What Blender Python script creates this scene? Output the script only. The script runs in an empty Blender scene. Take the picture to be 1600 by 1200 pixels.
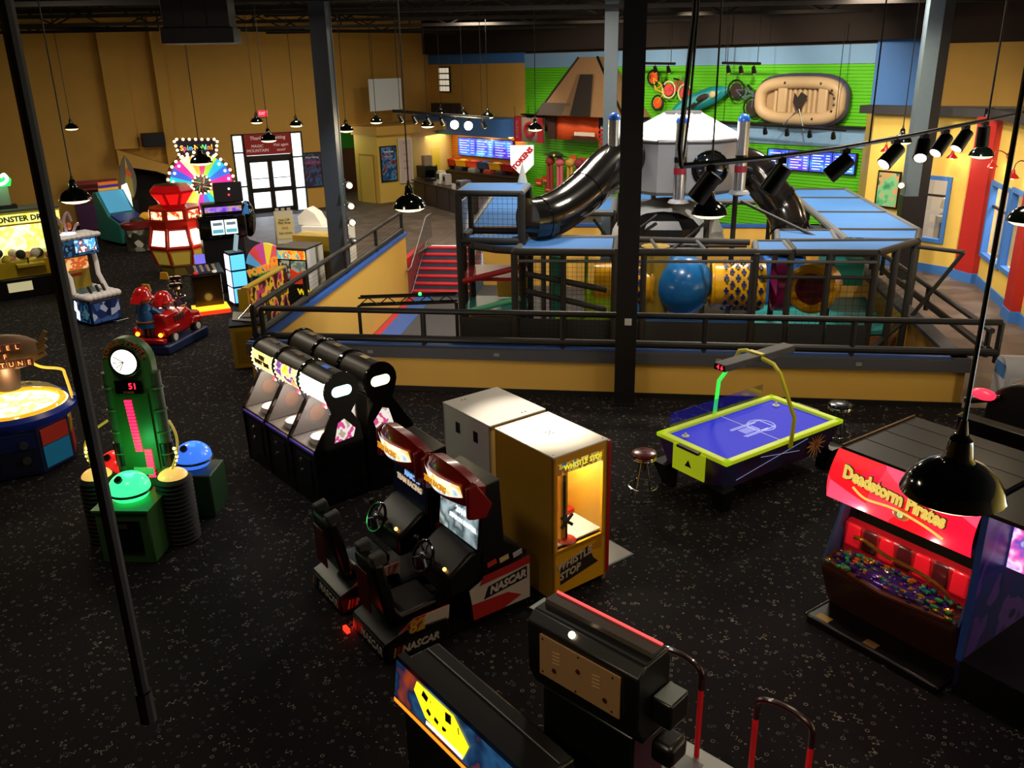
import bpy, math, random
from mathutils import Vector, Matrix, Euler
random.seed(7)
R = math.radians
SC = bpy.context.scene
COL = SC.collection

# ------------------------------------------------------------------ camera
cam_data = bpy.data.cameras.new('camera'); cam = bpy.data.objects.new('camera', cam_data); COL.objects.link(cam)
cam_data.sensor_width = 36.0; cam_data.lens = 36.0 * 1360 / 1600; cam_data.clip_end = 200; cam_data.clip_start = 0.05
PITCH, ROLL = R(20.2), R(1.05)
_f = Vector((0, math.cos(PITCH), -math.sin(PITCH))); _r = Vector((1, 0, 0)); _u = _r.cross(_f)
_r2 = math.cos(ROLL) * _r - math.sin(ROLL) * _u; _u2 = math.sin(ROLL) * _r + math.cos(ROLL) * _u
cam.matrix_world = Matrix(((_r2.x, _u2.x, -_f.x, 0), (_r2.y, _u2.y, -_f.y, 0), (_r2.z, _u2.z, -_f.z, 5.8), (0, 0, 0, 1)))
SC.camera = cam

# ------------------------------------------------------------------ daylight outside (enters only by the entrance doors)
world = bpy.data.worlds.new('daylight'); SC.world = world; world.use_nodes = True
_bg = world.node_tree.nodes['Background']; _bg.inputs[0].default_value = (0.86, 0.93, 1.0, 1); _bg.inputs[1].default_value = 7.0

# ------------------------------------------------------------------ exposure
SC.view_settings.view_transform = 'Standard'; SC.view_settings.look = 'None'; SC.view_settings.gamma = 1.0
SC.cycles.adaptive_threshold = 0.02; SC.cycles.max_bounces = 5; SC.cycles.diffuse_bounces = 2; SC.cycles.glossy_bounces = 3; SC.cycles.transparent_max_bounces = 8; SC.cycles.caustics_reflective = False; SC.cycles.caustics_refractive = False
SC.view_settings.use_curve_mapping = False; SC.view_settings.exposure = 0.0

def lamp(name, kind, loc, energy, color, size=0.3, aim=None, spot=90, blend=0.6, size_y=None):
    d = bpy.data.lights.new(name, kind); d.energy = energy; d.color = color
    o = bpy.data.objects.new(name, d); COL.objects.link(o); o.location = loc
    if kind == 'AREA':
        d.size = size
        if size_y: d.shape = 'RECTANGLE'; d.size_y = size_y
    else:
        d.shadow_soft_size = size
    if kind == 'SPOT': d.spot_size = R(spot); d.spot_blend = blend
    if aim is not None:
        o.rotation_euler = (Vector(aim) - Vector(loc)).to_track_quat('-Z', 'Y').to_euler()
    return o

WARM = (1.0, 0.80, 0.52); SOFT = (1.0, 0.87, 0.68); COOL = (0.85, 0.92, 1.0)
# unseen overhead fills added under the roof deck (above the frame) and the track spots over the snack bar
for (x, y, e) in ((-12, 26, 100), (-7, 31, 150), (-1, 33, 330), (-9.5, 18, 230), (-4.6, 7.6, 75), (5.6, 11.6, 110), (1.5, 21.5, 420), (6.0, 20.5, 500), (9.6, 24.0, 250)):
    lamp('high_bay_light', 'AREA', (x, y, 7.35), e, SOFT, 1.2, aim=(x, y, 0))
for (x, y, e, ax, ay, az) in ((3.0, 30.0, 1100, 4.5, 37.0, 4.4), (5.4, 28.0, 1150, 7.6, 33.6, 4.5), (8.0, 25.5, 1150, 10.4, 30.6, 4.4),
                              (9.0, 21.0, 800, 11.8, 25.2, 2.2), (9.2, 17.0, 720, 12.3, 21.5, 1.8), (8.0, 12.0, 560, 11.5, 18.0, 1.0)):
    lamp('wall_wash_spot', 'SPOT', (x, y, 7.0), e, (1.0, 0.86, 0.62), 0.15, aim=(ax, ay, az), spot=75, blend=0.9)
for (x, y, e, ax, ay, az) in ((2.6, 14.5, 1100, 5.5, 19.5, 2.2), (3.6, 19.0, 1500, 4.3, 21.3, 4.2), (7.0, 13.6, 900, 9.0, 20.5, 2.0), (0.2, 16.0, 600, 1.0, 19.0, 2.4), (-1.5, 19.5, 1400, -4.2, 22.0, 0.0)):
    lamp('play_area_spot', 'SPOT', (x, y, 7.0), e, (1.0, 0.95, 0.86), 0.12, aim=(ax, ay, az), spot=60, blend=0.8)  # unseen spots added to brighten the play structure and pit wall

lamp('cabinet_top_spot', 'SPOT', (0.9, 9.6, 7.4), 2300, SOFT, 0.08, aim=(0.25, 9.5, 1.8), spot=20, blend=0.7)  # unseen narrow spot added to whiten both cabinet tops
lamp('landing_light', 'SPOT', (-3.2, 1.2, 7.0), 620, WARM, 0.25, aim=(0.5, 5.2, 1.4), spot=34, blend=0.9)  # unseen lamp added on the camera side to light the dance machine's back
lamp('near_wall_wash', 'SPOT', (5.0, 9.5, 7.4), 430, WARM, 0.2, aim=(5.0, 14.4, 0.4), spot=80, blend=0.9)  # two unseen washes added to brighten the near half wall
lamp('near_wall_wash', 'SPOT', (-0.5, 11.0, 7.4), 330, WARM, 0.2, aim=(0.5, 15.2, 0.4), spot=70, blend=0.9)
# ------------------------------------------------------------------ helpers
def hexc(s):
    s = s.lstrip('#'); v = [int(s[i:i + 2], 16) / 255 for i in (0, 2, 4)]
    return tuple(c / 12.92 if c <= 0.04045 else ((c + 0.055) / 1.055) ** 2.4 for c in v)

MATS = {}
def mat(name, col, rough=0.5, metal=0.0, emit=0.0, ecol=None, noise=0.0, nscale=8.0, bump=0.0, coat=0.0, trans=0.0):
    if name in MATS: return MATS[name]
    if isinstance(col, str): col = hexc(col)
    m = bpy.data.materials.new(name); m.use_nodes = True; nt = m.node_tree; b = nt.nodes['Principled BSDF']
    b.inputs['Base Color'].default_value = (*col, 1); b.inputs['Roughness'].default_value = rough; b.inputs['Metallic'].default_value = metal
    if coat: b.inputs['Coat Weight'].default_value = coat
    if trans: b.inputs['Transmission Weight'].default_value = trans
    if emit:
        e = col if ecol is None else (hexc(ecol) if isinstance(ecol, str) else ecol)
        b.inputs['Emission Color'].default_value = (*e, 1); b.inputs['Emission Strength'].default_value = emit; m.cycles.emission_sampling = 'NONE'
    if noise or bump:
        tc = nt.nodes.new('ShaderNodeTexCoord'); n = nt.nodes.new('ShaderNodeTexNoise'); n.inputs['Scale'].default_value = nscale; n.inputs['Detail'].default_value = 4
        nt.links.new(tc.outputs['Object'], n.inputs['Vector'])
        if noise:
            mx = nt.nodes.new('ShaderNodeMix'); mx.data_type = 'RGBA'
            mx.inputs[6].default_value = (*[c * (1 - noise) for c in col], 1); mx.inputs[7].default_value = (*[min(1, c * (1 + noise)) for c in col], 1)
            nt.links.new(n.outputs['Fac'], mx.inputs[0]); nt.links.new(mx.outputs[2], b.inputs['Base Color'])
        if bump:
            bp = nt.nodes.new('ShaderNodeBump'); bp.inputs['Strength'].default_value = bump; bp.inputs['Distance'].default_value = 0.02
            nt.links.new(n.outputs['Fac'], bp.inputs['Height']); nt.links.new(bp.outputs['Normal'], b.inputs['Normal'])
    MATS[name] = m; return m

def art(name, cols, scale=4.0, emit=0.0, mode='noise', rough=0.35, hard=True, stretch=(1, 1, 1), detail=2.0):
    """printed artwork: a colour ramp over a procedural pattern, backlit when emit > 0"""
    if name in MATS: return MATS[name]
    m = bpy.data.materials.new(name); m.use_nodes = True; nt = m.node_tree; b = nt.nodes['Principled BSDF']; L = nt.links.new
    b.inputs['Roughness'].default_value = rough
    tc = nt.nodes.new('ShaderNodeTexCoord'); mp = nt.nodes.new('ShaderNodeMapping'); mp.inputs['Scale'].default_value = stretch
    L(tc.outputs['Object'], mp.inputs['Vector'])
    if mode == 'voronoi':
        t = nt.nodes.new('ShaderNodeTexVoronoi'); t.inputs['Scale'].default_value = scale; sp = nt.nodes.new('ShaderNodeSeparateColor')
        L(t.outputs['Color'], sp.inputs[0]); out = sp.outputs[0]
    elif mode == 'wave':
        t = nt.nodes.new('ShaderNodeTexWave'); t.inputs['Scale'].default_value = scale; t.inputs['Distortion'].default_value = 3.0; out = t.outputs['Fac']
    elif mode == 'magic':
        t = nt.nodes.new('ShaderNodeTexMagic'); t.inputs['Scale'].default_value = scale; t.turbulence_depth = 3; out = t.outputs['Fac']
    else:
        t = nt.nodes.new('ShaderNodeTexNoise'); t.inputs['Scale'].default_value = scale; t.inputs['Detail'].default_value = detail; out = t.outputs['Fac']
    L(mp.outputs['Vector'], t.inputs['Vector'])
    rp = nt.nodes.new('ShaderNodeValToRGB'); cr = rp.color_ramp; cr.interpolation = 'CONSTANT' if hard else 'LINEAR'
    n = len(cols); lo, hi = (0.3, 0.7) if mode == 'noise' else (0.0, 1.0)
    while len(cr.elements) < n: cr.elements.new(0.5)
    for i, c in enumerate(cols):
        cr.elements[i].position = lo + (hi - lo) * (i / n if hard else i / max(1, n - 1)); cr.elements[i].color = (*(hexc(c) if isinstance(c, str) else c), 1)
    L(out, rp.inputs[0]); L(rp.outputs[0], b.inputs['Base Color'])
    if emit: L(rp.outputs[0], b.inputs['Emission Color']); b.inputs['Emission Strength'].default_value = emit
    MATS[name] = m; return m

def glass(name='clear_glass', tint=(0.95, 0.97, 1.0), refl=0.12):
    if name in MATS: return MATS[name]
    m = bpy.data.materials.new(name); m.use_nodes = True; nt = m.node_tree; nt.nodes.clear()
    o = nt.nodes.new('ShaderNodeOutputMaterial'); mx = nt.nodes.new('ShaderNodeMixShader'); t = nt.nodes.new('ShaderNodeBsdfTransparent'); g = nt.nodes.new('ShaderNodeBsdfGlossy')
    t.inputs[0].default_value = (*tint, 1); g.inputs['Roughness'].default_value = 0.03; mx.inputs[0].default_value = refl
    nt.links.new(t.outputs[0], mx.inputs[1]); nt.links.new(g.outputs[0], mx.inputs[2]); nt.links.new(mx.outputs[0], o.inputs[0])
    MATS[name] = m; return m

class MB:
    def __init__(s): s.v = []; s.f = []
    def add(s, vs, fs):
        k = len(s.v); s.v += [tuple(p) for p in vs]; s.f += [tuple(i + k for i in f) for f in fs]; return s
    def box(s, x0, x1, y0, y1, z0, z1):
        return s.add([(x0, y0, z0), (x1, y0, z0), (x1, y1, z0), (x0, y1, z0), (x0, y0, z1), (x1, y0, z1), (x1, y1, z1), (x0, y1, z1)],
                     [(3, 2, 1, 0), (4, 5, 6, 7), (0, 1, 5, 4), (1, 2, 6, 5), (2, 3, 7, 6), (3, 0, 4, 7)])
    def obox(s, c, size, rot=(0, 0, 0)):
        e = Euler([R(a) for a in rot]).to_matrix(); hx, hy, hz = [d / 2 for d in size]
        P = [Vector(c) + e @ Vector((sx * hx, sy * hy, sz * hz)) for sz in (-1, 1) for sx, sy in ((-1, -1), (1, -1), (1, 1), (-1, 1))]
        return s.add(P, [(3, 2, 1, 0), (4, 5, 6, 7), (0, 1, 5, 4), (1, 2, 6, 5), (2, 3, 7, 6), (3, 0, 4, 7)])
    def prism(s, poly, a, b, axis='x'):
        n = len(poly)
        def pt(p, t): return (t, p[0], p[1]) if axis == 'x' else ((p[0], t, p[1]) if axis == 'y' else (p[0], p[1], t))
        vs = [pt(p, a) for p in poly] + [pt(p, b) for p in poly]
        return s.add(vs, [tuple(range(n))[::-1], tuple(range(n, 2 * n))] + [(i, (i + 1) % n, n + (i + 1) % n, n + i) for i in range(n)])
    def cyl(s, p0, p1, r0, r1=None, seg=12, cap=True):
        r1 = r0 if r1 is None else r1; p0, p1 = Vector(p0), Vector(p1); d = (p1 - p0).normalized()
        a = d.orthogonal().normalized(); b = d.cross(a)
        vs = [p + (a * math.cos(2 * math.pi * i / seg) + b * math.sin(2 * math.pi * i / seg)) * r for p, r in ((p0, r0), (p1, r1)) for i in range(seg)]
        fs = [(i, (i + 1) % seg, seg + (i + 1) % seg, seg + i) for i in range(seg)]
        if cap: fs += [tuple(range(seg))[::-1], tuple(range(seg, 2 * seg))]
        return s.add(vs, fs)
    def lathe(s, prof, seg=20, c=(0, 0, 0), cap=False):
        n = len(prof); vs = []
        for i in range(seg):
            a = 2 * math.pi * i / seg
            for r, z in prof: vs.append((c[0] + r * math.cos(a), c[1] + r * math.sin(a), c[2] + z))
        fs = [(i * n + j, ((i + 1) % seg) * n + j, ((i + 1) % seg) * n + j + 1, i * n + j + 1) for i in range(seg) for j in range(n - 1)]
        if cap: fs += [tuple(i * n for i in range(seg))[::-1], tuple(i * n + n - 1 for i in range(seg))]
        return s.add(vs, fs)
    def sphere(s, c, r, seg=16, rings=8, sc=(1, 1, 1), a0=-90, a1=90):
        prof = [(r * math.cos(R(a0 + (a1 - a0) * j / rings)), r * math.sin(R(a0 + (a1 - a0) * j / rings))) for j in range(rings + 1)]
        k = len(s.v); s.lathe(prof, seg)
        for i in range(k, len(s.v)):
            p = s.v[i]; s.v[i] = (c[0] + p[0] * sc[0], c[1] + p[1] * sc[1], c[2] + p[2] * sc[2])
        return s
    def tube(s, pts, r, seg=8, closed=False, cap=True):
        pts = [Vector(p) for p in pts]; n = len(pts); rr = r if isinstance(r, (list, tuple)) else [r] * n
        ref = None; vs = []
        for i, p in enumerate(pts):
            if closed: d = (pts[(i + 1) % n] - pts[i - 1]).normalized()
            else: d = (pts[min(i + 1, n - 1)] - pts[max(i - 1, 0)]).normalized()
            if ref is None: ref = d.orthogonal().normalized()
            a = (ref - d * ref.dot(d)).normalized(); ref = a; b = d.cross(a)
            vs += [p + (a * math.cos(2 * math.pi * j / seg) + b * math.sin(2 * math.pi * j / seg)) * rr[i] for j in range(seg)]
        m = n if closed else n - 1
        fs = [(i * seg + j, i * seg + (j + 1) % seg, ((i + 1) % n) * seg + (j + 1) % seg, ((i + 1) % n) * seg + j) for i in range(m) for j in range(seg)]
        if cap and not closed: fs += [tuple(range(seg))[::-1], tuple(range((n - 1) * seg, n * seg))]
        return s.add(vs, fs)
    def quad(s, *p): return s.add(p, [tuple(range(len(p)))])
    def torus(s, c, R0, r, axis='z', seg=24, sub=8):
        pts = []
        for i in range(seg):
            a = 2 * math.pi * i / seg; u, v = R0 * math.cos(a), R0 * math.sin(a)
            pts.append({'z': (c[0] + u, c[1] + v, c[2]), 'y': (c[0] + u, c[1], c[2] + v), 'x': (c[0], c[1] + u, c[2] + v)}[axis])
        return s.tube(pts, r, sub, closed=True)
    def build(s, name, m, parent=None, smooth=35, bevel=0.0, loc=None, rot=None, recalc=True):
        me = bpy.data.meshes.new(name); me.from_pydata(s.v, [], s.f); me.validate()
        if recalc:
            import bmesh
            bm = bmesh.new(); bm.from_mesh(me); bmesh.ops.recalc_face_normals(bm, faces=bm.faces); bm.to_mesh(me); bm.free()
        if smooth: me.shade_smooth(); me.set_sharp_from_angle(angle=R(smooth))
        o = bpy.data.objects.new(name, me); COL.objects.link(o); me.materials.append(m)
        if parent is not None: o.parent = parent
        if loc is not None: o.location = loc
        if rot is not None: o.rotation_euler = [R(a) for a in rot]
        if bevel:
            bv = o.modifiers.new('bevel', 'BEVEL'); bv.width = bevel; bv.segments = 2; bv.limit_method = 'ANGLE'
        return o

def thing(name, label, cat, loc=(0, 0, 0), rotz=0.0, group=None):
    o = bpy.data.objects.new(name, None); COL.objects.link(o); o.location = loc; o.rotation_euler = (0, 0, R(rotz)); o.empty_display_size = 0.1
    o['label'] = label; o['category'] = cat
    if group: o['group'] = group
    return o
def tag(o, label, cat, group=None):
    o['label'] = label; o['category'] = cat
    if group: o['group'] = group
    return o
def struct(o): o['kind'] = 'structure'; return o
def stuff(o): o['kind'] = 'stuff'; return o
def BOX(name, parent, m, x0, x1, y0, y1, z0, z1, bevel=0.0): return MB().box(x0, x1, y0, y1, z0, z1).build(name, m, parent, bevel=bevel)
def dup(root, loc, rotz, label=None, group=None):
    r = root.copy(); COL.objects.link(r); r.location = loc; r.rotation_euler = (0, 0, R(rotz))
    if label: r['label'] = label
    if group: r['group'] = group
    for ch in list(root.children):
        c = ch.copy(); COL.objects.link(c); c.parent = r
        for g in ch.children:
            d = g.copy(); COL.objects.link(d); d.parent = c
    return r
def txt(parent, s, size, m, loc, rot=(90, 0, 0), depth=0.004, name='lettering', shear=0.0, sx=1.0, bold=0.0, space=1.0, align='CENTER'):
    cu = bpy.data.curves.new(name, 'FONT'); cu.body = s; cu.size = size; cu.extrude = depth; cu.align_x = align; cu.align_y = 'CENTER'; cu.shear = shear
    cu.offset = bold; cu.space_character = space; cu.resolution_u = 2
    t = bpy.data.objects.new(name, cu); COL.objects.link(t)
    me = bpy.data.meshes.new_from_object(t); bpy.data.objects.remove(t); bpy.data.curves.remove(cu)
    o = bpy.data.objects.new(name, me); COL.objects.link(o); me.materials.clear(); me.materials.append(m)
    o.parent = parent; o.location = loc; o.rotation_euler = [R(a) for a in rot]; o.scale = (sx, 1, 1)
    return o
def plight(parent, loc, energy, col, size=0.08, kind='POINT', spot=120, rot=None):
    o = lamp('glow_light', kind, loc, energy, col, size, spot=spot); o.parent = parent
    if rot: o.rotation_euler = [R(a) for a in rot]
    return o
def arc(cx, cz, r, a0, a1, n): return [(cx + r * math.cos(R(a0 + (a1 - a0) * i / n)), cz + r * math.sin(R(a0 + (a1 - a0) * i / n))) for i in range(n + 1)]

# common materials
BLACK = mat('black_laminate', '#0b0b0d', 0.35); BLACKG = mat('black_gloss', '#060607', 0.12, coat=0.5); FOAM = mat('dark_grey_foam_sleeve', '#2a2725', 0.65, noise=0.25, nscale=14)
CHROME = mat('chrome', '#d8d8da', 0.12, 1.0); STEEL = mat('brushed_steel', '#a8a9ab', 0.35, 1.0); WHITE = mat('white_plastic', '#e8e6e0', 0.4); GREYM = mat('grey_metal', '#6d6e72', 0.4, 0.6)
YWALL = mat('yellow_wall_paint', '#d8a850', 0.75, noise=0.06, nscale=2.0, bump=0.05); YWALLR = mat('bright_yellow_wall_paint', '#e6c25c', 0.7, noise=0.05, nscale=2.0)
BLUEP = mat('blue_wall_paint', '#3f78c6', 0.6, noise=0.05); REDP = mat('red_wall_paint', '#ae1d18', 0.6, noise=0.05); GREENP = mat('green_wall_paint', '#1f8f2c', 0.65, noise=0.05)
GLASS = glass(); RUBBER = mat('black_rubber', '#101010', 0.8)
# ------------------------------------------------------------------ carpet, tiles
def carpet_material():
    m = bpy.data.materials.new('confetti_carpet'); m.use_nodes = True; nt = m.node_tree; b = nt.nodes['Principled BSDF']; L = nt.links.new
    def N(t): return nt.nodes.new(t)
    def mth(op, a, c=None, d=None):
        n = N('ShaderNodeMath'); n.operation = op
        for i, x in enumerate((a, c, d)):
            if x is None: continue
            if isinstance(x, (int, float)): n.inputs[i].default_value = x
            else: L(x, n.inputs[i])
        return n.outputs[0]
    tc = N('ShaderNodeTexCoord')
    def layer(cell, off):
        s = N('ShaderNodeMapping'); s.inputs['Scale'].default_value = (1 / cell,) * 3; s.inputs['Location'].default_value = (off, off * 1.7, 0); L(tc.outputs['Object'], s.inputs['Vector'])
        v = N('ShaderNodeTexVoronoi'); v.voronoi_dimensions = '2D'; v.inputs['Scale'].default_value = 1.0; v.inputs['Randomness'].default_value = 0.85; L(s.outputs[0], v.inputs['Vector'])
        d = N('ShaderNodeVectorMath'); d.operation = 'SUBTRACT'; L(s.outputs[0], d.inputs[0]); L(v.outputs['Position'], d.inputs[1])
        sp = N('ShaderNodeSeparateXYZ'); L(d.outputs[0], sp.inputs[0]); c = N('ShaderNodeSeparateColor'); L(v.outputs['Color'], c.inputs[0])
        return v.outputs['Distance'], sp.outputs[0], sp.outputs[1], c.outputs[0], c.outputs[1], c.outputs[2]
    dist, x, y, c0, c1, c2 = layer(0.09, 3.1)
    ring = mth('MULTIPLY', mth('LESS_THAN', mth('ABSOLUTE', mth('SUBTRACT', dist, mth('MULTIPLY_ADD', c0, 0.08, 0.13))), 0.035), mth('LESS_THAN', c1, 0.24))
    dot = mth('MULTIPLY', mth('LESS_THAN', dist, mth('MULTIPLY_ADD', c0, 0.07, 0.05)), mth('GREATER_THAN', c1, 0.66))
    d2, x2, y2, e0, e1, e2 = layer(0.30, 9.7)
    ang = mth('MULTIPLY', e0, 6.283); cs, sn = mth('COSINE', ang), mth('SINE', ang)
    xr = mth('ADD', mth('MULTIPLY', x2, cs), mth('MULTIPLY', y2, sn)); yr = mth('SUBTRACT', mth('MULTIPLY', y2, cs), mth('MULTIPLY', x2, sn))
    wav = mth('MULTIPLY', mth('SINE', mth('MULTIPLY', xr, 30.0)), 0.065)
    sq = mth('MULTIPLY', mth('MULTIPLY', mth('LESS_THAN', mth('ABSOLUTE', mth('SUBTRACT', yr, wav)), 0.022), mth('LESS_THAN', mth('ABSOLUTE', xr), mth('MULTIPLY_ADD', e2, 0.2, 0.1))), mth('GREATER_THAN', e1, 0.3))
    mask = mth('MINIMUM', mth('ADD', mth('ADD', ring, dot), sq), 1.0)
    rp = N('ShaderNodeValToRGB'); cr = rp.color_ramp; cr.interpolation = 'CONSTANT'
    cols = [(0.20, 0.175, 0.14), (0.09, 0.07, 0.10), (0.17, 0.15, 0.12), (0.06, 0.09, 0.10), (0.25, 0.225, 0.20)]
    while len(cr.elements) < 5: cr.elements.new(0.5)
    for i, c in enumerate(cols): cr.elements[i].position = i / 5; cr.elements[i].color = (*c, 1)
    L(c2, rp.inputs[0])
    nz = N('ShaderNodeTexNoise'); nz.inputs['Scale'].default_value = 60; L(tc.outputs['Object'], nz.inputs['Vector'])
    pile = N('ShaderNodeMix'); pile.data_type = 'RGBA'; pile.inputs[6].default_value = (0.005, 0.004, 0.005, 1); pile.inputs[7].default_value = (0.013, 0.011, 0.013, 1); L(nz.outputs['Fac'], pile.inputs[0])
    mx = N('ShaderNodeMix'); mx.data_type = 'RGBA'; L(mask, mx.inputs[0]); L(pile.outputs[2], mx.inputs[6]); L(rp.outputs[0], mx.inputs[7])
    L(mx.outputs[2], b.inputs['Base Color']); b.inputs['Roughness'].default_value = 0.9; b.inputs['Specular IOR Level'].default_value = 0.15
    return m
CARPET = carpet_material()
TILE = art('lobby_tile', ['#51463f', '#5d5048', '#665a50', '#574b44'], 2.2, 0, 'voronoi', 0.55)
PITFL = mat('pit_floor_grey', '#45464c', 0.8, noise=0.15)
DARKBR = mat('dark_brown_upper_wall', '#3a2a22', 0.85, noise=0.1); CEILM = mat('dark_roof_deck', '#17110f', 0.9, noise=0.2)

PA = R(-8.0); C0 = Vector((-4.85, 16.1, 0)); AX = Vector((math.cos(PA), math.sin(PA), 0)); BX = Vector((-math.sin(PA), math.cos(PA), 0))
def PF(s, t, z=0.0): return C0 + AX * s + BX * t + Vector((0, 0, z))
def slab(name, m, quads, kind=True):
    b = MB()
    for q in quads: b.quad(*q)
    return struct(b.build(name, m, smooth=0, recalc=False))

slab('floor', CARPET, [[PF(-30, -25), PF(20, -25), PF(20, -0.15), PF(-30, -0.15)], [PF(-20, -0.15), PF(-0.15, -0.15), PF(-0.15, 13.75), Vector((-24.8, 29.9, 0))], [Vector((-24.8, 29.9, 0)), PF(-0.15, 13.75), Vector((-3.0, 31.0, 0)), Vector((-8.0, 38.85, 0))]])
slab('floor_lobby', TILE, [[PF(-0.15, 13.75), PF(2.12, 13.75), PF(2.12, 34), PF(-0.15, 34)], [PF(2.12, 13.25), PF(24, 13.25), PF(24, 34), PF(2.12, 34)],
                           [PF(12.85, -0.15), PF(24, -0.15), PF(24, 13.25), PF(12.85, 13.25)]])
struct(MB().prism([(-11.7, 36.9), (-9.4, 31.4), (-5.6, 26.9), (-3.35, 27.2), (-2.3, 31), (-0.2, 42.5), (-8.0, 38.9)], 0.0, 0.006, 'z').prism([(-8.0, 38.9), (-0.2, 42.5), (-4, 46.5), (-9, 43)], 0.0, 0.006, 'z').build('floor_entrance', TILE, smooth=0))
slab('floor_pit', PITFL, [[PF(-0.2, -0.2, -1.2), PF(13, -0.2, -1.2), PF(13, 14, -1.2), PF(-0.2, 14, -1.2)]])
struct(MB().prism([(-25.2, 30.2), (-8.1, 39.3), (-9.6, 43.2), (-3.6, 47.2), (12.4, 29.6), (18.9, 25.0), (18.9, -4.4), (-15.4, -4.4), (-24.9, 30)], 7.9, 8.0, 'z').build('ceiling', CEILM, smooth=0))
struct(MB().prism([(-60, 12.0), (-24, 30.75), (-7.9, 39.35), (-9.6, 43.6), (-9.6, 90), (-70, 90)], -0.1, -0.01, 'z').build('floor_outdoors', mat('pale_concrete', '#b9b7b2', 0.8, noise=0.1), smooth=0))

# ------------------------------------------------------------------ room walls
def wallseg(name, p, q, z0, z1, m, thick=0.2, side=1, parent=None):
    p, q = Vector((*p[:2], 0)), Vector((*q[:2], 0)); d = (q - p).normalized(); n = Vector((-d.y, d.x, 0)) * side * thick
    b = MB().prism([(v.x, v.y) for v in (p, q, q + n, p + n)], z0, z1, 'z')
    o = b.build(name, m, parent, smooth=0)
    if parent is None: struct(o)
    return o
E0 = Vector((-24, 30.3, 0)); W1 = Vector((0.8820, 0.4712, 0)); W1N = Vector((0.4712, -0.8820, 0))     # normal towards the room
def P1w(d, off=0.0, z=0.0): return E0 + W1 * d + W1N * off + Vector((0, 0, z))
we = wallseg('wall_entrance', P1w(-1), P1w(14.35), 0, 7.95, YWALL)
wallseg('wall_segment', P1w(17.29), P1w(18.14), 0, 7.95, YWALL, parent=we); wallseg('wall_segment', P1w(14.35), P1w(17.29), 3.27, 7.95, YWALL, parent=we)
for a, c, z0 in ((9.9, 10.75, 2.96), (11.75, 12.15, 1.9)):
    b = MB().prism([tuple(P1w(d, o)[:2]) for d, o in ((a, 0), (a, 0.35), (c, 0.35), (c, 0))], z0, 7.9, 'z'); b.build('pilaster', YWALL, we, smooth=0)
# sloping stair parapet with a flat dark panel standing for the shaded opening under it
def w1poly(pts, o0, o1, name, m, parent):
    n = len(pts); vs = [P1w(d, o0, z) for d, z in pts] + [P1w(d, o1, z) for d, z in pts]
    return MB().add(vs, [tuple(range(n)), tuple(range(n, 2 * n))[::-1]] + [(i, (i + 1) % n, n + (i + 1) % n, n + i) for i in range(n)]).build(name, m, parent, smooth=0)
w1poly([(9.9, 2.98), (14.2, 1.35), (14.2, 0.75), (11.2, 2.1), (9.9, 2.4)], 0.05, 0.9, 'stair_parapet', YWALL, we)
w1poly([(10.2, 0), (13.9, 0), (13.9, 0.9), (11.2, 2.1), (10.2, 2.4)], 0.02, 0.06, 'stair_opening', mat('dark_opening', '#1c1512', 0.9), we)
w1poly([(0, 0), (14.3, 0), (14.3, 0.15), (0, 0.15)], 0.0, 0.03, 'baseboard', mat('brown_baseboard', '#33241b', 0.6), we)
wallseg('wall_left', (-24.5, 31.5), (-15, -5), 0, 7.95, YWALL, side=-1)
wallseg('wall_rear', (-15.5, -4), (19, -4), 0, 7.95, mat('dim_wall', '#5b4733', 0.8), side=-1)
wallseg('wall_right', (18.5, 25), (18.5, -5), 0, 7.95, YWALLR)
# corridor beside the entrance
wallseg('wall_corridor', P1w(18.14), (-8.9, 43.0), 0, 3.4, GREENP, side=1); wallseg('wall_corridor_end', (-9.1, 42.8), (-3.6, 46.8), 0, 7.95, GREENP)
wallseg('wall_high', P1w(18.14), (-3.75, 45.9), 3.3, 7.95, YWALL, thick=0.15)
wallseg('wall_outer', P1w(18.1), (-9.2, 43.2), 3.3, 7.95, YWALL)
lamp('corridor_light', 'POINT', (-7.9, 40.6, 2.9), 45, SOFT, 0.1)  # unseen lamp added to lift the dark green corridor
door_m = mat('brown_door', '#4a2c1c', 0.5)
d1 = struct(MB().box(-0.45, 0.45, -0.05, 0.03, 0, 2.1).build('door_1', door_m, loc=(-7.75, 43.55, 0), rot=(0, 0, 36))); MB().cyl((0.36, -0.1, 1.0), (0.36, -0.05, 1.0), 0.03).build('door_handle', CHROME, d1)
# block with the notice boards
kw = wallseg('wall_kiosk', (-5.75, 39.6), (-4.4, 40.6), 0, 3.3, YWALLR, 0.15); wallseg('wall_segment', (-6.9, 40.5), (-5.75, 39.6), 0, 3.3, YWALLR, 0.15, parent=kw)
wallseg('wall_segment', (-4.4, 40.6), (-2.75, 44.75), 0, 3.3, YWALLR, 0.15, parent=kw); MB().prism([(-7.0, 40.4), (-5.7, 39.4), (-4.2, 40.5), (-3.0, 42.6), (-1.5, 43.4), (-3.5, 46)], 2.95, 3.32, 'z').build('soffit', YWALL, kw, smooth=0)
d2 = struct(MB().box(-0.42, 0.42, -0.04, 0.02, 0, 2.05).build('door_2', YWALLR, loc=(-6.32, 40.0, 0), rot=(0, 0, -38))); MB().box(-0.47, 0.47, -0.02, 0.02, 0, 2.12).build('door_frame', mat('tan_frame', '#a98440', 0.6), d2)
d3 = struct(MB().box(-0.45, 0.45, -0.04, 0.02, 0, 2.1).build('door_3', mat('yellow_door', '#e2c21c', 0.5), loc=(-3.5, 42.95, 0), rot=(0, 0, 68))); MB().box(-0.1, 0.1, -0.06, -0.04, 1.2, 1.3).build('door_sign', BLACK, d3)

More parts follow.
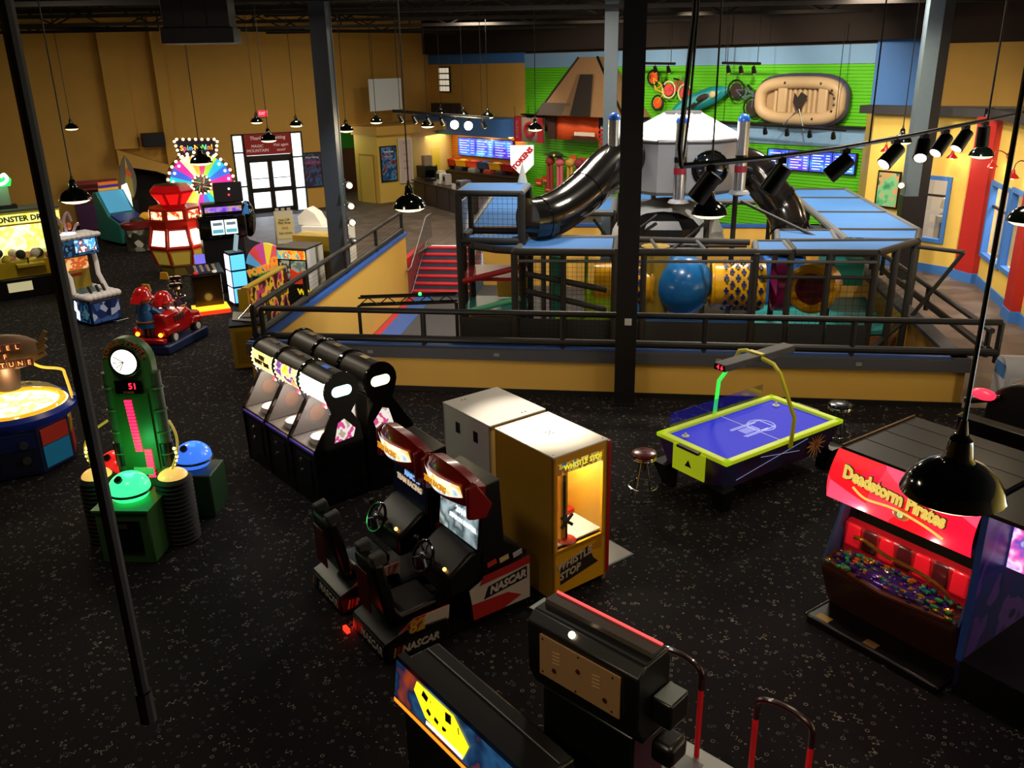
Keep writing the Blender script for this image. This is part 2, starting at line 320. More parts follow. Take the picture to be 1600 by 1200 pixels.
# long snack-bar wall: orange slats, green slats, blue bands
KS = Vector((-4.2, 46.29, 0)); WW = Vector((0.682, -0.7314, 0)); WN = Vector((-0.7314, -0.682, 0)); WANG = math.degrees(math.atan2(WW.y, WW.x))
def W3(d, off=0.0, z=0.0): return KS + WW * d + WN * off + Vector((0, 0, z))
wc = wallseg('wall_counter', W3(-1), W3(23.32), 0, 7.95, DARKBR)
def w3box(name, m, d0, d1, z0, z1, o0, o1, parent=None):
    b = MB().prism([tuple(W3(d, o)[:2]) for d, o in ((d0, o0), (d1, o0), (d1, o1), (d0, o1))], z0, z1, 'z'); return b.build(name, m, parent, smooth=0)
def slats(name, m, d0, d1, z0, z1, o0=0.0, pitch=0.105):
    b = MB(); n = int((z1 - z0) / pitch); p = (z1 - z0) / n; prof = [(0.0, z0)]
    for i in range(n): prof += [(0.05, z0 + i * p + 0.015), (0.05, z0 + (i + 1) * p - 0.015), (0.018, z0 + (i + 1) * p - 0.012), (0.018, z0 + (i + 1) * p)]
    prof += [(0.0, z1)]
    vs = [W3(d, o0 + o, z) for d in (d0, d1) for o, z in prof]; k = len(prof)
    b.add(vs, [(j, j + 1, k + j + 1, k + j) for j in range(k - 1)]); return stuff(b.build(name, m, wc, smooth=0))
GSLAT = mat('lime_slatwall', '#5fc41b', 0.5, noise=0.05); OSLAT = mat('orange_slatwall', '#d8832a', 0.5, noise=0.06); LBLUE = mat('pale_blue_paint', '#7fa9d6', 0.6, noise=0.04)
GSLAT2 = mat('deep_green_slatwall', '#2f9a1c', 0.5, noise=0.05)
slats('slat_panel', OSLAT, -0.5, 7.42, 0, 3.0); slats('slat_panel', GSLAT, 7.42, 23.3, 0.0, 3.0); slats('slat_panel', GSLAT, 7.42, 23.3, 3.68, 5.62)
w3box('yellow_upper_panel', YWALL, -1, 7.42, 3.0, 5.83, 0, 0.04, wc); w3box('pale_band', LBLUE, 12.0, 23.3, 3.0, 3.68, 0, 0.12, wc); w3box('blue_band', BLUEP, -1, 7.42, 5.83, 6.28, 0, 0.1, wc)
w3box('blue_band', LBLUE, 7.42, 23.3, 5.62, 6.2, 0, 0.06, wc); w3box('dark_ledge', BLACK, 7.42, 23.3, 3.64, 3.7, 0, 0.35, wc)
w3box('blue_soffit', BLUEP, 0.6, 7.42, 2.72, 3.5, 0.05, 1.5, wc); w3box('ceiling_drop', mat('dark_soffit', '#241a17', 0.9), 0.5, 25, 6.3, 7.9, 0.0, 0.5, wc)
# upper right wall behind the party rooms
wu = wallseg('wall_upper', W3(23.2), (18.7, 24.6), 0, 7.95, DARKBR)
_u0 = W3(23.3); _ud = (Vector((18.7, 24.6, 0)) - _u0).normalized(); _un = Vector((_ud.y, -_ud.x, 0))
def upan(name, m, a, c, z0, z1):
    P = [_u0 + _ud * a, _u0 + _ud * c, _u0 + _ud * c + _un * 0.08, _u0 + _ud * a + _un * 0.08]; MB().prism([tuple(p[:2]) for p in P], z0, z1, 'z').build(name, m, wu, smooth=0)
upan('blue_panel', BLUEP, 0, 1.7, 3.0, 6.3); upan('yellow_panel', YWALL, 1.7, 8.0, 3.0, 6.15)

# ------------------------------------------------------------------ party rooms on the right: yellow walls, blue frames, red pillars
def wall_with_holes(name, p, q, z1, holes, m, thick=0.18, side=1):
    p, q = Vector((*p, 0)), Vector((*q, 0)); L = (q - p).length; d = (q - p) / L; root = None; cuts = sorted(holes); a = 0.0
    segs = []
    for h0, h1, z0, zt in cuts: segs += [(a, h0, 0, z1), (h0, h1, 0, z0), (h0, h1, zt, z1)]; a = h1
    segs.append((a, L, 0, z1))
    for (s0, s1, za, zb) in segs:
        if s1 - s0 < 0.01: continue
        o = wallseg(name if root is None else 'wall_segment', p + d * s0, p + d * s1, za, zb, m, thick, side, root)
        if root is None: root = o
    return root
RA0, RA1 = (10.6, 26.17), (12.36, 23.83); RB0, RB1 = (12.61, 22.97), (11.0, 16.44)
wa = wall_with_holes('wall_party_room', RA0, RA1, 4.3, [(1.38, 2.46, 0.95, 2.6)], YWALLR)
wb = wall_with_holes('wall_party_side', RB0, RB1, 4.3, [(0.12, 1.68, 0.86, 2.66), (1.92, 3.2, 0.9, 2.72)], YWALLR)
wallseg('wall_party_return', (10.6, 26.17), W3(23.2)[:2], 0, 4.3, YWALLR, side=-1)
def framed_window(name, p, q, h0, h1, z0, z1, mull, transom):
    p, q = Vector((*p, 0)), Vector((*q, 0)); d = (q - p).normalized(); a = math.degrees(math.atan2(d.y, d.x)); o = p + d * h0
    w = bpy.data.objects.new(name, None); COL.objects.link(w); w.location = o; w.rotation_euler = (0, 0, R(a)); struct(w); L = h1 - h0; t = 0.09
    for x0, x1, za, zb in ((-t, 0.02, z0 - t, z1 + t), (L - 0.02, L + t, z0 - t, z1 + t), (0, L, z1 - 0.02, z1 + t), (0, L, z0 - t, z0 + 0.02)): BOX('window_frame', w, BLUEP, x0, x1, -0.06, 0.1, za, zb)
    for x in mull: BOX('mullion', w, mat('dark_mullion', '#2c2320', 0.5), x - 0.03, x + 0.03, 0.03, 0.09, z0, z1)
    if transom: BOX('transom', w, mat('dark_mullion', '#2c2320', 0.5), 0, L, 0.03, 0.09, transom - 0.03, transom + 0.03)
    BOX('pane', w, GLASS, 0, L, 0.055, 0.065, z0, z1); return w
framed_window('window_1', RA0, RA1, 1.38, 2.46, 0.95, 2.6, [0.45], 2.15)
framed_window('window_2', RB0, RB1, 0.12, 1.68, 0.86, 2.66, [0.75], 2.1)
framed_window('window_3', RB0, RB1, 1.92, 3.2, 0.9, 2.72, [0.7], 2.1)
def pillar(name, c, ang, w, dp, z):
    o = struct(MB().box(-w / 2, w / 2, -dp, 0.1, 0, z).build(name, REDP, loc=(*c, 0), rot=(0, 0, ang))); MB().box(-w / 2 - 0.03, w / 2 + 0.03, -dp - 0.03, 0.1, 0, 0.26).build('blue_plinth', BLUEP, o); return o
pillar('trim_1', (12.52, 23.35), -72, 0.62, 0.16, 4.3); pillar('trim_2', (11.76, 19.5), -104, 0.6, 0.22, 4.3)
for nm, p, q in (('baseboard_party', RA0, RA1), ('baseboard_side', RB0, RB1)):
    wallseg(nm, p, q, 0, 0.24, BLUEP, 0.04, -1)
for nm, p, q in (('trim_3', (10.3, 26.4), (12.45, 23.55)), ('trim_4', (12.55, 23.4), (10.85, 16.3))):
    wallseg(nm, p, q, 4.28, 4.5, mat('charcoal_cap', '#2d2b2e', 0.7), 0.4, 1)
    wallseg(nm, p, q, 4.28, 4.5, mat('charcoal_cap', '#2d2b2e', 0.7), 0.12, -1)
struct(MB().prism([(10.7, 26.3), (12.5, 23.4), (11.1, 16.2), (18, 16), (18, 25.5), (12.2, 29)], 4.3, 4.36, 'z').build('ceiling_party', mat('grey_ceiling', '#8b8680', 0.8), smooth=0))
struct(MB().prism([(15.2, 26.5), (15.4, 26.5), (14.2, 15), (14.0, 15)], 0, 4.3, 'z').build('wall_party_back', mat('pale_grey_wall', '#b9b4ad', 0.7), smooth=0))
wallseg('wall_party_end', (11.9, 28.6), (15.5, 26.2), 0, 4.3, mat('pale_grey_wall', '#b9b4ad', 0.7), 0.1, 1)
lamp('party_room_light', 'AREA', (13.4, 24.6, 4.2), 260, (1, 0.9, 0.8), 1.0, aim=(13.4, 24.6, 0)); lamp('party_room_light', 'AREA', (13.2, 20.8, 4.2), 300, (1, 0.9, 0.8), 1.2, aim=(13.2, 20.8, 0))

# ------------------------------------------------------------------ entrance doors
wd = bpy.data.objects.new('door_4', None); COL.objects.link(wd); wd.location = P1w(14.35); wd.rotation_euler = (0, 0, R(28.1)); struct(wd)
FR = mat('dark_door_frame', '#1d1712', 0.4, 0.3); W = 2.94
for x0, x1, z0, z1 in ((0, 0.06, 0, 3.27), (W - 0.06, W, 0, 3.27), (0, W, 3.2, 3.27), (0.42, 0.54, 0, 3.27), (W - 0.56, W - 0.46, 0, 3.27), (0.5, W - 0.5, 2.22, 2.38), (0.0, 0.45, 2.5, 2.56), (0, 0.45, 1.12, 1.18), (W - 0.5, W, 2.2, 2.26), (W - 0.5, W, 0.9, 0.97)):
    BOX('frame_bar', wd, FR, x0, x1, -0.03, 0.08, z0, z1)
for x0, x1 in ((0.54, 1.46), (1.46, 2.38)):
    lf = bpy.data.objects.new('door_leaf', None); COL.objects.link(lf); lf.parent = wd
    for a, c, z0, z1 in ((x0, x0 + 0.1, 0, 2.22), (x1 - 0.1, x1, 0, 2.22), (x0, x1, 2.1, 2.22), (x0, x1, 0.86, 1.04), (x0, x1, 0, 0.2)): BOX('rail', lf, FR, a, c, -0.02, 0.05, z0, z1)
    BOX('push_bar', lf, CHROME, x0 + 0.1, x1 - 0.1, -0.07, -0.04, 1.42, 1.46); BOX('pane', lf, GLASS, x0 + 0.1, x1 - 0.1, 0.01, 0.02, 0.2, 2.1)
for x0, x1 in ((0.06, 0.42), (W - 0.46, W - 0.06)): BOX('side_pane', wd, GLASS, x0, x1, 0.01, 0.02, 0.05, 3.2)
MB().box(-1, 4, -1.1, -0.2, 0.006, 0.016).build('door_mat', mat('brown_mat', '#35261f', 0.9), wd)
bn = thing('door_banner', 'red banner with white thank-you lettering above the entrance doors', 'banner', P1w(14.35), 28.1)
BOX('panel', bn, mat('banner_red', '#b3262a', 0.6), 0.5, W - 0.52, -0.1, -0.05, 2.4, 3.24)
for s, sz, x, z in (('Thanks for visiting', 0.2, 1.46, 3.08), ('MAGIC', 0.16, 1.0, 2.76), ('MOUNTAIN', 0.17, 1.0, 2.58), ('Visit again', 0.16, 1.98, 2.78), ('soon!', 0.16, 1.98, 2.58)):
    txt(bn, s, sz, mat('banner_white', '#f3e3dc', 0.6, emit=0.25), (x, -0.105, z), shear=0.15)
es = thing('exit_sign', 'small glowing red exit sign on the yellow wall above the doors', 'sign', P1w(15.72, 0.1, 3.92), 28.1)
BOX('housing', es, WHITE, -0.2, 0.2, -0.05, 0.05, 0, 0.26); BOX('face', es, mat('exit_red', '#d01a3a', 0.4, emit=1.6), -0.19, 0.19, -0.06, -0.05, 0.01, 0.25); txt(es, 'EXIT', 0.16, mat('exit_letters', '#ffb0b8', 0.4, emit=1.5), (0, -0.065, 0.13))
def poster(name, label, loc, ang, w, h, m, lines, cat='poster', fm=None):
    t = thing(name, label, cat, loc, ang); BOX('frame', t, fm or BLACK, -w / 2 - 0.05, w / 2 + 0.05, -0.04, 0.0, -0.05, h + 0.05); BOX('print', t, m, -w / 2, w / 2, -0.05, -0.04, 0, h)
    for s, sz, z, c in lines: txt(t, s, sz, mat('print_' + c, c, 0.5, emit=0.15), (0, -0.053, z), depth=0.002)
    return t
poster('framed_poster', 'dark blue poster with red headline on the wall right of the entrance', P1w(17.62, 0.02, 0.95), 28.1, 0.72, 1.38, art('poster_blue', ['#20324f', '#2c2a52', '#3a3460', '#3c68a0', '#5a3558', '#241f35'], 3, 0, 'noise'), [('Now Hiring', 0.12, 1.22, '#e8e0d8'), ('PARTY', 0.2, 0.98, '#e0345a')])
poster('framed_poster', 'blue information poster in black frame on the kiosk wall', (-5.32, 39.87, 0.98), 36.5, 0.74, 1.45, art('poster_blue_b', ['#16233c', '#2a4f7f', '#1f3560', '#3f83b2', '#8a3850', '#1b2036'], 3.2, 0.1, 'noise'), [('Party Time', 0.11, 1.25, '#ffffff'), ('Fun Pass', 0.12, 1.05, '#f08aa0')])
poster('price_notice', 'tall white price notice sheet beside the blue information poster', (-4.62, 40.38, 0.85), 36.5, 0.6, 1.85, mat('paper', '#d9c3c0', 0.7), [('Prices', 0.1, 1.7, '#a02848'), ('. . . . . .', 0.12, 1.45, '#8a3a58'), ('$5.00', 0.1, 1.2, '#8a3a58'), ('$10.00', 0.1, 0.9, '#8a3a58'), ('$20.00', 0.1, 0.6, '#8a3a58')], 'notice', WHITE)
sp = thing('wall_speaker', 'dark box loudspeaker on the ledge above the stair parapet', 'speaker', P1w(11.3, 0.5, 3.0), 28.1); BOX('cabinet', sp, BLACK, -0.42, 0.42, -0.2, 0.2, 0, 0.52, 0.02); BOX('grille', sp, mat('grille_grey', '#1b1b22', 0.7), -0.38, 0.38, -0.22, -0.2, 0.04, 0.48)
# hanging white board, glass-block window
hb = thing('hanging_board', 'blank white board hanging from cords high on the left', 'board', (-5.35, 40.6, 3.95), 59); BOX('board', hb, mat('white_board', '#c9c9c4', 0.6, emit=0.12), -1.12, 1.12, -0.02, 0.02, 0, 1.33)
for x in (-0.9, 0.9): MB().cyl((x, 0, 1.33), (x, 0, 3.9), 0.012, seg=6).build('cord', BLACK, hb)
gb = bpy.data.objects.new('window_4', None); COL.objects.link(gb); gb.location = W3(1.9, 0.1, 4.6); gb.rotation_euler = (0, 0, R(WANG)); struct(gb)
BOX('window_frame', gb, FR, -0.42, 0.42, -0.06, 0.0, -0.05, 1.12)
for i in range(3):
    for j in range(4): BOX('pane', gb, mat('daylit_glass_block', '#cfc4ad', 0.3, emit=0.8), -0.38 + i * 0.26, -0.16 + i * 0.26, -0.08, -0.05, 0.0 + j * 0.28, 0.22 + j * 0.28)
vb = BOX('vent_box', None, mat('dark_vent', '#2a211f', 0.7), -0.75, 0.75, -0.3, 0.3, 0, 0.7); vb.location = (-2.9, 43.3, 3.4); vb.rotation_euler = (0, 0, R(WANG)); tag(vb, 'dark vent box above the blue soffit', 'vent')

# ------------------------------------------------------------------ ceiling steelwork
JM = mat('dark_steelwork', '#1b1410', 0.8)
for i, y in enumerate((6.5, 11, 15.5, 20, 24.5, 29, 33.5, 38)):
    b = MB()
    x0, x1 = -30, 20; b.box(x0, x1, y - 0.06, y + 0.06, 7.74, 7.88); b.box(x0, x1, y - 0.05, y + 0.05, 7.1, 7.2)
    n = 34
    for k in range(n):
        xa = x0 + (x1 - x0) * k / n; xb = x0 + (x1 - x0) * (k + 1) / n
        b.cyl((xa, y, 7.15 if k % 2 else 7.8), (xb, y, 7.8 if k % 2 else 7.15), 0.025, seg=5, cap=False)
    struct(b.build('trim_joist', JM, smooth=0))
pp = thing('sprinkler_pipe', 'long dark sprinkler pipe running below the roof on the left', 'pipe', (0, 0, 0))
MB().tube([P1w(2, 1.2, 7.32), P1w(24, 1.2, 7.12)], 0.06).build('pipe', JM, pp)
for d in (5, 8.5, 12, 15.5, 19, 22): MB().cyl(P1w(d, 1.2, 7.3), P1w(d, 1.2, 7.9), 0.03, seg=6).build('hanger', JM, pp)
du = thing('roof_air_duct', 'grey sheet metal air duct dropping from the roof at upper left', 'duct', (-5.3, 16.4, 6.22), 8)
BOX('duct_body', du, mat('duct_sheet', '#3b3638', 0.45, 0.5), -0.55, 0.55, -0.4, 0.4, 0.25, 1.7, 0.01); BOX('duct_lip', du, mat('duct_lip', '#25222a', 0.5), -0.6, 0.6, -0.45, 0.45, 0, 0.25, 0.01)
for x in (-0.2, 0.18): BOX('seam', du, JM, x - 0.008, x + 0.008, -0.41, -0.4, 0.25, 1.7)

# ------------------------------------------------------------------ steel columns
def column(label, x, y, w, z0, m, ang=-8):
    t = thing('steel_column', label, 'column', (x, y, z0), ang, 'roof columns'); h = w / 2
    BOX('web', t, m, -h * 0.2, h * 0.2, -h * 0.9, h * 0.9, 0, 7.9 - z0); BOX('flange', t, m, -h, h, -h, -h * 0.72, 0, 7.9 - z0); BOX('flange', t, m, -h, h, h * 0.72, h, 0, 7.9 - z0)
    BOX('cover', t, m, -h * 0.94, -h * 0.8, -h * 0.72, h * 0.72, 0, 7.9 - z0); BOX('cover', t, m, h * 0.8, h * 0.94, -h * 0.72, h * 0.72, 0, 7.9 - z0); BOX('base_plate', t, m, -h * 1.3, h * 1.3, -h * 1.3, h * 1.3, 0, 0.03); return t
COLD = mat('black_column_paint', '#0e0b0d', 0.45); COLG = mat('slate_column_paint', '#3c4450', 0.4, noise=0.1); COLL = mat('grey_blue_column_paint', '#56646f', 0.45, noise=0.08)
cm = column('thick black column in the middle, standing at the yellow half wall', 2.03, 14.72, 0.36, 0, COLD)
BOX('notice_plate', cm, mat('plate_white', '#b9b9b9', 0.5), -0.03, 0.09, -0.192, -0.18, 1.5, 1.62)
column('dark slate column behind the left handrail of the play pit', -4.32, 22.0, 0.4, 0, COLG); column('grey blue column behind the curved black tube slide', 2.85, 25.2, 0.36, -1.2, COLL); c4 = column('grey column beside the framed party room window', 10.75, 23.6, 0.36, 0, COLL, -8); BOX('dark_cladding', c4, COLD, 0.17, 0.42, -0.17, 0.17, 0, 7.9); BOX('dark_cladding', c4, COLD, -0.2, 0.19, -0.2, 0.19, 0, 2.3)  # grey column's dark right side and dark lower part are put into colour
# ------------------------------------------------------------------ sunken play pit: half walls, rails, stairs
YPIT = mat('pit_wall_yellow', '#e0b252', 0.7, noise=0.05, nscale=2); CAPG = mat('cap_grey', '#4a4a52', 0.7); CAPB = mat('cap_blue', '#2f5fb4', 0.5); SKIRT = mat('black_skirting', '#0d0b0b', 0.6)
def pf_empty(name, label=None, cat=None, group=None):
    t = thing(name, label or name, cat or 'wall', C0, -8.0, group)
    if label is None:
        del t['label']; del t['category']; struct(t)
    return t
hn = pf_empty('wall_pit_near'); BOX('half_wall', hn, YPIT, -0.15, 12.85, -0.15, 0, -1.2, 0.8); BOX('skirting', hn, SKIRT, -0.17, 12.87, -0.18, -0.15, 0, 0.09)
BOX('grey_band', hn, CAPG, -0.2, 12.9, -0.21, 0.05, 0.66, 0.86); BOX('blue_cap', hn, CAPB, -0.2, 12.9, -0.06, 0.08, 0.86, 0.885)
for s in (2.2, 4.6, 8.6, 11.0): BOX('outlet', hn, mat('plate_grey', '#8a8a8a', 0.5), s, s + 0.1, -0.225, -0.21, 0.74, 0.8)
hl = pf_empty('wall_pit_left'); BOX('half_wall', hl, YPIT, -0.15, 0.0, -0.15, 11.35, -1.2, 0.8); BOX('blue_cap', hl, CAPB, -0.2, 0.06, -0.15, 11.4, 0.8, 0.885)
hr = pf_empty('wall_pit_right'); BOX('half_wall', hr, YPIT, 12.7, 12.85, -0.15, 13.3, -1.2, 0.8); BOX('grey_cap', hr, CAPG, 12.62, 12.92, -0.15, 13.3, 0.8, 0.885)
hb_ = pf_empty('wall_pit_back'); BOX('half_wall', hb_, YPIT, 2.15, 12.85, 13.1, 13.25, -1.2, 0.8); BOX('blue_cap', hb_, CAPB, 2.15, 12.9, 13.05, 13.3, 0.8, 0.885)
PIPE = mat('black_padded_pipe', '#171414', 0.5); NETM = mat('black_net', '#0a0a0a', 0.8)
def net(b, p0, p1, z0, z1, step=0.1, w=0.0028):
    p0, p1 = Vector(p0), Vector(p1); L = (p1 - p0).length; d = (p1 - p0) / L; n = Vector((-d.y, d.x, 0)) * w; up = Vector((0, 0, w))
    for i in range(int(L / step) + 1):
        q = p0 + d * min(i * step, L); a, c = q + Vector((0, 0, z0)), q + Vector((0, 0, z1)); b.quad(a - d * w, a + d * w, c + d * w, c - d * w)
    for i in range(int((z1 - z0) / step) + 1):
        z = Vector((0, 0, z0 + i * step)); b.quad(p0 + z - up, p1 + z - up, p1 + z + up, p0 + z + up)
    return b
def railing(name, label, p0, p1, posts, netted, zt=1.52, zb=0.98, step=0.1):
    t = pf_empty(name, label, 'railing', 'pit railings'); p0, p1 = Vector((*p0, 0)), Vector((*p1, 0)); L = (p1 - p0).length; d = (p1 - p0) / L
    for z, r in ((zt, 0.055), (zb, 0.07)): MB().cyl(p0 + Vector((0, 0, z)), p1 + Vector((0, 0, z)), r, seg=10).build('rail', PIPE, t)
    for k in posts:
        q = p0 + d * k; MB().cyl(q + Vector((0, 0, 0.8)), q + Vector((0, 0, zt)), 0.05, seg=10).build('post', PIPE, t)
    if netted: stuff(net(MB(), p0, p1, zb, zt, step).build('net', NETM, t, smooth=0, recalc=False))
    return t
railing('pit_railing', 'long black padded railing on the near yellow half wall', (0.1, -0.02), (13.35, -0.02), [0, 3.15, 5.75, 8.3, 10.85, 13.25], False)
railing('pit_railing', 'black netted railing along the left half wall of the pit', (-0.08, 0), (-0.08, 11.3), [0, 2.8, 5.6, 8.4, 11.25], True, step=0.09)
railing('pit_railing', 'black railing along the right side of the pit', (13.3, 0.2), (12.95, 12.9), [0.1, 3.2, 6.4, 9.6, 12.8], False, 1.3, 0.95)
# stairs down into the pit
st = pf_empty('floor_stairs'); TR = mat('red_stair_tread', '#c41f2c', 0.6); RI = mat('slate_stair_riser', '#3f607e', 0.7)
for i in range(7):
    z1 = 0 - 1.2 * (i + 1) / 7 + 0.171; t1 = 13.75 - i * 0.33
    BOX('riser', st, RI, 0.02, 2.1, t1 - 0.33, t1, -1.2, z1 - 0.02); BOX('tread', st, TR, 0.02, 2.1, t1 - 0.345, t1 - 0.02, z1 - 0.045, z1)
BOX('stair_curb', st, mat('stair_red_edge', '#c0202a', 0.6), -0.15, 0.02, 11.35, 13.8, -1.2, 0.05); BOX('floor_stripe', st, TR, 0.04, 0.22, 0.3, 11.4, -1.199, -1.19); BOX('floor_stripe', st, CAPB, 0.22, 0.8, 0.3, 11.4, -1.199, -1.19)
RAILG = mat('grey_handrail', '#77787c', 0.35, 0.5)
def stair_rail(label, s):
    t = pf_empty('stair_handrail', label, 'handrail', 'stair handrails'); P = [(s, 14.6, 0.95), (s, 13.75, 0.95), (s, 11.4, -0.25), (s, 10.9, -0.25)]
    MB().tube(P, 0.03).build('top_rail', RAILG, t); MB().tube([(a, b, c - 0.8) for a, b, c in P], 0.02).build('bottom_rail', RAILG, t)
    for i in range(26):
        u = 14.55 - i * 0.14; z = 0.95 if u > 13.75 else (0.95 - (13.75 - u) * 0.5106 if u > 11.4 else -0.25); MB().cyl((s, u, z - 0.8), (s, u, z), 0.011, seg=5, cap=False).build('baluster', RAILG, t)
stair_rail('grey balustered handrail on the left of the red stairs', 0.1); stair_rail('grey balustered handrail on the right of the red stairs', 2.08)
tg = thing('lighting_truss', 'short black lattice truss with small lights beside the pit stairs', 'truss', C0, -8.0); tb = [Vector((1.7, 1.0, 1.32)), Vector((3.6, 1.4, 1.32))]
for dz, dy in ((0, 0), (0.16, 0), (0, 0.15), (0.16, 0.15)): MB().cyl(tb[0] + Vector((0, dy, dz)), tb[1] + Vector((0, dy, dz)), 0.022, seg=6).build('chord', PIPE, tg)
for i in range(10):
    a = tb[0].lerp(tb[1], i / 10); c = tb[0].lerp(tb[1], (i + 1) / 10); MB().cyl(a + Vector((0, 0, 0.16 * (i % 2))), c + Vector((0, 0, 0.16 * ((i + 1) % 2))), 0.012, seg=5).build('lacing', PIPE, tg)
for p in tb: MB().cyl((p.x, p.y, -1.2), tuple(p), 0.035).build('post', PIPE, tg)
MB().sphere((2.9, 1.25, 1.52), 0.035, 8, 5).build('green_lamp', mat('green_led', '#30ff50', 0.4, emit=6), tg)

# ------------------------------------------------------------------ play structure
ps = thing('play_structure', 'large soft play structure with blue canvas roofs and black padded frame', 'play structure', C0, -8.0)
SKY = mat('blue_canvas', '#3c78be', 0.75, noise=0.08, nscale=3); PADL = mat('light_grey_padded_pipe', '#5f6266', 0.6, noise=0.15, nscale=12); SLIDE = mat('black_slide_plastic', '#141313', 0.16, coat=0.6); SILV = mat('silver_paint', '#a9abb2', 0.4, 0.3)
def post(s, t, z0=-1.2, z1=2.4, r=0.065): return MB().cyl((s, t, z0), (s, t, z1), r, seg=10).build('post', FOAM, ps)
def beam(p, q, r=0.07, m=None): return MB().cyl(p, q, r, seg=10).build('beam', m or FOAM, ps)
def roof(pts, z, sag=0.06, name='roof_panel'):
    z += 0.03; sag *= 0.6
    n = len(pts); cx = sum(p[0] for p in pts) / n; cy = sum(p[1] for p in pts) / n
    vs = [(p[0], p[1], z) for p in pts] + [(cx, cy, z - sag)] + [(p[0], p[1], z - 0.012) for p in pts] + [(cx, cy, z - sag - 0.012)]
    fs = [(i, (i + 1) % n, n) for i in range(n)] + [(n + 1 + (i + 1) % n, n + 1 + i, 2 * n + 1) for i in range(n)] + [(i, n + 1 + i, n + 1 + (i + 1) % n, (i + 1) % n) for i in range(n)]
    return MB().add(vs, fs).build(name, SKY, ps, smooth=40)
def frame(pts, z, r=0.07, mats=None):
    for i in range(len(pts)):
        p, q = pts[i], pts[(i + 1) % len(pts)]; beam((*p, z), (*q, z), r, (mats[i] if mats else None))
def netp(p0, p1, z0, z1, step=0.1, w=0.0028): return stuff(net(MB(), (*p0, 0), (*p1, 0), z0, z1, step, w).build('net', NETM, ps, smooth=0, recalc=False))
def deck(pts, z, m, th=0.08): return MB().prism(pts, z - th, z, 'z').build('deck', m, ps)
ZR = 2.37
# left tower
T4 = [(3.6, 2.0), (4.88, 1.92), (4.88, 3.14), (3.62, 3.14)]
for p in T4: post(*p, z1=3.4, r=0.075)
frame(T4, 3.4, 0.06, [None, PADL, PADL, PADL]); roof(T4, 3.425, 0.02); frame(T4, 2.45, 0.07)
MB().quad((3.7, 3.1, 2.55), (4.8, 3.1, 2.55), (4.8, 4.6, 3.2), (4.1, 4.6, 3.2)).build('roof_panel', SKY, ps, smooth=0); beam((3.62, 3.14, 2.5), (4.05, 4.65, 3.2), 0.07, PADL)
netp(T4[0], T4[1], 2.5, 3.35); netp(T4[0], T4[3], -0.6, 3.3); MB().box(3.58, 3.62, 2.3, 2.9, 2.55, 3.2).build('white_panel', WHITE, ps)
CV = [(3.5, 2.9), (3.62, 2.35), (3.95, 1.85), (4.4, 1.55), (4.78, 1.45), (4.88, 2.0), (4.88, 3.1)]
roof(CV, ZR, 0.05)
for i in range(4): beam((*CV[i], ZR), (*CV[i + 1], ZR), 0.075, FOAM)
for p in (CV[0], CV[4]): post(*p, z1=ZR)
# front-left module and the open bay above the tunnel
A4 = [(4.8, 1.35), (6.75, 1.35), (6.75, 2.75), (4.95, 2.75)]
roof(A4, ZR, 0.1); frame(A4, ZR, 0.075, [None, None, PADL, PADL]); beam((4.8, 1.35, ZR - 0.18), (11.6, 1.5, ZR - 0.16), 0.03, RAILG)
for p in A4: post(*p, z1=ZR)
beam((6.75, 1.4, ZR), (9.4, 1.5, ZR), 0.075); beam((6.75, 2.75, ZR), (9.4, 2.5, ZR), 0.06)
for s in (7.6, 8.5): beam((s, 1.4, ZR), (s - 0.15, 2.65, ZR), 0.035, RAILG)
for s in (5.75, 7.3, 9.4): post(s, 1.42, z1=ZR, r=0.06)
netp((4.85, 1.36), (6.75, 1.36), 0.0, 2.25, 0.09)
# right-hand modules and the long roof going back
PB = [(9.4, 1.5), (10.05, 1.54), (10.05, 2.5), (9.5, 2.48)]; PC = [(10.12, 1.54), (11.6, 1.55), (12.6, 2.7), (11.2, 2.6), (10.12, 2.52)]; PD = [(9.95, 2.62), (11.1, 2.66), (11.2, 3.7), (10.1, 3.7)]
for P in (PB, PC, PD): roof(P, ZR, 0.03)
frame(PB, ZR, 0.06, [None, PADL, None, PADL]); frame(PD, ZR, 0.06, [None, PADL, None, PADL]); frame(PC, ZR, 0.07)
LR = [3.0, 3.85, 6.1, 8.4, 10.0]
for i in range(4):
    s1 = 12.98 - 0.03 * i; roof([(11.3, LR[i]), (12.65 if i == 0 else s1, LR[i] if i else 2.78), (s1, LR[i + 1]), (11.3, LR[i + 1])], ZR, 0.08); beam((11.3, LR[i + 1], ZR), (s1, LR[i + 1], ZR), 0.06)
beam((11.3, 2.7, ZR), (11.3, 10, ZR), 0.08, PADL); beam((12.65, 2.75, ZR), (13.0, 3.85, ZR), 0.07); beam((13.0, 3.85, ZR), (12.85, 10, ZR), 0.07, PADL); beam((11.3, 10, ZR), (12.85, 10, ZR))
for p in ((10.05, 1.54), (10.75, 1.54), (11.6, 1.55), (12.1, 2.1), (12.6, 2.72), (13.0, 3.85), (11.3, 3.8), (11.3, 6.9), (11.3, 10), (12.85, 10), (12.95, 6.9), (10.1, 3.7), (9.5, 2.5)): post(*p, z1=ZR)
beam((12.6, 2.75, ZR - 0.1), (13.35, 2.2, ZR - 0.1), 0.04); beam((13.35, 2.2, ZR - 0.1), (12.6, 2.75, 0.6), 0.04); beam((11.6, 1.55, 0.35), (12.6, 2.75, 0.75), 0.06); beam((11.6, 1.55, 1.9), (9.4, 1.5, 1.9), 0.035)
netp((11.6, 1.55), (12.6, 2.7), -0.2, 2.3, 0.12); netp((12.65, 2.8), (13.0, 3.8), 0.9, 2.3, 0.12); netp((10.1, 1.53), (11.6, 1.55), -0.2, 1.9, 0.13)
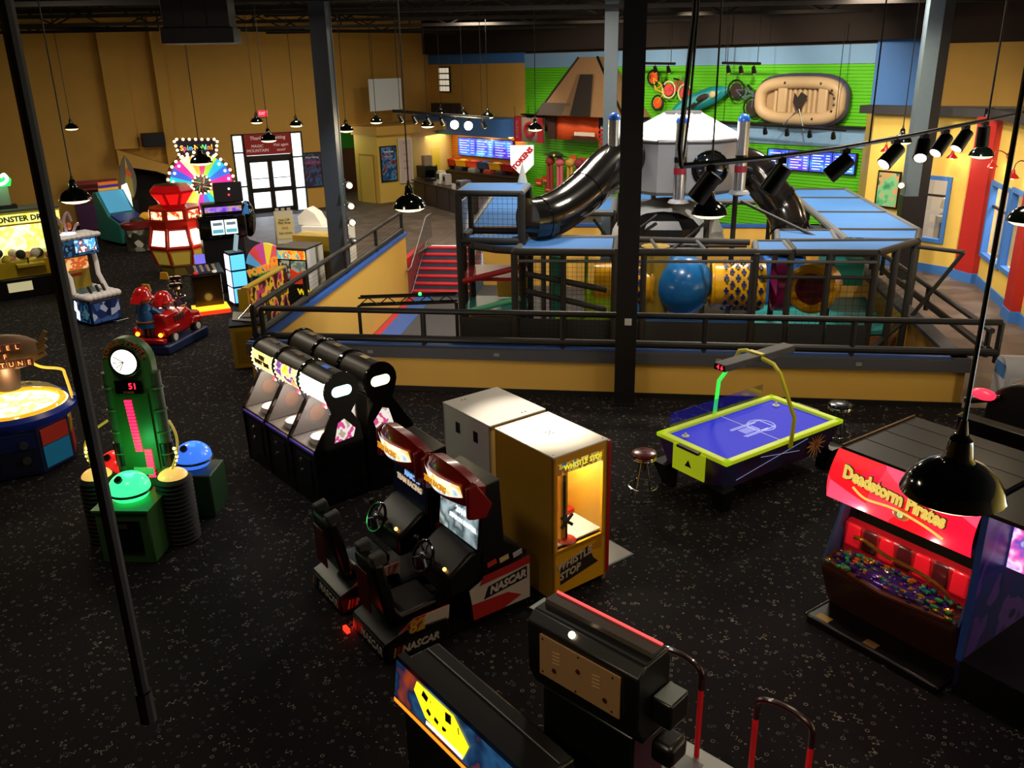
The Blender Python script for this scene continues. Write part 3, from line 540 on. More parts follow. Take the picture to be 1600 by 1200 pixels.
# decks and padding at the lower level
TEAL = mat('teal_padding', '#1f8a8c', 0.5); BLPAD = mat('blue_padding', '#2b63b5', 0.5); LIME = mat('lime_padding', '#b8e020', 0.5); YPAD = mat('yellow_padding', '#f0b516', 0.45); GPAD = mat('pale_green_padding', '#5cc497', 0.5); REDD = mat('red_padding', '#b31f2b', 0.5)
deck([(4.9, 1.5), (9.3, 1.6), (9.3, 3.9), (4.9, 3.9)], 0.25, BLPAD); deck([(9.6, 2.6), (12.4, 3.0), (12.6, 5.8), (9.8, 5.6)], 0.45, TEAL); deck([(3.6, 2.0), (4.9, 2.0), (4.9, 3.4), (3.6, 3.4)], 0.15, mat('gold_pad', '#a3761d', 0.6)); deck([(3.6, 2.0), (4.9, 2.0), (4.9, 3.2), (3.6, 3.2)], 1.0, TEAL); deck([(3.6, 2.0), (4.9, 2.0), (4.9, 3.2), (3.6, 3.2)], 1.7, REDD)
for (p, q, m) in (((3.65, 1.95, 0.95), (4.85, 1.9, 1.3), GPAD), ((3.65, 1.95, 1.62), (4.85, 1.9, 1.95), REDD), ((5.0, 1.5, 1.55), (6.6, 1.5, 1.2), FOAM), ((5.0, 1.5, 1.9), (6.6, 1.5, 1.6), FOAM)): MB().cyl(p, q, 0.06).build('diagonal_pad', m, ps)
MB().box(5.35, 5.65, 3.2, 3.6, 0.25, 1.9).build('pad_post', GPAD, ps, bevel=0.04); MB().box(6.1, 6.75, 2.6, 2.9, 0.25, 1.35).build('pad_wall', LIME, ps, bevel=0.05); MB().cyl((6.15, 2.4, 0.25), (6.15, 2.4, 2.2), 0.04).build('pad_post', LIME, ps); MB().box(5.5, 6.2, 2.5, 2.6, 0.7, 0.78).build('pad_rail', LIME, ps)
MB().sphere((7.0, 2.3, 0.75), 0.33, 14, 8, (1, 1, 1.6)).build('blue_bumper', mat('blue_bumper', '#1f7fc0', 0.35), ps); MB().cyl((7.55, 2.9, 0.25), (7.55, 2.9, 2.2), 0.3).build('gold_roller', mat('gold_roller', '#9a7d20', 0.6), ps)
MB().box(10.1, 11.0, 5.0, 5.9, 0.45, 1.5).build('pad_wall', BLPAD, ps, bevel=0.04); MB().box(11.4, 12.2, 4.6, 5.6, 1.0, 1.6).build('ball_bin', mat('ball_bin_teal', '#2a9a94', 0.5), ps, bevel=0.03)
MB().box(10.9, 12.6, 3.0, 3.4, -1.2, 0.35).build('pad_wall', mat('tan_padding', '#8a5a34', 0.6), ps, bevel=0.04)
SKT = mat('dark_grey_skirt', '#2c2e33', 0.8)
MB().box(6.85, 9.35, 1.5, 1.75, 0.95, 1.06).build('pad_rail', BLPAD, ps, bevel=0.02)
for s0, s1 in ((3.7, 4.8), (4.85, 5.75), (5.8, 6.75), (6.8, 7.3), (7.35, 9.35), (9.45, 10.0), (10.1, 10.75), (10.8, 11.55)): MB().box(s0, s1, 1.44, 1.46, 0.55, 1.0).build('skirt_panel', SKT, ps)
MB().box(3.68, 4.82, 2.28, 2.32, 0.25, 0.8).build('pad_wall', mat('gold_padding', '#b98a1c', 0.5), ps, bevel=0.02); MB().box(4.2, 4.85, 2.9, 3.1, 1.05, 1.6).build('pad_wall', YPAD, ps, bevel=0.03)
# crawl tunnel with the blue ball and cross-pattern lattice ends
TY = mat('yellow_tunnel_plastic', '#f2b20f', 0.3, coat=0.3); TX = mat('navy_cross', '#2a2a6a', 0.5); TZ = 1.37; TT = 3.0
def tring(s0, s1, r, name, m): return MB().cyl((s0, TT, TZ), (s1, TT, TZ), r, seg=24, cap=False).build(name, m, ps)
tring(6.3, 7.55, 0.46, 'tunnel_section', TY); tring(8.72, 9.15, 0.46, 'tunnel_section', TY); tring(9.1, 9.8, 0.5, 'tunnel_section', TY)
MB().sphere((8.14, TT, TZ), 0.64, 28, 16).build('blue_ball', mat('blue_ball_plastic', '#1f6fb4', 0.25, coat=0.5), ps)
for s in (7.5, 8.75): MB().torus((s, TT, TZ), 0.47, 0.035, 'x').build('tunnel_collar', TY, ps)
for s0, cnt in ((6.9, 4), (9.0, 7)):
    for k in range(cnt):
        for j in range(12):
            a = R(j * 30 + 15 * (k % 2)); r = 0.475 if s0 < 8 else 0.515; c = Vector((s0 + k * 0.115, TT + r * math.cos(a), TZ + r * math.sin(a))); e = math.degrees(a) - 90
            MB().obox(c, (0.1, 0.05, 0.02), (e, 0, 0)).obox(c, (0.045, 0.15, 0.02), (e, 0, 0)).build('cross_cutout', TX, ps, smooth=0)
tring(10.0, 10.25, 0.52, 'tunnel_section', mat('magenta_tunnel', '#8c1f5c', 0.35)); MB().torus((0, 0, 0), 0.42, 0.1, 'y').build('tunnel_mouth', TY, ps, loc=(10.72, 2.75, TZ), rot=(0, 0, -28)); MB().cyl((0, -0.02, 0), (0, 0.5, 0), 0.36, seg=24).build('tunnel_throat', mat('crimson_tunnel', '#6e1420', 0.4), ps, loc=(10.72, 2.75, TZ), rot=(0, 0, -28)); MB().cyl((0, 0.05, 0), (0, 0.6, 0), 0.46, seg=24).build('tunnel_barrel', TY, ps, loc=(10.72, 2.75, TZ), rot=(0, 0, -28))
# space hub with black slide tubes and silver rocket pylons
HC = (8.15, 6.2); HR = 1.5
def octo(r, z, n=8): return [(HC[0] + r * math.cos(R(22.5 + 45 * i)), HC[1] + r * math.sin(R(22.5 + 45 * i)), z) for i in range(n)]
for i in range(8):
    a0, a1 = octo(HR, 3.0)[i], octo(HR, 3.0)[(i + 1) % 8]; b0, b1 = octo(HR, 4.12)[i], octo(HR, 4.12)[(i + 1) % 8]; t0, t1 = octo(0.42, 4.66)[i], octo(0.42, 4.66)[(i + 1) % 8]
    MB().quad(a0, a1, b1, b0).build('hub_wall', SILV, ps, smooth=0); MB().quad(b0, b1, t1, t0).build('hub_roof_panel', mat('pale_grey_roof', '#e2e4e8', 0.45, 0.0), ps, smooth=0); MB().cyl(b0, t0, 0.03).build('roof_rib', SILV, ps); MB().cyl(b0, b1, 0.05).build('eave_pipe', GREYM, ps)
MB().prism([p[:2] for p in octo(0.46, 0)], 4.64, 4.7, 'z').build('roof_cap', GREYM, ps); MB().prism([p[:2] for p in octo(HR, 0)], 2.95, 3.02, 'z').build('hub_floor', GREYM, ps)
for p in octo(HR, 0)[::2]: post(p[0], p[1], z1=3.0)
MB().torus((8.72, HC[1] - 1.42, 3.55), 0.36, 0.05, 'y').build('porthole_ring', BLACKG, ps); MB().sphere((8.72, HC[1] - 1.38, 3.55), 0.35, 16, 8, (1, 0.4, 1)).build('porthole', mat('smoked_dome', '#1a1c22', 0.08, coat=1.0), ps)
def pylon(s, t, z0, z1):
    MB().cyl((s, t, z0), (s, t, z1 - 0.12), 0.13, seg=18).build('pylon', mat('polished_silver', '#b4b6bc', 0.25, 0.85), ps); MB().sphere((s, t, z1 - 0.12), 0.135, 18, 8, (1, 1, 1.2), 0, 90).build('pylon_cap', mat('blue_cap_plastic', '#2460c8', 0.25), ps)
    for z, h, m in ((z1 - 0.95, 0.12, BLACKG), (z1 - 1.2, 0.14, mat('red_stripe', '#8e1b2c', 0.4))): MB().cyl((s, t, z), (s, t, z + h), 0.136, seg=18).build('pylon_stripe', m, ps)
    MB().lathe([(0.05, -0.12), (0.24, -0.06), (0.2, 0.0), (0.13, 0.02)], 18, (s, t, z0)).build('pylon_nozzle', SILV, ps)
pylon(8.06, 4.6, 2.9, 4.66); pylon(9.4, 4.95, 3.05, 4.66); pylon(6.6, 4.9, 3.1, 4.72)
def bez(p, n=10):
    out = []
    for i in range(len(p) - 1):
        a = p[max(i - 1, 0)]; b, c = p[i], p[i + 1]; d = p[min(i + 2, len(p) - 1)]
        for k in range(n):
            u = k / n; out.append(tuple(0.5 * (2 * b[j] + (c[j] - a[j]) * u + (2 * a[j] - 5 * b[j] + 4 * c[j] - d[j]) * u * u + (3 * b[j] - a[j] - 3 * c[j] + d[j]) * u ** 3) for j in range(3)))
    return out + [tuple(p[-1])]
sl = bez([(4.92, 2.6, 2.76), (5.2, 2.85, 2.76), (5.55, 3.4, 2.86), (6.0, 4.1, 3.14), (6.45, 4.8, 3.55), (6.95, 5.4, 3.78), (7.5, 5.8, 3.8)])
MB().tube(sl, 0.46, 24).build('slide_tube', SLIDE, ps, smooth=50)
for k in (9, 31, 50): MB().tube([sl[k - 1], sl[k], sl[k + 1]], 0.475, 24).build('slide_joint', SLIDE, ps, smooth=50)
sr = bez([(9.3, 6.0, 3.55), (9.8, 6.1, 3.4), (10.15, 6.0, 3.0), (10.55, 5.9, 2.5), (10.7, 5.6, 2.0), (10.6, 5.3, 1.5)])
MB().tube(sr, 0.42, 20).build('slide_tube', mat('brown_black_slide', '#1b1512', 0.18, coat=0.5), ps, smooth=50)
for k in (14, 26, 38): MB().tube([sr[k - 1], sr[k], sr[k + 1]], 0.45, 20).build('slide_joint', SLIDE, ps, smooth=50)
# rear modules seen between slide and hub
RB = [(4.9, 6.0), (6.6, 6.0), (6.6, 8.2), (4.9, 8.2)]
roof(RB, ZR, 0.04); frame(RB, ZR, 0.08, [PADL] * 4)
for p in RB: post(*p, z1=ZR)
RC = [(6.8, 8.2), (10.9, 8.2), (10.9, 10.2), (6.8, 10.2)]; roof(RC, ZR - 0.05, 0.04); frame(RC, ZR - 0.05, 0.07, [PADL] * 4)
for p in RC: post(*p, z1=ZR)
for p, q in (((6.4, 4.2, 1.7), (7.6, 4.4, 2.6)), ((6.9, 4.2, 1.6), (6.2, 4.4, 2.5)), ((7.6, 3.6, 1.7), (9.2, 5.0, 2.75)), ((9.4, 4.4, 2.9), (11.2, 2.9, 2.2)), ((6.0, 4.3, 1.9), (9.6, 4.5, 1.9))): MB().cyl(p, q, 0.035).build('brace', PIPE, ps)
MB().sphere((7.9, 5.9, 1.75), 1.35, 20, 6, (1, 0.9, 0.75), 0, 90).build('white_dome', mat('white_dome', '#c4c6c8', 0.5), ps); MB().sphere((7.75, 5.0, 2.1), 0.8, 6, 4, (1.1, 0.6, 0.6), -10, 90).build('black_canopy', BLACK, ps, smooth=0)
MB().cyl((4.75, 3.2, 3.4), (4.75, 3.2, 3.85), 0.12, 0.005, 16).build('cone_finial', mat('pale_cone', '#c9cfca', 0.4), ps)
# ------------------------------------------------------------------ pendant lamps
SHADE = mat('dark_green_black_enamel', '#0b100d', 0.12, coat=0.8); BOWL = mat('lit_glass_bowl', '#ffe2ad', 0.4, emit=2.4); COPPER = mat('brass_socket', '#4a3a24', 0.4, 0.7)
def make_pendant(label, loc, e=55):
    t = thing('pendant_lamp', label, 'lamp', loc, 0, 'pendant lamps'); x, y, z = loc
    MB().lathe([(0.228, 0.0), (0.222, 0.015), (0.205, 0.06), (0.17, 0.11), (0.12, 0.145), (0.075, 0.165), (0.06, 0.19), (0.052, 0.27), (0.03, 0.295), (0.0, 0.3)], 28).build('shade', SHADE, t)
    MB().lathe([(0.0, -0.06), (0.08, -0.056), (0.15, -0.042), (0.195, -0.018), (0.21, 0.004)], 28).build('glass_bowl', BOWL, t)
    MB().cyl((0, 0, 0.29), (0, 0, 7.9 - z), 0.011, seg=6).build('cord', BLACK, t); MB().cyl((0, 0, 0.28), (0, 0, 0.36), 0.03, 0.015).build('socket_cap', COPPER, t)
    return t
PEND = [((2.03, 3.6, 3.9), 'large black dome pendant lamp hanging closest, in front of the red marquee machine', 95), ((-6.49, 13.24, 4.0), 'black dome pendant lamp hanging low beside the yellow crane machine', 70),
    ((-14.69, 30.62, 4.0), 'small black pendant lamp high against the far left yellow wall', 45), ((-1.34, 11.89, 4.0), 'black dome pendant lamp hanging above the stairs to the play pit', 32), ((2.5, 10.92, 4.0), 'black dome pendant lamp with bright rim hanging before the silver hub', 32),
    ((-6.31, 18.43, 4.0), 'dark pendant lamp hanging right in front of the prize wheel', 130), ((-6.36, 24.05, 4.0), 'dark pendant lamp overlapping the red entrance banner', 45), ((-8.92, 32.37, 4.0), 'small dark pendant lamp left of the exit sign', 50),
    ((-7.0, 30.13, 4.0), 'small dark pendant lamp right of the entrance banner', 50), ((-4.48, 31.08, 4.0), 'small pendant lamp just under the hanging white board', 50), ((-4.84, 27.21, 4.0), 'pendant lamp half hidden by the slate column', 45),
    ((-2.51, 28.58, 4.0), 'pendant lamp by the end of the far spot rail', 50), ((-2.59, 35.71, 4.0), 'far pendant lamp left of the blazing spots at the counter', 50), ((-1.64, 34.05, 4.0), 'far pendant lamp directly above the blazing spots', 50),
    ((-0.7, 32.92, 4.0), 'far pendant lamp right of the blazing spots', 50), ((0.81, 26.29, 4.0), 'pendant lamp in front of the red and grey team flag', 45), ((8.83, 20.14, 4.0), 'green tinted pendant lamp beside the grey column by the party room', 50),
    ((9.04, 17.05, 4.0), 'pendant lamp at the right end of the near spot rail', 45), ((5.97, 10.02, 4.0), 'pendant lamp cut off by the right edge of the view', 30)]
for loc, lab, e in PEND:
    make_pendant(lab, loc); lamp('pendant_light', 'SPOT', (loc[0], loc[1], loc[2] - 0.09), e, WARM, 0.1, aim=(loc[0], loc[1], 0), spot=165, blend=0.5)
hr_ = thing('hanging_rod', 'thick dark rod hanging down very close on the left', 'rod', (-0.63, 1.2, 4.78)); MB().cyl((0, 0, 0.0), (0, 0, 3.1), 0.0105, seg=10).build('rod', mat('dark_bronze_rod', '#120c09', 0.5), hr_); MB().cyl((0, 0, -0.02), (0, 0, 0.04), 0.014, seg=10).build('rod_ferrule', mat('dark_bronze_rod', '#120c09', 0.5), hr_)

# ------------------------------------------------------------------ near spot rail
RAILP = [(1.14, 5.86), (1.82, 6.25), (2.52, 6.84), (3.51, 7.87), (4.48, 8.95), (5.58, 10.15), (6.6, 11.3)]
tr = thing('spot_rail', 'black spot rail crossing the upper right of the view', 'light rail', (0, 0, 5.15)); TRM = mat('black_track', '#0c0b0b', 0.4)
MB().tube([(x, y, 0) for x, y in RAILP], 0.019, 8).build('rail', TRM, tr); MB().tube([(1.14, 5.86, 0.0), (1.12, 5.84, 0.12), (1.13, 5.84, 0.3), (1.18, 5.88, 0.9), (1.18, 5.88, 2.75)], 0.017, 8).build('conduit', TRM, tr); MB().tube([(1.15, 5.87, 0.02), (1.17, 5.85, 0.3), (1.2, 5.88, 0.9), (1.2, 5.88, 2.75)], 0.008, 6).build('cable', TRM, tr)
for x, y in ((2.9, 7.2), (5.1, 9.6)): MB().cyl((x, y, 0), (x, y, 2.75), 0.006, seg=6).build('hanger', TRM, tr)
def rail_pt(u):
    seg = [(Vector(RAILP[i] + (0,)), Vector(RAILP[i + 1] + (0,))) for i in range(len(RAILP) - 1)]; L = [(b - a).length for a, b in seg]; d = u
    for (a, b), l in zip(seg, L):
        if d <= l: return a.lerp(b, d / l)
        d -= l
    return seg[-1][1]
HEADS = [(0.25, (-0.55, 0.1, -0.8), 0, 'first black spot from the conduit end of the near rail'), (0.95, (-0.5, 0.15, -0.85), 0, 'second black spot from the conduit end of the near rail'), (1.84, (-0.62, 0.1, -0.6), 0, 'third black spot on the near rail, tilted left'),
         (2.85, (-0.72, -0.35, -0.65), 1, 'lit black spot on the near rail left of the grey column'), (3.55, (-0.35, -0.62, -0.6), 1, 'blazing spot on the near rail in front of the grey column'), (4.15, (-0.6, -0.35, -0.7), 1, 'lit black spot on the near rail right of the grey column'),
         (4.8, (-0.55, -0.25, -0.75), 1, 'lit black spot on the near rail before the red pillar'), (5.45, (0.05, 0.0, -1.0), 0, 'upright black spot at the right of the near rail')]
for u, dv, lit, lab in HEADS:
    p = rail_pt(u); t = thing('track_spotlight', lab, 'spotlight', (p.x, p.y, 5.15), 0, 'near rail spots'); dv = Vector(dv).normalized(); piv = Vector((0, 0, -0.12)); s = 1.0 + (p.length - 6) * 0.0
    MB().box(-0.03, 0.03, -0.03, 0.03, -0.05, -0.01).build('adapter', TRM, t); MB().cyl((0, 0, -0.04), (0, 0, -0.13), 0.011).build('stem', TRM, t); a, b = piv - dv * 0.06, piv + dv * 0.15
    MB().cyl(a, b, 0.062, 0.066, 18).build('can', TRM, t, bevel=0.006); MB().cyl(b - dv * 0.004, b + dv * 0.002, 0.052, seg=18).build('lens', mat('lit_lens', '#fff0cf', 0.3, emit=14) if lit else mat('dim_lens', '#6a5f4c', 0.3, emit=0.2), t)
    if lit: lamp('spot_beam', 'SPOT', Vector((p.x, p.y, 5.15)) + b + dv * 0.02, 28, WARM, 0.05, aim=Vector((p.x, p.y, 5.15)) + b + dv * 3, spot=70)
# ------------------------------------------------------------------ gooseneck lamps on the party room wall
def goose(label, base, n, shade_m):
    t = thing('gooseneck_lamp', label, 'lamp', base, 0, 'gooseneck wall lamps'); n = Vector((*n, 0)).normalized()
    MB().cyl((0, 0, 0), n * 0.03, 0.07).build('wall_rose', mat('copper_rose', '#8a3f24', 0.4, 0.5), t); P = [n * 0.02, n * 0.1 + Vector((0, 0, 0.07)), n * 0.22 + Vector((0, 0, 0.12)), n * 0.32 + Vector((0, 0, 0.06)), n * 0.35 + Vector((0, 0, -0.08))]
    MB().tube(bez([tuple(p) for p in P], 5), 0.014, 6).build('arm', mat('copper_rose', '#8a3f24', 0.4, 0.5), t); c = n * 0.35 + Vector((0, 0, -0.27))
    MB().lathe([(0.15, 0.0), (0.11, 0.05), (0.05, 0.11), (0.03, 0.19), (0, 0.2)], 18, tuple(c)).build('shade', shade_m, t); MB().sphere(tuple(c + Vector((0, 0, 0.03))), 0.06, 10, 6).build('bulb', mat('gooseneck_bulb', '#ffd9a0', 0.4, emit=8), t)
    lamp('gooseneck_light', 'POINT', Vector(base) + c + Vector((0, 0, -0.06)), 9, WARM, 0.05)
RS = mat('red_enamel', '#a81818', 0.25); NR1 = (-0.8, -0.6); NRB = (-0.97, 0.24)
goose('red gooseneck wall lamp over the green framed poster', (11.0, 25.6, 3.55), NR1, RS); goose('red gooseneck wall lamp above the party room window left of the red pillar', (12.15, 24.06, 3.5), NR1, RS)
goose('red gooseneck wall lamp right of the red pillar', (12.4, 22.1, 3.45), NRB, RS); goose('red gooseneck wall lamp at the far right edge', (11.95, 20.3, 3.4), NRB, RS)
poster('framed_poster', 'green poster in dark frame on the yellow party room wall', (11.0, 25.53, 1.72), -53, 0.62, 0.95, art('poster_green', ['#3d8a63', '#58a878', '#7fbf8a', '#c8a070', '#45754f'], 2.5, 0, 'noise'), [])
# ------------------------------------------------------------------ column spots (glowing clip lamps on the slate column and grey column)
def cliplamp(label, loc, dv, lit=True):
    t = thing('clip_spotlight', label, 'spotlight', loc, 0, 'clip spots on columns'); dv = Vector(dv).normalized(); MB().cyl((0, 0, 0), dv * 0.16, 0.05, 0.1, 14).build('reflector', STEEL, t); MB().tube([(0, 0, -0.1), (-0.08, 0, 0), (0, 0, 0.1)], 0.012, 6).build('bracket', STEEL, t)
    MB().sphere(tuple(dv * 0.17), 0.065, 12, 8).build('bulb', mat('clip_bulb', '#ffe1a8', 0.4, emit=9) if lit else STEEL, t)
for z, lab in ((3.12, 'upper'), (2.62, 'second'), (2.22, 'third')): cliplamp(f'{lab} glowing clip spot on the right side of the slate column', (-3.98, 21.7, z), (0.6, -0.6, -0.2))
cliplamp('unlit clip spot lowest on the slate column', (-3.98, 21.7, 1.75), (0.6, -0.6, -0.2), False)
cliplamp('glowing clip spot beside the green poster on the grey column', (10.51, 23.42, 2.62), (-0.7, -0.5, -0.1)); cliplamp('unlit clip spot low on the grey column', (10.51, 23.42, 1.65), (-0.7, -0.5, -0.1), False)
# ------------------------------------------------------------------ far spot rail over the counter
def farrail(label, p0, p1, heads, lit, name='far_spot_rail', drop=0.0):
    t = thing(name, label, 'light rail', (0, 0, 0)); p0, p1 = Vector(p0), Vector(p1); MB().cyl(p0, p1, 0.045, seg=8).build('rail', TRM, t)
    for k in (0.08, 0.92): q = p0.lerp(p1, k); MB().cyl(q, (q.x, q.y, min(7.9, q.z + 3.2)), 0.012, seg=5).build('hanger', TRM, t)
    for i in range(heads):
        q = p0.lerp(p1, (i + 0.5) / heads); on = i in lit; dv = Vector((0.3, 0.6, -0.75)) if not on else Vector((-0.1, -0.6, -0.6)); dv.normalize()
        MB().cyl(q, q + Vector((0, 0, -0.16)), 0.02, seg=6).build('stem', TRM, t); h = MB().cyl(q + Vector((0, 0, -0.16)) - dv * 0.06, q + Vector((0, 0, -0.16)) + dv * 0.16, 0.06, 0.085, 12).build('spot_can', TRM, t)
        MB().sphere(tuple(q + Vector((0, 0, -0.16)) + dv * 0.15), 0.07 if not on else 0.13, 12, 8).build('spot_lens', mat('blazing_lens', '#ffe6c4', 0.4, emit=22) if on else mat('soft_lens', '#ffd7a0', 0.4, emit=2.2), t)
farrail('spot rail with two blazing lamps over the snack counter', (-3.52, 28.0, 4.5), (-0.54, 28.0, 4.24), 7, (4, 5))
lamp('counter_glow', 'POINT', (-1.2, 27.6, 3.8), 160, WARM, 0.15)
farrail('small spot rail along the top of the green wall above the bicycles', W3(14.0, 1.2, 5.75), W3(16.4, 1.2, 5.7), 4, (), 'wall_spot_rail'); farrail('small spot rail along the top of the green wall left of the raft', W3(18.4, 1.2, 5.7), W3(19.9, 1.2, 5.66), 3, (), 'wall_spot_rail')
farrail('long spot rail under the rubber raft', W3(18.0, 0.9, 3.72), W3(23.0, 0.9, 3.62), 6, (), 'wall_spot_rail')
# ------------------------------------------------------------------ menu screens
def menu(label, d0, d1, z0, z1, n, off):
    t = thing('menu_screen', label, 'screen', W3(d0, 0.12, 0), WANG); L = d1 - d0; BOX('bezel', t, BLACK, -0.03, L + 0.03, -0.08, 0.02, z0 - 0.03, z1 + 0.03)
    w = L / n; wh = mat('menu_text', '#d8e4ff', 0.5, emit=1.2)
    for i in range(n):
        p = BOX('screen_panel', t, art('menu_glow' + str(off + i), [['#2233c8', '#3a4fe0', '#2c8fe8'], ['#2a2ab8', '#3858e0', '#4fa8f0'], ['#2030b0', '#5038c8', '#3d8ce8'], ['#1c2ea8', '#3050d0', '#30b0e0']][(off + i) % 4], 1.6, 1.3, 'noise', 0.3, False), i * w + 0.02, (i + 1) * w - 0.02, -0.09, -0.08, z0, z1)
        for k in range(6): b = MB(); zz = z1 - 0.1 - k * (z1 - z0) * 0.14; b.box(i * w + 0.1, i * w + w * (0.5 if k % 2 else 0.62), -0.095, -0.09, zz - 0.025, zz).box(i * w + w * 0.72, i * w + w * 0.9, -0.095, -0.09, zz - 0.025, zz); stuff(b.build('menu_line', wh, p, smooth=0))
    return t
menu('three glowing blue menu screens on the orange slat wall', 2.85, 6.72, 1.66, 2.46, 3, 0); menu('four glowing blue menu screens on the green slat wall', 19.85, 23.1, 2.18, 2.82, 4, 1)
for d in (5.0, 6.9): 
    o = MB().sphere(tuple(W3(d, 0.5, 2.68)), 0.12, 10, 5, (1, 1, 0.5)).build('soffit_downlight', mat('downlight_glow', '#ffc860', 0.4, emit=5)); tag(o, 'small warm downlight in the soffit ' + ('over the middle menu screen' if d < 6 else 'at the right end of the menu screens'), 'light')
    lamp('soffit_light', 'POINT', W3(d, 0.5, 2.5), 14, WARM, 0.08)
lamp('counter_room_light', 'AREA', W3(3.0, 1.6, 2.7), 60, SOFT, 2.0, aim=W3(3.0, 1.6, 0)); lamp('token_wall_light', 'SPOT', W3(9.0, 3.5, 5.0), 160, SOFT, 0.2, aim=W3(9.5, 0, 1.8), spot=90)
# ------------------------------------------------------------------ snack counter and what stands on it
ct = thing('snack_counter', 'long dark brown snack counter in front of the menu screens', 'counter', (-4.27, 39.98, 0), -60.3); CB = mat('dark_brown_counter', '#2b1f1c', 0.5)
BOX('counter_front', ct, CB, 0, 4.9, 0, 0.7, 0, 0.95, 0.01); BOX('counter_top', ct, mat('counter_top', '#3a2c27', 0.35), -0.05, 4.95, -0.08, 0.8, 0.95, 1.0)
for i in range(4): BOX('front_panel', ct, mat('brown_panel', '#35251f', 0.5), 0.1 + i * 1.2, 1.2 + i * 1.2, -0.02, 0, 0.08, 0.9)
def on_counter(d, o, z=1.0): a = R(-60.3); return (-4.27 + math.cos(a) * d - math.sin(a) * o, 39.98 + math.sin(a) * d + math.cos(a) * o, z)
rg = thing('cash_register', 'black till screen standing on the snack counter', 'register', on_counter(1.0, 0.4), -20); BOX('base', rg, BLACK, -0.2, 0.2, -0.2, 0.2, 0, 0.1); MB().obox((0, -0.05, 0.3), (0.42, 0.03, 0.32), (-20, 0, 0)).build('screen', BLACKG, rg); MB().cyl((0, 0, 0.08), (0, 0, 0.25), 0.03).build('neck', BLACK, rg)
cf = thing('drink_machine', 'black drinks machine at the wall end of the counter', 'drink machine', on_counter(-0.45, 0.9, 0), -60); BOX('cabinet', cf, BLACK, -0.4, 0.4, -0.35, 0.35, 0, 1.5, 0.02); BOX('hopper', cf, mat('pale_hopper', '#a7937c', 0.5), -0.15, 0.2, -0.2, 0.2, 1.5, 1.95, 0.02); BOX('drip_tray', cf, STEEL, -0.3, 0.3, -0.45, -0.35, 0.95, 1.0)
for d, o, w, h, nm, lab, m in ((2.2, 0.35, 0.32, 0.5, 'cup_dispenser', 'white paper cup dispenser on the snack counter', WHITE), (2.75, 0.35, 0.3, 0.42, 'napkin_box', 'pale napkin box near the middle of the snack counter', mat('pale_box', '#a5a09c', 0.5)), (4.2, 0.4, 0.5, 0.3, 'card_terminal', 'grey card terminal at the near end of the snack counter', GREYM)):
    t = thing(nm, lab, 'counter item', on_counter(d, o), -60); BOX('box', t, m, -w / 2, w / 2, -w / 2, w / 2, 0, h, 0.02); BOX('face', t, BLACK, -w / 3, w / 3, -w / 2 - 0.01, -w / 2, h * 0.4, h * 0.85); BOX('lid', t, STEEL, -w / 2.2, w / 2.2, -w / 2.2, w / 2.2, h, h + 0.03)
bc = thing('back_counter', 'dark back counter along the orange slat wall', 'counter', W3(1.8, 0.1), WANG); BOX('cabinet', bc, CB, 0, 5.6, -0.65, 0, 0, 0.9); BOX('worktop', bc, mat('counter_top', '#3a2c27', 0.35), 0, 5.6, -0.7, 0, 0.9, 0.95); BOX('shelf', bc, CB, 0.6, 5.6, -0.35, 0, 1.1, 1.13)
for i, (c, lab) in enumerate((('#b02718', 'red bin furthest left on the counter shelf'), ('#e0a21a', 'yellow bin next to the furthest left red bin'), ('#e2481c', 'orange bin in the middle of the counter shelf'), ('#27427e', 'blue bin on the counter shelf'), ('#e3ad22', 'yellow bin between the blue bin and right red bin'), ('#a51f1c', 'red bin furthest right on the counter shelf'))):
    t = thing('prize_bin', lab, 'bin', W3(2.5 + i * 0.82, 0.3, 1.14), WANG, 'bins on the counter shelf'); m = mat('bin' + c, c, 0.4); b = MB(); b.add([(-0.36, -0.2, 0), (0.36, -0.2, 0), (0.36, 0.2, 0), (-0.36, 0.2, 0), (-0.4, -0.26, 0.3), (0.4, -0.26, 0.3), (0.4, 0.22, 0.3), (-0.4, 0.22, 0.3)], [(3, 2, 1, 0), (0, 1, 5, 4), (1, 2, 6, 5), (2, 3, 7, 6), (3, 0, 4, 7)]); b.build('tub', m, t)
    MB().sphere((0, 0, 0.22), 0.3, 10, 5, (1.15, 0.7, 0.45), 0, 90).build('heap_of_prizes', m, t); BOX('rim', t, m, -0.41, 0.41, -0.28, -0.25, 0.27, 0.32)
for i, (d, z, m) in enumerate(((3.3, 0.95, '#2a2a33'), (4.3, 0.95, '#8a8f94'), (5.4, 0.95, '#a8382c'), (6.2, 0.95, '#2b2b30'))):
    t = thing('kitchen_appliance', ['black coffee maker on the back counter', 'grey hot dog warmer on the back counter', 'red popcorn box on the back counter', 'dark mixer at the right end of the back counter'][i], 'appliance', W3(d, 0.5, z), WANG); BOX('body', t, mat('appl' + m, m, 0.4), -0.25, 0.25, -0.18, 0.18, 0, 0.16, 0.01); BOX('head', t, mat('appl' + m, m, 0.4), -0.2, 0.2, -0.14, 0.14, 0.08, 0.2, 0.01)
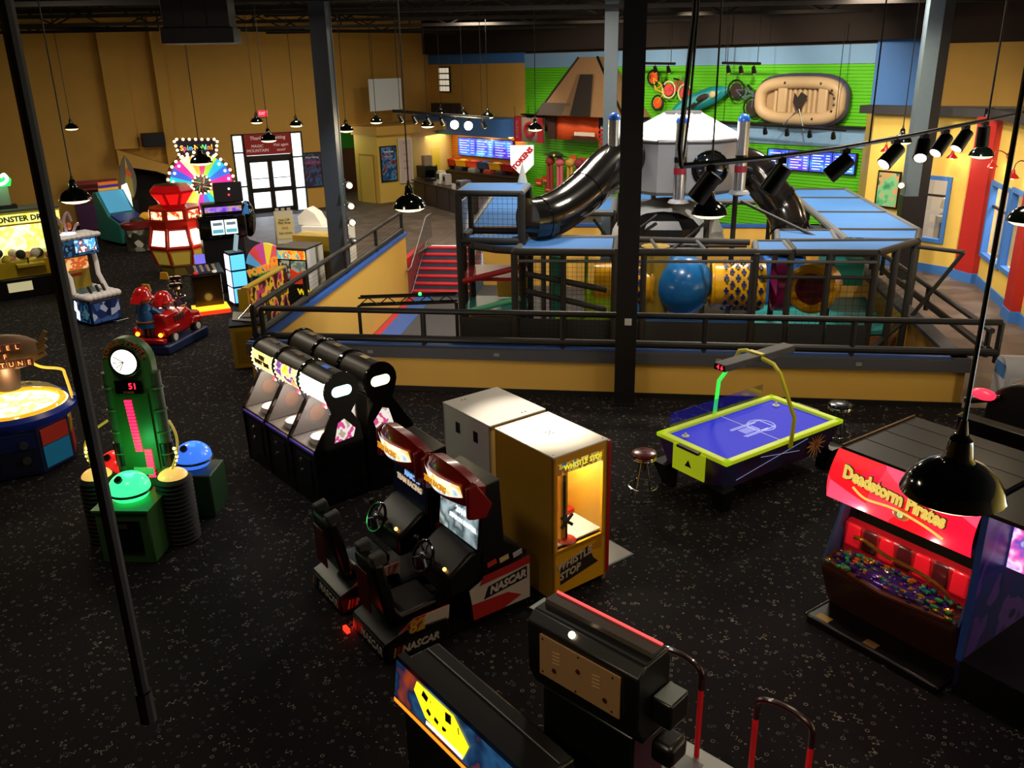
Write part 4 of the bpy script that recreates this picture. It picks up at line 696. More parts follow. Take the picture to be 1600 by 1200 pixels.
# ------------------------------------------------------------------ token sign, flags, merchandise on the green wall
tk = thing('token_sign', 'white pennant sign lettered in red on the green wall', 'sign', W3(8.05, 0.9, 1.05), 0); MB().prism([(-0.52, 0.52), (0, 0.0), (0.52, 0.52), (0.52, 1.36), (-0.52, 1.36)], -0.03, 0.03, 'y').build('panel', mat('lit_white_panel', '#f4f2ee', 0.5, emit=0.75), tk); txt(tk, 'TOKENS', 0.3, mat('sign_red', '#c3162c', 0.5, emit=0.3), (0.02, -0.045, 0.78), (90, -47, 0), sx=1.05, bold=0.02)
MB().cyl((-0.3, 0, 1.36), (-0.3, 0, 3.0), 0.01, seg=5).build('wire', BLACK, tk); MB().cyl((0.3, 0, 1.36), (0.3, 0, 3.0), 0.01, seg=5).build('wire', BLACK, tk)
def flag(label, d0, d1, z0, z1, base, extra):
    t = thing('wall_flag', label, 'flag', W3(d0, 0.75, z0), WANG, 'flags above the token wall'); L, hgt = d1 - d0, z1 - z0
    n = 12; vs = [(L * i / n, 0.06 * math.sin(i * 1.3), z) for i in range(n + 1) for z in (0, hgt)]; b = MB().add(vs, [(2 * i, 2 * i + 2, 2 * i + 3, 2 * i + 1) for i in range(n)]); o = b.build('cloth', base, t); md = o.modifiers.new('thick', 'SOLIDIFY'); md.thickness = 0.01
    for nm, m, x0, x1, za, zb in extra: BOX(nm, t, m, x0 * L, x1 * L, -0.1, -0.07, za * hgt, zb * hgt)
    MB().cyl((0, 0, hgt), (L, 0, hgt), 0.02, seg=6).build('pole', BLACK, t); return t, L, hgt
FRD = mat('flag_red', '#b0192a', 0.7); FG = mat('flag_grey', '#a58a7a', 0.7)
f1, L, hgt = flag('red and grey team flag with a large letter O', 7.5, 9.3, 2.55, 3.6, FG, [('red_stripe', FRD, 0, 0.24, 0, 1), ('red_stripe', FRD, 0.82, 1, 0, 1)]); MB().torus((L * 0.55, -0.1, hgt * 0.5), 0.27, 0.07, 'y').build('letter_ring', FRD, f1); txt(f1, 'BUCKEYES', 0.2, FG, (L * 0.12, -0.11, hgt * 0.5), (90, -90, 0), sx=0.8)
flag('orange and brown sports flag beside the red and grey flag', 9.6, 12.4, 2.75, 3.75, mat('flag_orange', '#e0531d', 0.7), [('brown_stripe', mat('flag_brown', '#3a1a10', 0.7), 0, 0.16, 0, 1), ('white_stripe', mat('flag_white', '#e6d9c8', 0.7), 0.55, 0.95, 0.2, 0.35), ('brown_stripe', mat('flag_brown', '#3a1a10', 0.7), 0.5, 1.0, 0.0, 0.15)])
flag('striped red and white flag at the end of the flag row', 12.5, 13.3, 2.3, 3.7, mat('flag_white', '#e6d9c8', 0.7), [('stripe', FRD, 0, 1, k / 8, k / 8 + 0.07) for k in range(6)] + [('canton', mat('flag_navy', '#1c2440', 0.7), 0, 1, 0.78, 1)])
MERCH = [('#a03030', 'dark red hanging toy string at the left of the token wall', 9.5), ('#e26a7c', 'pink hanging toy string on the token wall', 10.1), ('#c9a040', 'golden hanging toy string on the token wall', 10.7), ('#8a2a3c', 'maroon hanging toy string on the token wall', 11.2), ('#3a4a35', 'dark green hanging toy string at the right of the token wall', 11.8)]
for c, lab, d in MERCH:
    t = thing('hanging_toy', lab, 'toy', W3(d, 0.6, 0.3), WANG, 'toys on the token wall'); m = mat('toy' + c, c, 0.7); MB().cyl((-0.1, 0, 0.3), (-0.12, 0, 1.4), 0.09, 0.06).build('tail', m, t); MB().cyl((0.1, 0, 0.1), (0.08, 0, 1.4), 0.08, 0.07).build('tail', m, t); MB().sphere((0, 0, 1.5), 0.22, 12, 8, (1.1, 0.8, 0.9)).build('head', m, t); MB().cyl((0, 0, 1.7), (0, 0, 1.9), 0.01, seg=5).build('hook', STEEL, t)
for i, (d, z, c) in enumerate(((8.3, 0.6, '#c83c20'), (8.75, 0.75, '#d8481c'), (8.9, 0.35, '#b83a22'), (10.4, 1.75, '#d85a20'), (11.0, 1.7, '#c04428'))):
    t = thing('price_card', ['red price card under the token sign', 'orange price card right of the token sign tip', 'small red price card low on the token wall', 'orange price card above the toy strings', 'red price card at the top right of the toy strings'][i], 'card', W3(d, 0.1, z), WANG, 'cards on the token wall'); BOX('card', t, mat('card' + c, c, 0.6), -0.2, 0.2, -0.03, 0, 0, 0.3); BOX('print', t, mat('card_print', '#e8c8a0', 0.6), -0.14, 0.14, -0.035, -0.03, 0.08, 0.14)
fan = thing('plush_shark', 'dark plush toy hanging under the flags', 'toy', W3(10.0, 0.8, 2.0), WANG); MB().sphere((0, 0, 0.1), 0.25, 14, 8, (1.8, 0.7, 0.5)).build('body', mat('dark_plush', '#22321f', 0.8), fan); MB().prism([(-0.75, 0.1), (-0.2, 0.02), (-0.2, 0.14)], -0.03, 0.03, 'y').build('wing', mat('maroon_wing', '#5a2420', 0.8), fan); MB().prism([(0.75, 0.05), (0.2, 0.0), (0.2, 0.14)], -0.03, 0.03, 'y').build('wing', mat('dark_plush', '#22321f', 0.8), fan); MB().sphere((0.1, -0.18, 0.1), 0.05, 8, 6).build('eye', mat('yellow_eye', '#f0d040', 0.4, emit=0.5), fan)
# ------------------------------------------------------------------ camping gear on the green wall: tent, bicycles, kayak, raft
tn = thing('wall_tent', 'tan ridge tent with dark doorway mounted high on the green wall', 'tent', W3(8.9, 0.06, 3.75), WANG); TAN = mat('tan_canvas', '#8d6a48', 0.8, noise=0.1); DK = mat('brown_canvas', '#1f1611', 0.8)
MB().add([(0, 0, 0), (5.6, 0, 0), (5.3, -1.3, 0), (0.5, -1.3, 0), (2.0, 0, 2.25), (3.4, 0, 2.25), (3.2, -0.5, 2.25), (2.2, -0.5, 2.25)], [(3, 2, 6, 7), (0, 3, 7, 4), (2, 1, 5, 6), (7, 6, 5, 4), (0, 1, 2, 3)]).build('canvas', TAN, tn, smooth=0)
MB().add([(0.48, -1.32, 0.02), (2.4, -1.32, 0.02), (2.4, -1.22, 0.5), (0.8, -1.2, 0.5)], [(0, 1, 2, 3)]).build('grey_band', mat('tent_grey', '#4d423c', 0.8), tn, smooth=0); MB().add([(2.5, -1.34, 0.02), (3.6, -1.34, 0.02), (3.3, -0.86, 1.6), (2.6, -0.86, 1.6)], [(0, 1, 2, 3)]).build('doorway', DK, tn, smooth=0); MB().add([(2.05, -1.36, 0.02), (2.5, -1.36, 0.02), (2.6, -0.86, 1.6), (2.45, -0.86, 1.6)], [(0, 1, 2, 3)]).build('door_flap', mat('tent_flap', '#6b4f36', 0.8), tn, smooth=0)  # doorway is a flat dark sheet, the tent's inner shade put into colour
MB().cyl((0.5, -1.3, 0), (2.2, -0.5, 2.25), 0.05).build('pole', BLACK, tn); MB().cyl((5.3, -1.3, 0), (3.2, -0.5, 2.25), 0.05).build('pole', BLACK, tn)
def bike(label, loc, roll, frame_m, tyre_m, disc_m, r=0.25, wb=0.62, rz=WANG):
    t = thing('wall_bicycle', label, 'bicycle', loc, rz, 'bicycles on the green wall'); q = Matrix.Rotation(R(roll), 4, 'Y')
    def P(x, z, y=0): v = q @ Vector((x, y, z)); return tuple(v)
    for x in (-wb / 2, wb / 2):
        pts = [P(x + r * math.cos(a * 0.3927), r * math.sin(a * 0.3927)) for a in range(16)]; w = MB().tube(pts, 0.035, 6, closed=True).build('wheel', tyre_m, t); MB().cyl(P(x, 0, -0.02), P(x, 0, 0.02), r * 0.72, seg=16).build('wheel_disc', disc_m, w)
    for a, b in (((-wb / 2, 0), (-0.08, 0.34)), ((-0.08, 0.34), (0.2, 0.36)), ((0.2, 0.36), (wb / 2, 0)), ((-0.04, 0.0), (-0.08, 0.34)), ((-0.04, 0.0), (0.2, 0.36)), ((-wb / 2, 0), (-0.04, 0))): MB().cyl(P(*a), P(*b), 0.03, seg=6).build('frame_tube', frame_m, t)
    MB().obox(P(-0.1, 0.42), (0.22, 0.1, 0.06), (0, roll, 0)).build('saddle', BLACK, t); MB().tube([P(0.2, 0.36), P(0.17, 0.5), P(0.1, 0.54, -0.18)], 0.018, 6).build('handlebar', CHROME, t); MB().tube([P(0.2, 0.36), P(0.17, 0.5), P(0.1, 0.54, 0.18)], 0.018, 6).build('handlebar', CHROME, t)
YEL = mat('bike_yellow', '#d9a820', 0.4); ORG = mat('bike_orange', '#e0521c', 0.4); PNK = mat('bike_pink', '#c23a4e', 0.4); CRM = mat('cream_tyre', '#d8d2a0', 0.6)
bike('pink bicycle with cream tyres on the green wall', W3(15.9, 0.35, 4.72), 8, PNK, CRM, mat('pink_disc', '#d84a44', 0.5), 0.3, 0.75); bike('yellow and orange child bicycle hung upright on the green wall', W3(14.9, 0.35, 4.75), 75, YEL, RUBBER, ORG, 0.27, 0.95); bike('dark mountain bicycle hung between the kayak and the raft', W3(18.85, 0.4, 4.5), 40, mat('bike_blue_grey', '#5a5f86', 0.4), RUBBER, mat('dark_disc', '#2a1c18', 0.6), 0.33, 0.9)
ky = thing('wall_kayak', 'turquoise kayak with black paddle on the green wall', 'kayak', W3(16.95, 0.35, 4.4), WANG); KM = mat('turquoise_hull', '#1d8f9c', 0.4)
KL = 1.32
def hull(rw, rd, m, name, z=0.0, L=KL, y=0.0):
    b = MB(); n = 14; k = 12; vs = []
    for i in range(n + 1):
        u = -1 + 2 * i / n; w = rw * max(0.03, (1 - abs(u) ** 2.6)) ** 0.7
        for j in range(k): a = 2 * math.pi * j / k; vs.append((u * L, y + rd * math.cos(a) * (w / rw), z + w * math.sin(a)))
    b.add(vs, [(i * k + j, i * k + (j + 1) % k, (i + 1) * k + (j + 1) % k, (i + 1) * k + j) for i in range(n) for j in range(k)] + [tuple(range(k)), tuple(range(n * k, (n + 1) * k))])
    o = b.build(name, m, ky, smooth=60); o.rotation_euler = (0, R(-19), 0); return o
hull(0.34, 0.22, KM, 'hull'); hull(0.2, 0.1, mat('pale_turquoise', '#4db3bb', 0.4), 'deck', 0.0, 1.05, -0.16); o = MB().sphere((0.3, -0.24, 0.02), 0.2, 14, 6, (1.5, 0.3, 0.6)).build('seat', mat('brown_seat', '#3a2420', 0.6), ky); o.rotation_euler = (0, R(-19), 0); o = MB().sphere((0.72, -0.22, 0.0), 0.14, 12, 6, (1, 0.4, 0.9)).build('cream_pad', mat('cream_pad', '#d8c8a0', 0.6), ky); o.rotation_euler = (0, R(-19), 0)
MB().cyl((-0.75, -0.32, -0.55), (0.35, -0.32, 0.05), 0.025).build('paddle_shaft', BLACK, ky); MB().obox((-0.15, -0.32, -0.2), (0.45, 0.03, 0.12), (0, -30, 0)).build('paddle_blade', mat('paddle_blade', '#2a1f1c', 0.6), ky)
rf = thing('rubber_raft', 'beige inflatable raft with grey oar mounted on the green wall', 'raft', W3(21.05, 0.35, 4.47), WANG); BE = mat('beige_vinyl', '#c9ab85', 0.45); BD = mat('grey_blue_band', '#4a4560', 0.5)
def loop(a, bz, y, n=36, p=3.2): return [(a * math.copysign(abs(math.cos(2 * math.pi * i / n)) ** (2 / p), math.cos(2 * math.pi * i / n)) * (1.0 if math.cos(2 * math.pi * i / n) > 0 else 1.06), y, bz * math.copysign(abs(math.sin(2 * math.pi * i / n)) ** (2 / p), math.sin(2 * math.pi * i / n))) for i in range(n)]
MB().tube(loop(1.42, 0.58, -0.12), 0.2, 12, closed=True).build('outer_tube', BE, rf, smooth=60); MB().tube(loop(1.52, 0.72, 0.05), 0.16, 10, closed=True).build('lower_tube', BD, rf, smooth=60); MB().prism([(x, z) for x, y, z in loop(1.42, 0.58, 0)], -0.02, 0.08, 'y').build('floor_panel', mat('beige_floor', '#a98b68', 0.6), rf)
for i in range(11): MB().cyl((-0.95 + i * 0.18, -0.03, -0.42), (-0.95 + i * 0.18, -0.03, 0.42), 0.075, seg=8).build('floor_rib', BE, rf)
MB().obox((-0.62, -0.16, 0), (0.34, 0.16, 0.82)).build('seat_cushion', BE, rf, bevel=0.05); MB().obox((0.85, -0.16, 0), (0.34, 0.16, 0.82)).build('seat_cushion', BE, rf, bevel=0.05); MB().prism([(-0.15, -0.05), (0.08, -0.35), (0.35, 0.15), (0.12, 0.28), (0.0, 0.1), (-0.12, 0.25)], -0.3, -0.26, 'y').build('oar_blade', mat('oar_dark', '#2e2422', 0.6), rf); MB().cyl((0.08, -0.3, -0.25), (-0.6, -0.3, -0.95), 0.022).build('oar_shaft', STEEL, rf); MB().cyl((0.1, -0.3, -0.25), (0.35, -0.3, -0.95), 0.022).build('oar_shaft', STEEL, rf)
for x, z in ((1.2, 0.35), (1.3, 0.1), (1.32, -0.1), (1.25, -0.3), (0.8, 0.55), (-0.5, 0.57), (0.6, -0.56)): MB().sphere((x, -0.3, z), 0.045, 8, 5).build('valve', BLACK, rf)
# party room things seen through the windows
for lab, x, y, rz in (('pale arcade cabinet seen through the party room window', 12.75, 24.75, -40), ('grey booth seen through the side window of the party room', 13.3, 21.9, -10)):
    t = thing('booth', lab, 'cabinet', (x, y, 0), rz); BOX('body', t, mat('booth_grey', '#b8b4ae', 0.5), -0.5, 0.5, -0.4, 0.4, 0, 1.55, 0.03); BOX('panel', t, mat('booth_dark', '#5b5650', 0.5), -0.35, 0.35, -0.43, -0.4, 0.7, 1.35); BOX('shelf', t, WHITE, -0.5, 0.5, -0.6, -0.4, 0.65, 0.7)
    MB().obox((0, 0, 1.8), (0.9, 0.5, 0.3), (0, 12, 0)).build('sloped_top', WHITE, t, bevel=0.02)
# ------------------------------------------------------------------ yellow prize cabinet and its white twin
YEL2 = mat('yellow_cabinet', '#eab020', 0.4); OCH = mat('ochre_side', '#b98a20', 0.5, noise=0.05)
wsx = thing('prize_cabinet', 'tall yellow lit prize cabinet with white top and railway crossing sign inside', 'arcade machine', (0.43, 9.14, 0), 37); w, d, hh = 0.40, 0.53, 1.83
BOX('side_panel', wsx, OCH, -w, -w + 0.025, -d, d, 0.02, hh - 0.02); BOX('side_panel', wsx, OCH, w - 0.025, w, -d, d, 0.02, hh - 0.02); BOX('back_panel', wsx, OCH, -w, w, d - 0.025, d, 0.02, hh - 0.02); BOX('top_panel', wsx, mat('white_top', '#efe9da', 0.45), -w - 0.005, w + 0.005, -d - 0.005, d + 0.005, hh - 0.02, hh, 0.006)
BOX('lower_front', wsx, YEL2, -w, w, -d, -d + 0.03, 0.08, 0.645); BOX('kick_plate', wsx, BLACK, -w + 0.03, w - 0.03, -d + 0.04, d - 0.03, 0, 0.08)
for x0, x1, z0, z1 in ((-w, -w + 0.06, 0.62, 1.78), (w - 0.07, w, 0.62, 1.78), (-w, w, 1.72, 1.81), (-w, w, 0.6, 0.65)): BOX('front_frame', wsx, YEL2, x0, x1, -d, -d + 0.035, z0, z1)
BOX('red_edge', wsx, mat('red_edge', '#b3151c', 0.4), w, w + 0.05, -d - 0.004, -d + 0.12, 0.1, 1.8); BOX('window', wsx, GLASS, -w + 0.06, w - 0.07, -d + 0.015, -d + 0.02, 0.65, 1.72)
BOX('inner_floor', wsx, mat('lit_white_floor', '#f4efe4', 0.5), -w + 0.03, w - 0.03, -d + 0.06, d - 0.05, 0.66, 0.68); BOX('inner_back', wsx, art('glitter_back', ['#6a5a4a', '#a8987c', '#4a3c30', '#c8b898'], 14, 0.0, 'voronoi'), -w + 0.03, w - 0.03, d - 0.06, d - 0.05, 0.68, 1.78)
BOX('red_ramp', wsx, mat('red_ramp', '#c01818', 0.35), 0.05, w - 0.03, 0.0, 0.3, 0.68, 0.74); BOX('yellow_post', wsx, mat('yellow_post', '#e9b713', 0.4), -0.2, -0.1, -0.42, -0.36, 0.68, 1.55); BOX('scale_strip', wsx, BLACK, -0.17, -0.13, -0.425, -0.42, 0.85, 1.5); BOX('prize_board', wsx, art('prize_board', ['#5c3b22', '#b8a070', '#2f2a3a', '#8c2626'], 9, 0.0, 'voronoi'), -w + 0.03, -w + 0.05, -0.45, -0.05, 0.85, 1.62)
BOX('marquee', wsx, art('marquee_sunset', ['#2c5f86', '#c8a23c', '#7a4a20', '#e0c458'], 6, 0.9, 'noise'), -w + 0.04, w - 0.04, -d + 0.03, -d + 0.045, 1.57, 1.71); txt(wsx, 'WHISTLE STOP', 0.09, mat('marquee_yellow', '#e8e23c', 0.4, emit=1.0), (0.06, -d + 0.024, 1.64), (90, 0, 0), sx=0.95)
for a in (40, -40): MB().obox((-0.12, -0.43, 0.92), (0.22, 0.02, 0.035), (0, a, 0)).build('crossing_arm', BLACK, wsx)
MB().cyl((-0.12, -0.42, 0.68), (-0.12, -0.42, 1.0), 0.012).build('crossing_post', BLACK, wsx); MB().lathe([(0.12, 0), (0.09, 0.02), (0.02, 0.03)], 14, (-0.12, -0.42, 0.68)).build('crossing_base', mat('red_ramp', '#c01818', 0.35), wsx)
MB().prism([(-0.3, 0.2), (0.28, 0.3), (0.2, 0.38), (0.12, 0.56), (-0.3, 0.44)], -d - 0.004, -d, 'y').build('locomotive_print', mat('print_dark', '#2a2119', 0.5), wsx); txt(wsx, 'WHISTLE', 0.13, mat('print_cream', '#c9bfa4', 0.5), (-0.1, -d - 0.006, 0.46), (90, -8, 0), shear=0.2, bold=0.004); txt(wsx, 'STOP', 0.13, mat('print_cream', '#c9bfa4', 0.5), (-0.16, -d - 0.006, 0.32), (90, -8, 0), shear=0.2, bold=0.004)
MB().prism([(0.1, 0.5), (0.33, 0.46), (0.33, 0.64)], -d - 0.003, -d, 'y').build('beam_print', mat('print_amber', '#c98a18', 0.5), wsx)
plight(wsx, (0.05, -0.1, 1.5), 45, (1.0, 0.86, 0.62), 0.08)
for x, y in ((0, 0.02), (-0.03, 0.05), (0.03, 0.05), (-0.03, -0.01), (0.03, -0.01), (-0.36, -0.48), (0.36, -0.48), (-0.36, 0.48), (0.36, 0.48)): MB().cyl((x, y, hh), (x, y, hh + 0.003), 0.009, seg=8).build('bolt', BLACK, wsx)
wt = thing('prize_cabinet', 'plain white cabinet back with two square holes behind the yellow cabinet', 'arcade machine', (-0.235, 10.03, 0), 37); WC = mat('white_cabinet', '#cfcbc8', 0.5)
BOX('side_panel', wt, WC, -0.42, -0.395, -0.5, 0.5, 0.02, 1.83); BOX('side_panel', wt, mat('cream_edge', '#d8b25a', 0.5), 0.395, 0.42, -0.5, 0.5, 0.02, 1.83); BOX('front_panel', wt, mat('cream_edge', '#d8b25a', 0.5), -0.42, 0.42, -0.5, -0.475, 0.02, 1.83); BOX('back_panel', wt, WC, -0.42, 0.42, 0.475, 0.5, 0.02, 1.83); BOX('top_panel', wt, WC, -0.425, 0.425, -0.505, 0.505, 1.81, 1.835, 0.006); BOX('kick_plate', wt, BLACK, -0.38, 0.38, -0.45, 0.45, 0, 0.06)
for y in (0.18, -0.2): BOX('hand_hole', wt, BLACK, -0.424, -0.42, y - 0.045, y + 0.045, 1.52, 1.66)
for x, y in ((-0.2, 0.4), (-0.15, 0.4), (0.12, -0.42), (0.17, -0.42)): MB().cyl((x, y, 1.835), (x, y, 1.838), 0.012, seg=8).build('bolt', BLACK, wt)
fp = thing('floor_mat', 'pale square floor plate beside the yellow prize cabinet', 'floor plate', (1.2, 9.55, 0), 37); BOX('plate', fp, mat('pale_plate', '#8f8d88', 0.5), -0.22, 0.18, -0.2, 0.2, 0, 0.012); BOX('plate_edge', fp, BLACK, -0.24, 0.2, -0.22, 0.22, 0, 0.008)

# ------------------------------------------------------------------ twin racing simulators
RED = mat('race_red', '#8e0f12', 0.3, coat=0.4); RPR = mat('race_print_red', '#b02222', 0.5); RPW = mat('race_print_white', '#c3bdb8', 0.5); RPK = mat('race_print_black', '#0d0c0d', 0.5); NUM = mat('number_yellow', '#c8962a', 0.5)
def racer(label, loc, rotz, scr, scr_txt, bright):
    t = thing('racing_simulator', label, 'arcade machine', loc, rotz, 'racing simulators')
    # pod: floor tray, seat
    MB().prism([(-1.2, 0.0), (-1.2, 0.24), (-0.95, 0.34), (-0.45, 0.3), (-0.4, 0.0)], -0.38, 0.38, 'x').build('seat_pod', BLACK, t, bevel=0.015); BOX('floor_tray', t, BLACK, -0.36, 0.36, -0.42, 0.02, 0.0, 0.12)
    BOX('rear_strip', t, RPK, -0.36, 0.36, -1.212, -1.2, 0.04, 0.22); txt(t, 'NASCAR', 0.13, RPW, (0.08, -1.214, 0.13), (90, 0, 0), shear=0.25, bold=0.004); 
    for k, c in enumerate(('#c8a020', '#b02222', '#2a56a8')): MB().obox((-0.33 + k * 0.035, -1.215, 0.13), (0.022, 0.004, 0.13), (0, 14, 0)).build('colour_bar', mat('bar' + c, c, 0.5), t)
    BOX('side_strip', t, RPK, 0.38, 0.392, -1.18, -0.55, 0.04, 0.2); txt(t, 'NASCAR', 0.115, RPW, (0.394, -0.8, 0.12), (90, 0, 90), shear=0.25, bold=0.004)
    for k, c in enumerate(('#c8a020', '#b02222', '#8a2020')): MB().obox((0.394, -1.1 + k * 0.04, 0.12), (0.004, 0.022, 0.11), (-14, 0, 0)).build('colour_bar', mat('bar' + c, c, 0.5), t)
    MB().prism([(-1.12, 0.25), (-0.5, 0.22), (-0.42, 0.42), (-0.85, 0.42)], 0.36, 0.375, 'x').build('side_panel', RPR, t); MB().prism([(-0.82, 0.30), (-0.44, 0.26), (-0.42, 0.42), (-0.7, 0.42)], 0.375, 0.38, 'x').build('white_panel', RPW, t); txt(t, '82', 0.19, NUM, (0.384, -0.83, 0.33), (90, 0, 90), shear=0.2, bold=0.008)
    # bucket seat
    MB().prism([(-1.02, 0.32), (-0.5, 0.34), (-0.46, 0.46), (-0.9, 0.44), (-1.0, 0.55)], -0.25, 0.25, 'x').build('seat_base', BLACK, t, bevel=0.04)
    MB().prism([(-1.08, 0.4), (-0.94, 0.42), (-1.06, 1.08), (-1.16, 1.1), (-1.2, 1.04)], -0.22, 0.22, 'x').build('seat_back', BLACK, t, bevel=0.05); MB().prism([(-1.215, 0.5), (-1.195, 0.5), (-1.215, 0.98), (-1.23, 0.98)], -0.13, 0.13, 'x').build('seat_shell', mat('seat_dark_red', '#4d0c10', 0.4), t, bevel=0.01)
    for x in (-0.16, 0.16): MB().obox((x, -1.1, 1.12), (0.1, 0.16, 0.14), (12, 0, 0)).build('headrest_pad', mat('dark_grey_pad', '#3c3d40', 0.6), t, bevel=0.02)
    # cabinet
    MB().prism([(0.0, 0), (0.6, 0), (0.6, 0.72), (0.3, 0.95), (0.26, 1.7), (0.02, 1.66), (0.02, 0.95)], -0.38, 0.38, 'x').build('cabinet', BLACK, t, bevel=0.01)
    MB().prism([(-0.42, 0.45), (0.05, 0.5), (0.05, 0.95), (-0.12, 0.92), (-0.42, 0.72)], -0.36, 0.36, 'x').build('dashboard', BLACK, t, bevel=0.04)
    c = Vector((0.0, -0.5, 0.86)); nrm = Vector((0, -0.85, 0.5)).normalized(); e1 = Vector((1, 0, 0)); e2 = nrm.cross(e1)
    MB().tube([c + (e1 * math.cos(a * 0.3142) + e2 * math.sin(a * 0.3142)) * 0.17 for a in range(20)], 0.018, 8, closed=True).build('steering_wheel', BLACKG, t); MB().cyl(c, c - nrm * 0.14, 0.03).build('steering_column', BLACK, t); MB().sphere(tuple(c + nrm * 0.01), 0.05, 12, 8, (1, 0.6, 1)).build('wheel_boss', CHROME, t)
    for a in (90, 210, 330): MB().cyl(c, c + (e1 * math.cos(R(a)) + e2 * math.sin(R(a))) * 0.16, 0.014, seg=6).build('wheel_spoke', STEEL, t)
    MB().cyl((-0.26, -0.34, 0.74), (-0.26, -0.42, 0.92), 0.014).build('gear_stick', CHROME, t); MB().sphere((-0.26, -0.43, 0.94), 0.035, 10, 6).build('gear_knob', BLACK, t); MB().sphere((0.24, -0.38, 0.77), 0.022, 8, 6).build('start_button', mat('start_glow', '#ffb050', 0.4, emit=5), t)
    tl = math.degrees(math.atan2(0.08, 0.5))
    MB().obox((0, -0.005, 1.18), (0.82, 0.05, 0.56), (-6, 0, 0)).build('screen_bezel', BLACK, t, bevel=0.01); sc_ = MB().obox((0, -0.032, 1.19), (0.76, 0.01, 0.46), (-6, 0, 0)).build('screen', scr, t)
    for s, sz, x, z, m in scr_txt: txt(t, s, sz, m, (x, -0.045 + (z - 1.19) * 0.1, z), (84, 0, 0), bold=0.003)
    # arched red hood with lit marquee
    poly = arc(0, 0, 1, 20, 160, 10); hood = MB(); n = 12
    vs = []
    for i in range(n + 1):
        u = -1 + 2 * i / n; x = u * 0.45; top = 1.94 - 0.10 * u * u * (1 + abs(u)); fy = -0.26 + 0.14 * u * u; bot = 1.50 + 0.02 * (1 - u * u)
        vs += [(x, fy, bot), (x, fy - 0.03, top - 0.1), (x, fy + 0.03, top), (x, fy + 0.16, top - 0.03), (x, 0.02, 1.6), (x, 0.02, 1.44)]
    k = 6; hood.add(vs, [(i * k + j, (i + 1) * k + j, (i + 1) * k + (j + 1) % k, i * k + (j + 1) % k) for i in range(n) for j in range(k)] + [tuple(range(k)), tuple(range(n * k, (n + 1) * k))]); hood.build('hood', RED, t, smooth=40)
    mq = MB(); vs = []
    for i in range(n + 1):
        u = -1 + 2 * i / n; x = u * 0.36; fy = -0.275 + 0.14 * (u * 0.8) ** 2; vs += [(x, fy - 0.005, 1.56 + 0.05 * u * u), (x, fy - 0.04, 1.78 - 0.03 * u * u)]
    mq.add(vs, [(2 * i, 2 * i + 2, 2 * i + 3, 2 * i + 1) for i in range(n)]); mq.build('marquee', art('race_marquee', ['#f4ead2', '#e8c23a', '#fff6e0', '#b9d2e0', '#3f7a38'], 5, 1.15, 'noise', hard=False), t)
    txt(t, 'TEAM RACING', 0.085, mat('marquee_gold', '#d08a10', 0.4, emit=0.9), (0.02, -0.322, 1.675), (80, 0, 0), bold=0.004, sx=0.8)
    for s in (-1, 1): MB().prism([(-0.2, 1.4), (-0.14, 1.38), (0.02, 1.36), (0.1, 1.5), (-0.1, 1.8), (-0.2, 1.75)], s * 0.45 - 0.03, s * 0.45 + 0.03, 'x').build('hood_cheek', RED, t, bevel=0.015)
    # printed side skirt
    MB().prism([(-0.12, 0.12), (0.62, 0.12), (0.62, 0.64), (0.05, 0.6), (-0.18, 0.5)], 0.39, 0.405, 'x').build('side_skirt', RPW, t); MB().prism([(-0.05, 0.52), (0.62, 0.56), (0.62, 0.66), (-0.0, 0.62)], 0.405, 0.41, 'x').build('skirt_stripe', RPR, t); MB().prism([(-0.14, 0.12), (0.25, 0.12), (0.5, 0.2), (0.32, 0.3), (-0.16, 0.32)], 0.405, 0.41, 'x').build('skirt_stripe', RPR, t); MB().prism([(0.0, 0.33), (0.58, 0.39), (0.58, 0.54), (0.06, 0.47)], 0.405, 0.409, 'x').build('skirt_stripe', RPK, t)
    txt(t, 'NASCAR', 0.125, RPW, (0.413, 0.31, 0.435), (90, -6, 90), shear=0.3, bold=0.006)
    for kx, (c_, y) in enumerate((('#c03030', 0.12), ('#d8c890', 0.28), ('#b8b8c8', 0.46))): MB().obox((0.40, y, 0.74), (0.01, 0.12, 0.06), (10, 0, 0)).build('sponsor_decal', mat('decal' + c_, c_, 0.5), t)
    return t
SCR_A = mat('dark_title_screen', '#060a1c', 0.2, emit=0.25); SCR_B = art('chequered_screen', ['#1f2a30', '#a9bcc0', '#37474c', '#cfdada'], 3.2, 1.0, 'noise', hard=False)
TW = mat('screen_text', '#dfe6ea', 0.4, emit=1.2); TB = mat('screen_text_blue', '#7fa8e0', 0.4, emit=1.2); TO = mat('screen_text_tan', '#c8b090', 0.4, emit=0.9)
racer('racing simulator with chequered flag screen beside the yellow prize cabinet', (-0.58, 8.42, 0), -55, SCR_B, [('2010', 0.1, 0.05, 1.27, TW), ('SEASON ROSTER', 0.07, 0.1, 1.16, TW)], True)
racer('racing simulator with dark title screen beside the capsule tube machines', (-1.2, 9.3, 0), -55, SCR_A, [('NASCAR', 0.09, 0.06, 1.26, TB), ('TEAM RACING', 0.09, 0.0, 1.16, TO)], False)
lamp('underglow', 'POINT', (-1.78, 8.05, 0.06), 1.2, (1, 0.05, 0.03), 0.03); tag(MB().box(-0.05, 0.05, -0.02, 0.02, 0, 0.05).build('red_marker_light', mat('red_marker', '#ff2010', 0.4, emit=4), loc=(-1.86, 8.02, 0), rot=(0, 0, -55)), 'small red marker light on the carpet behind the left racing seat', 'light')

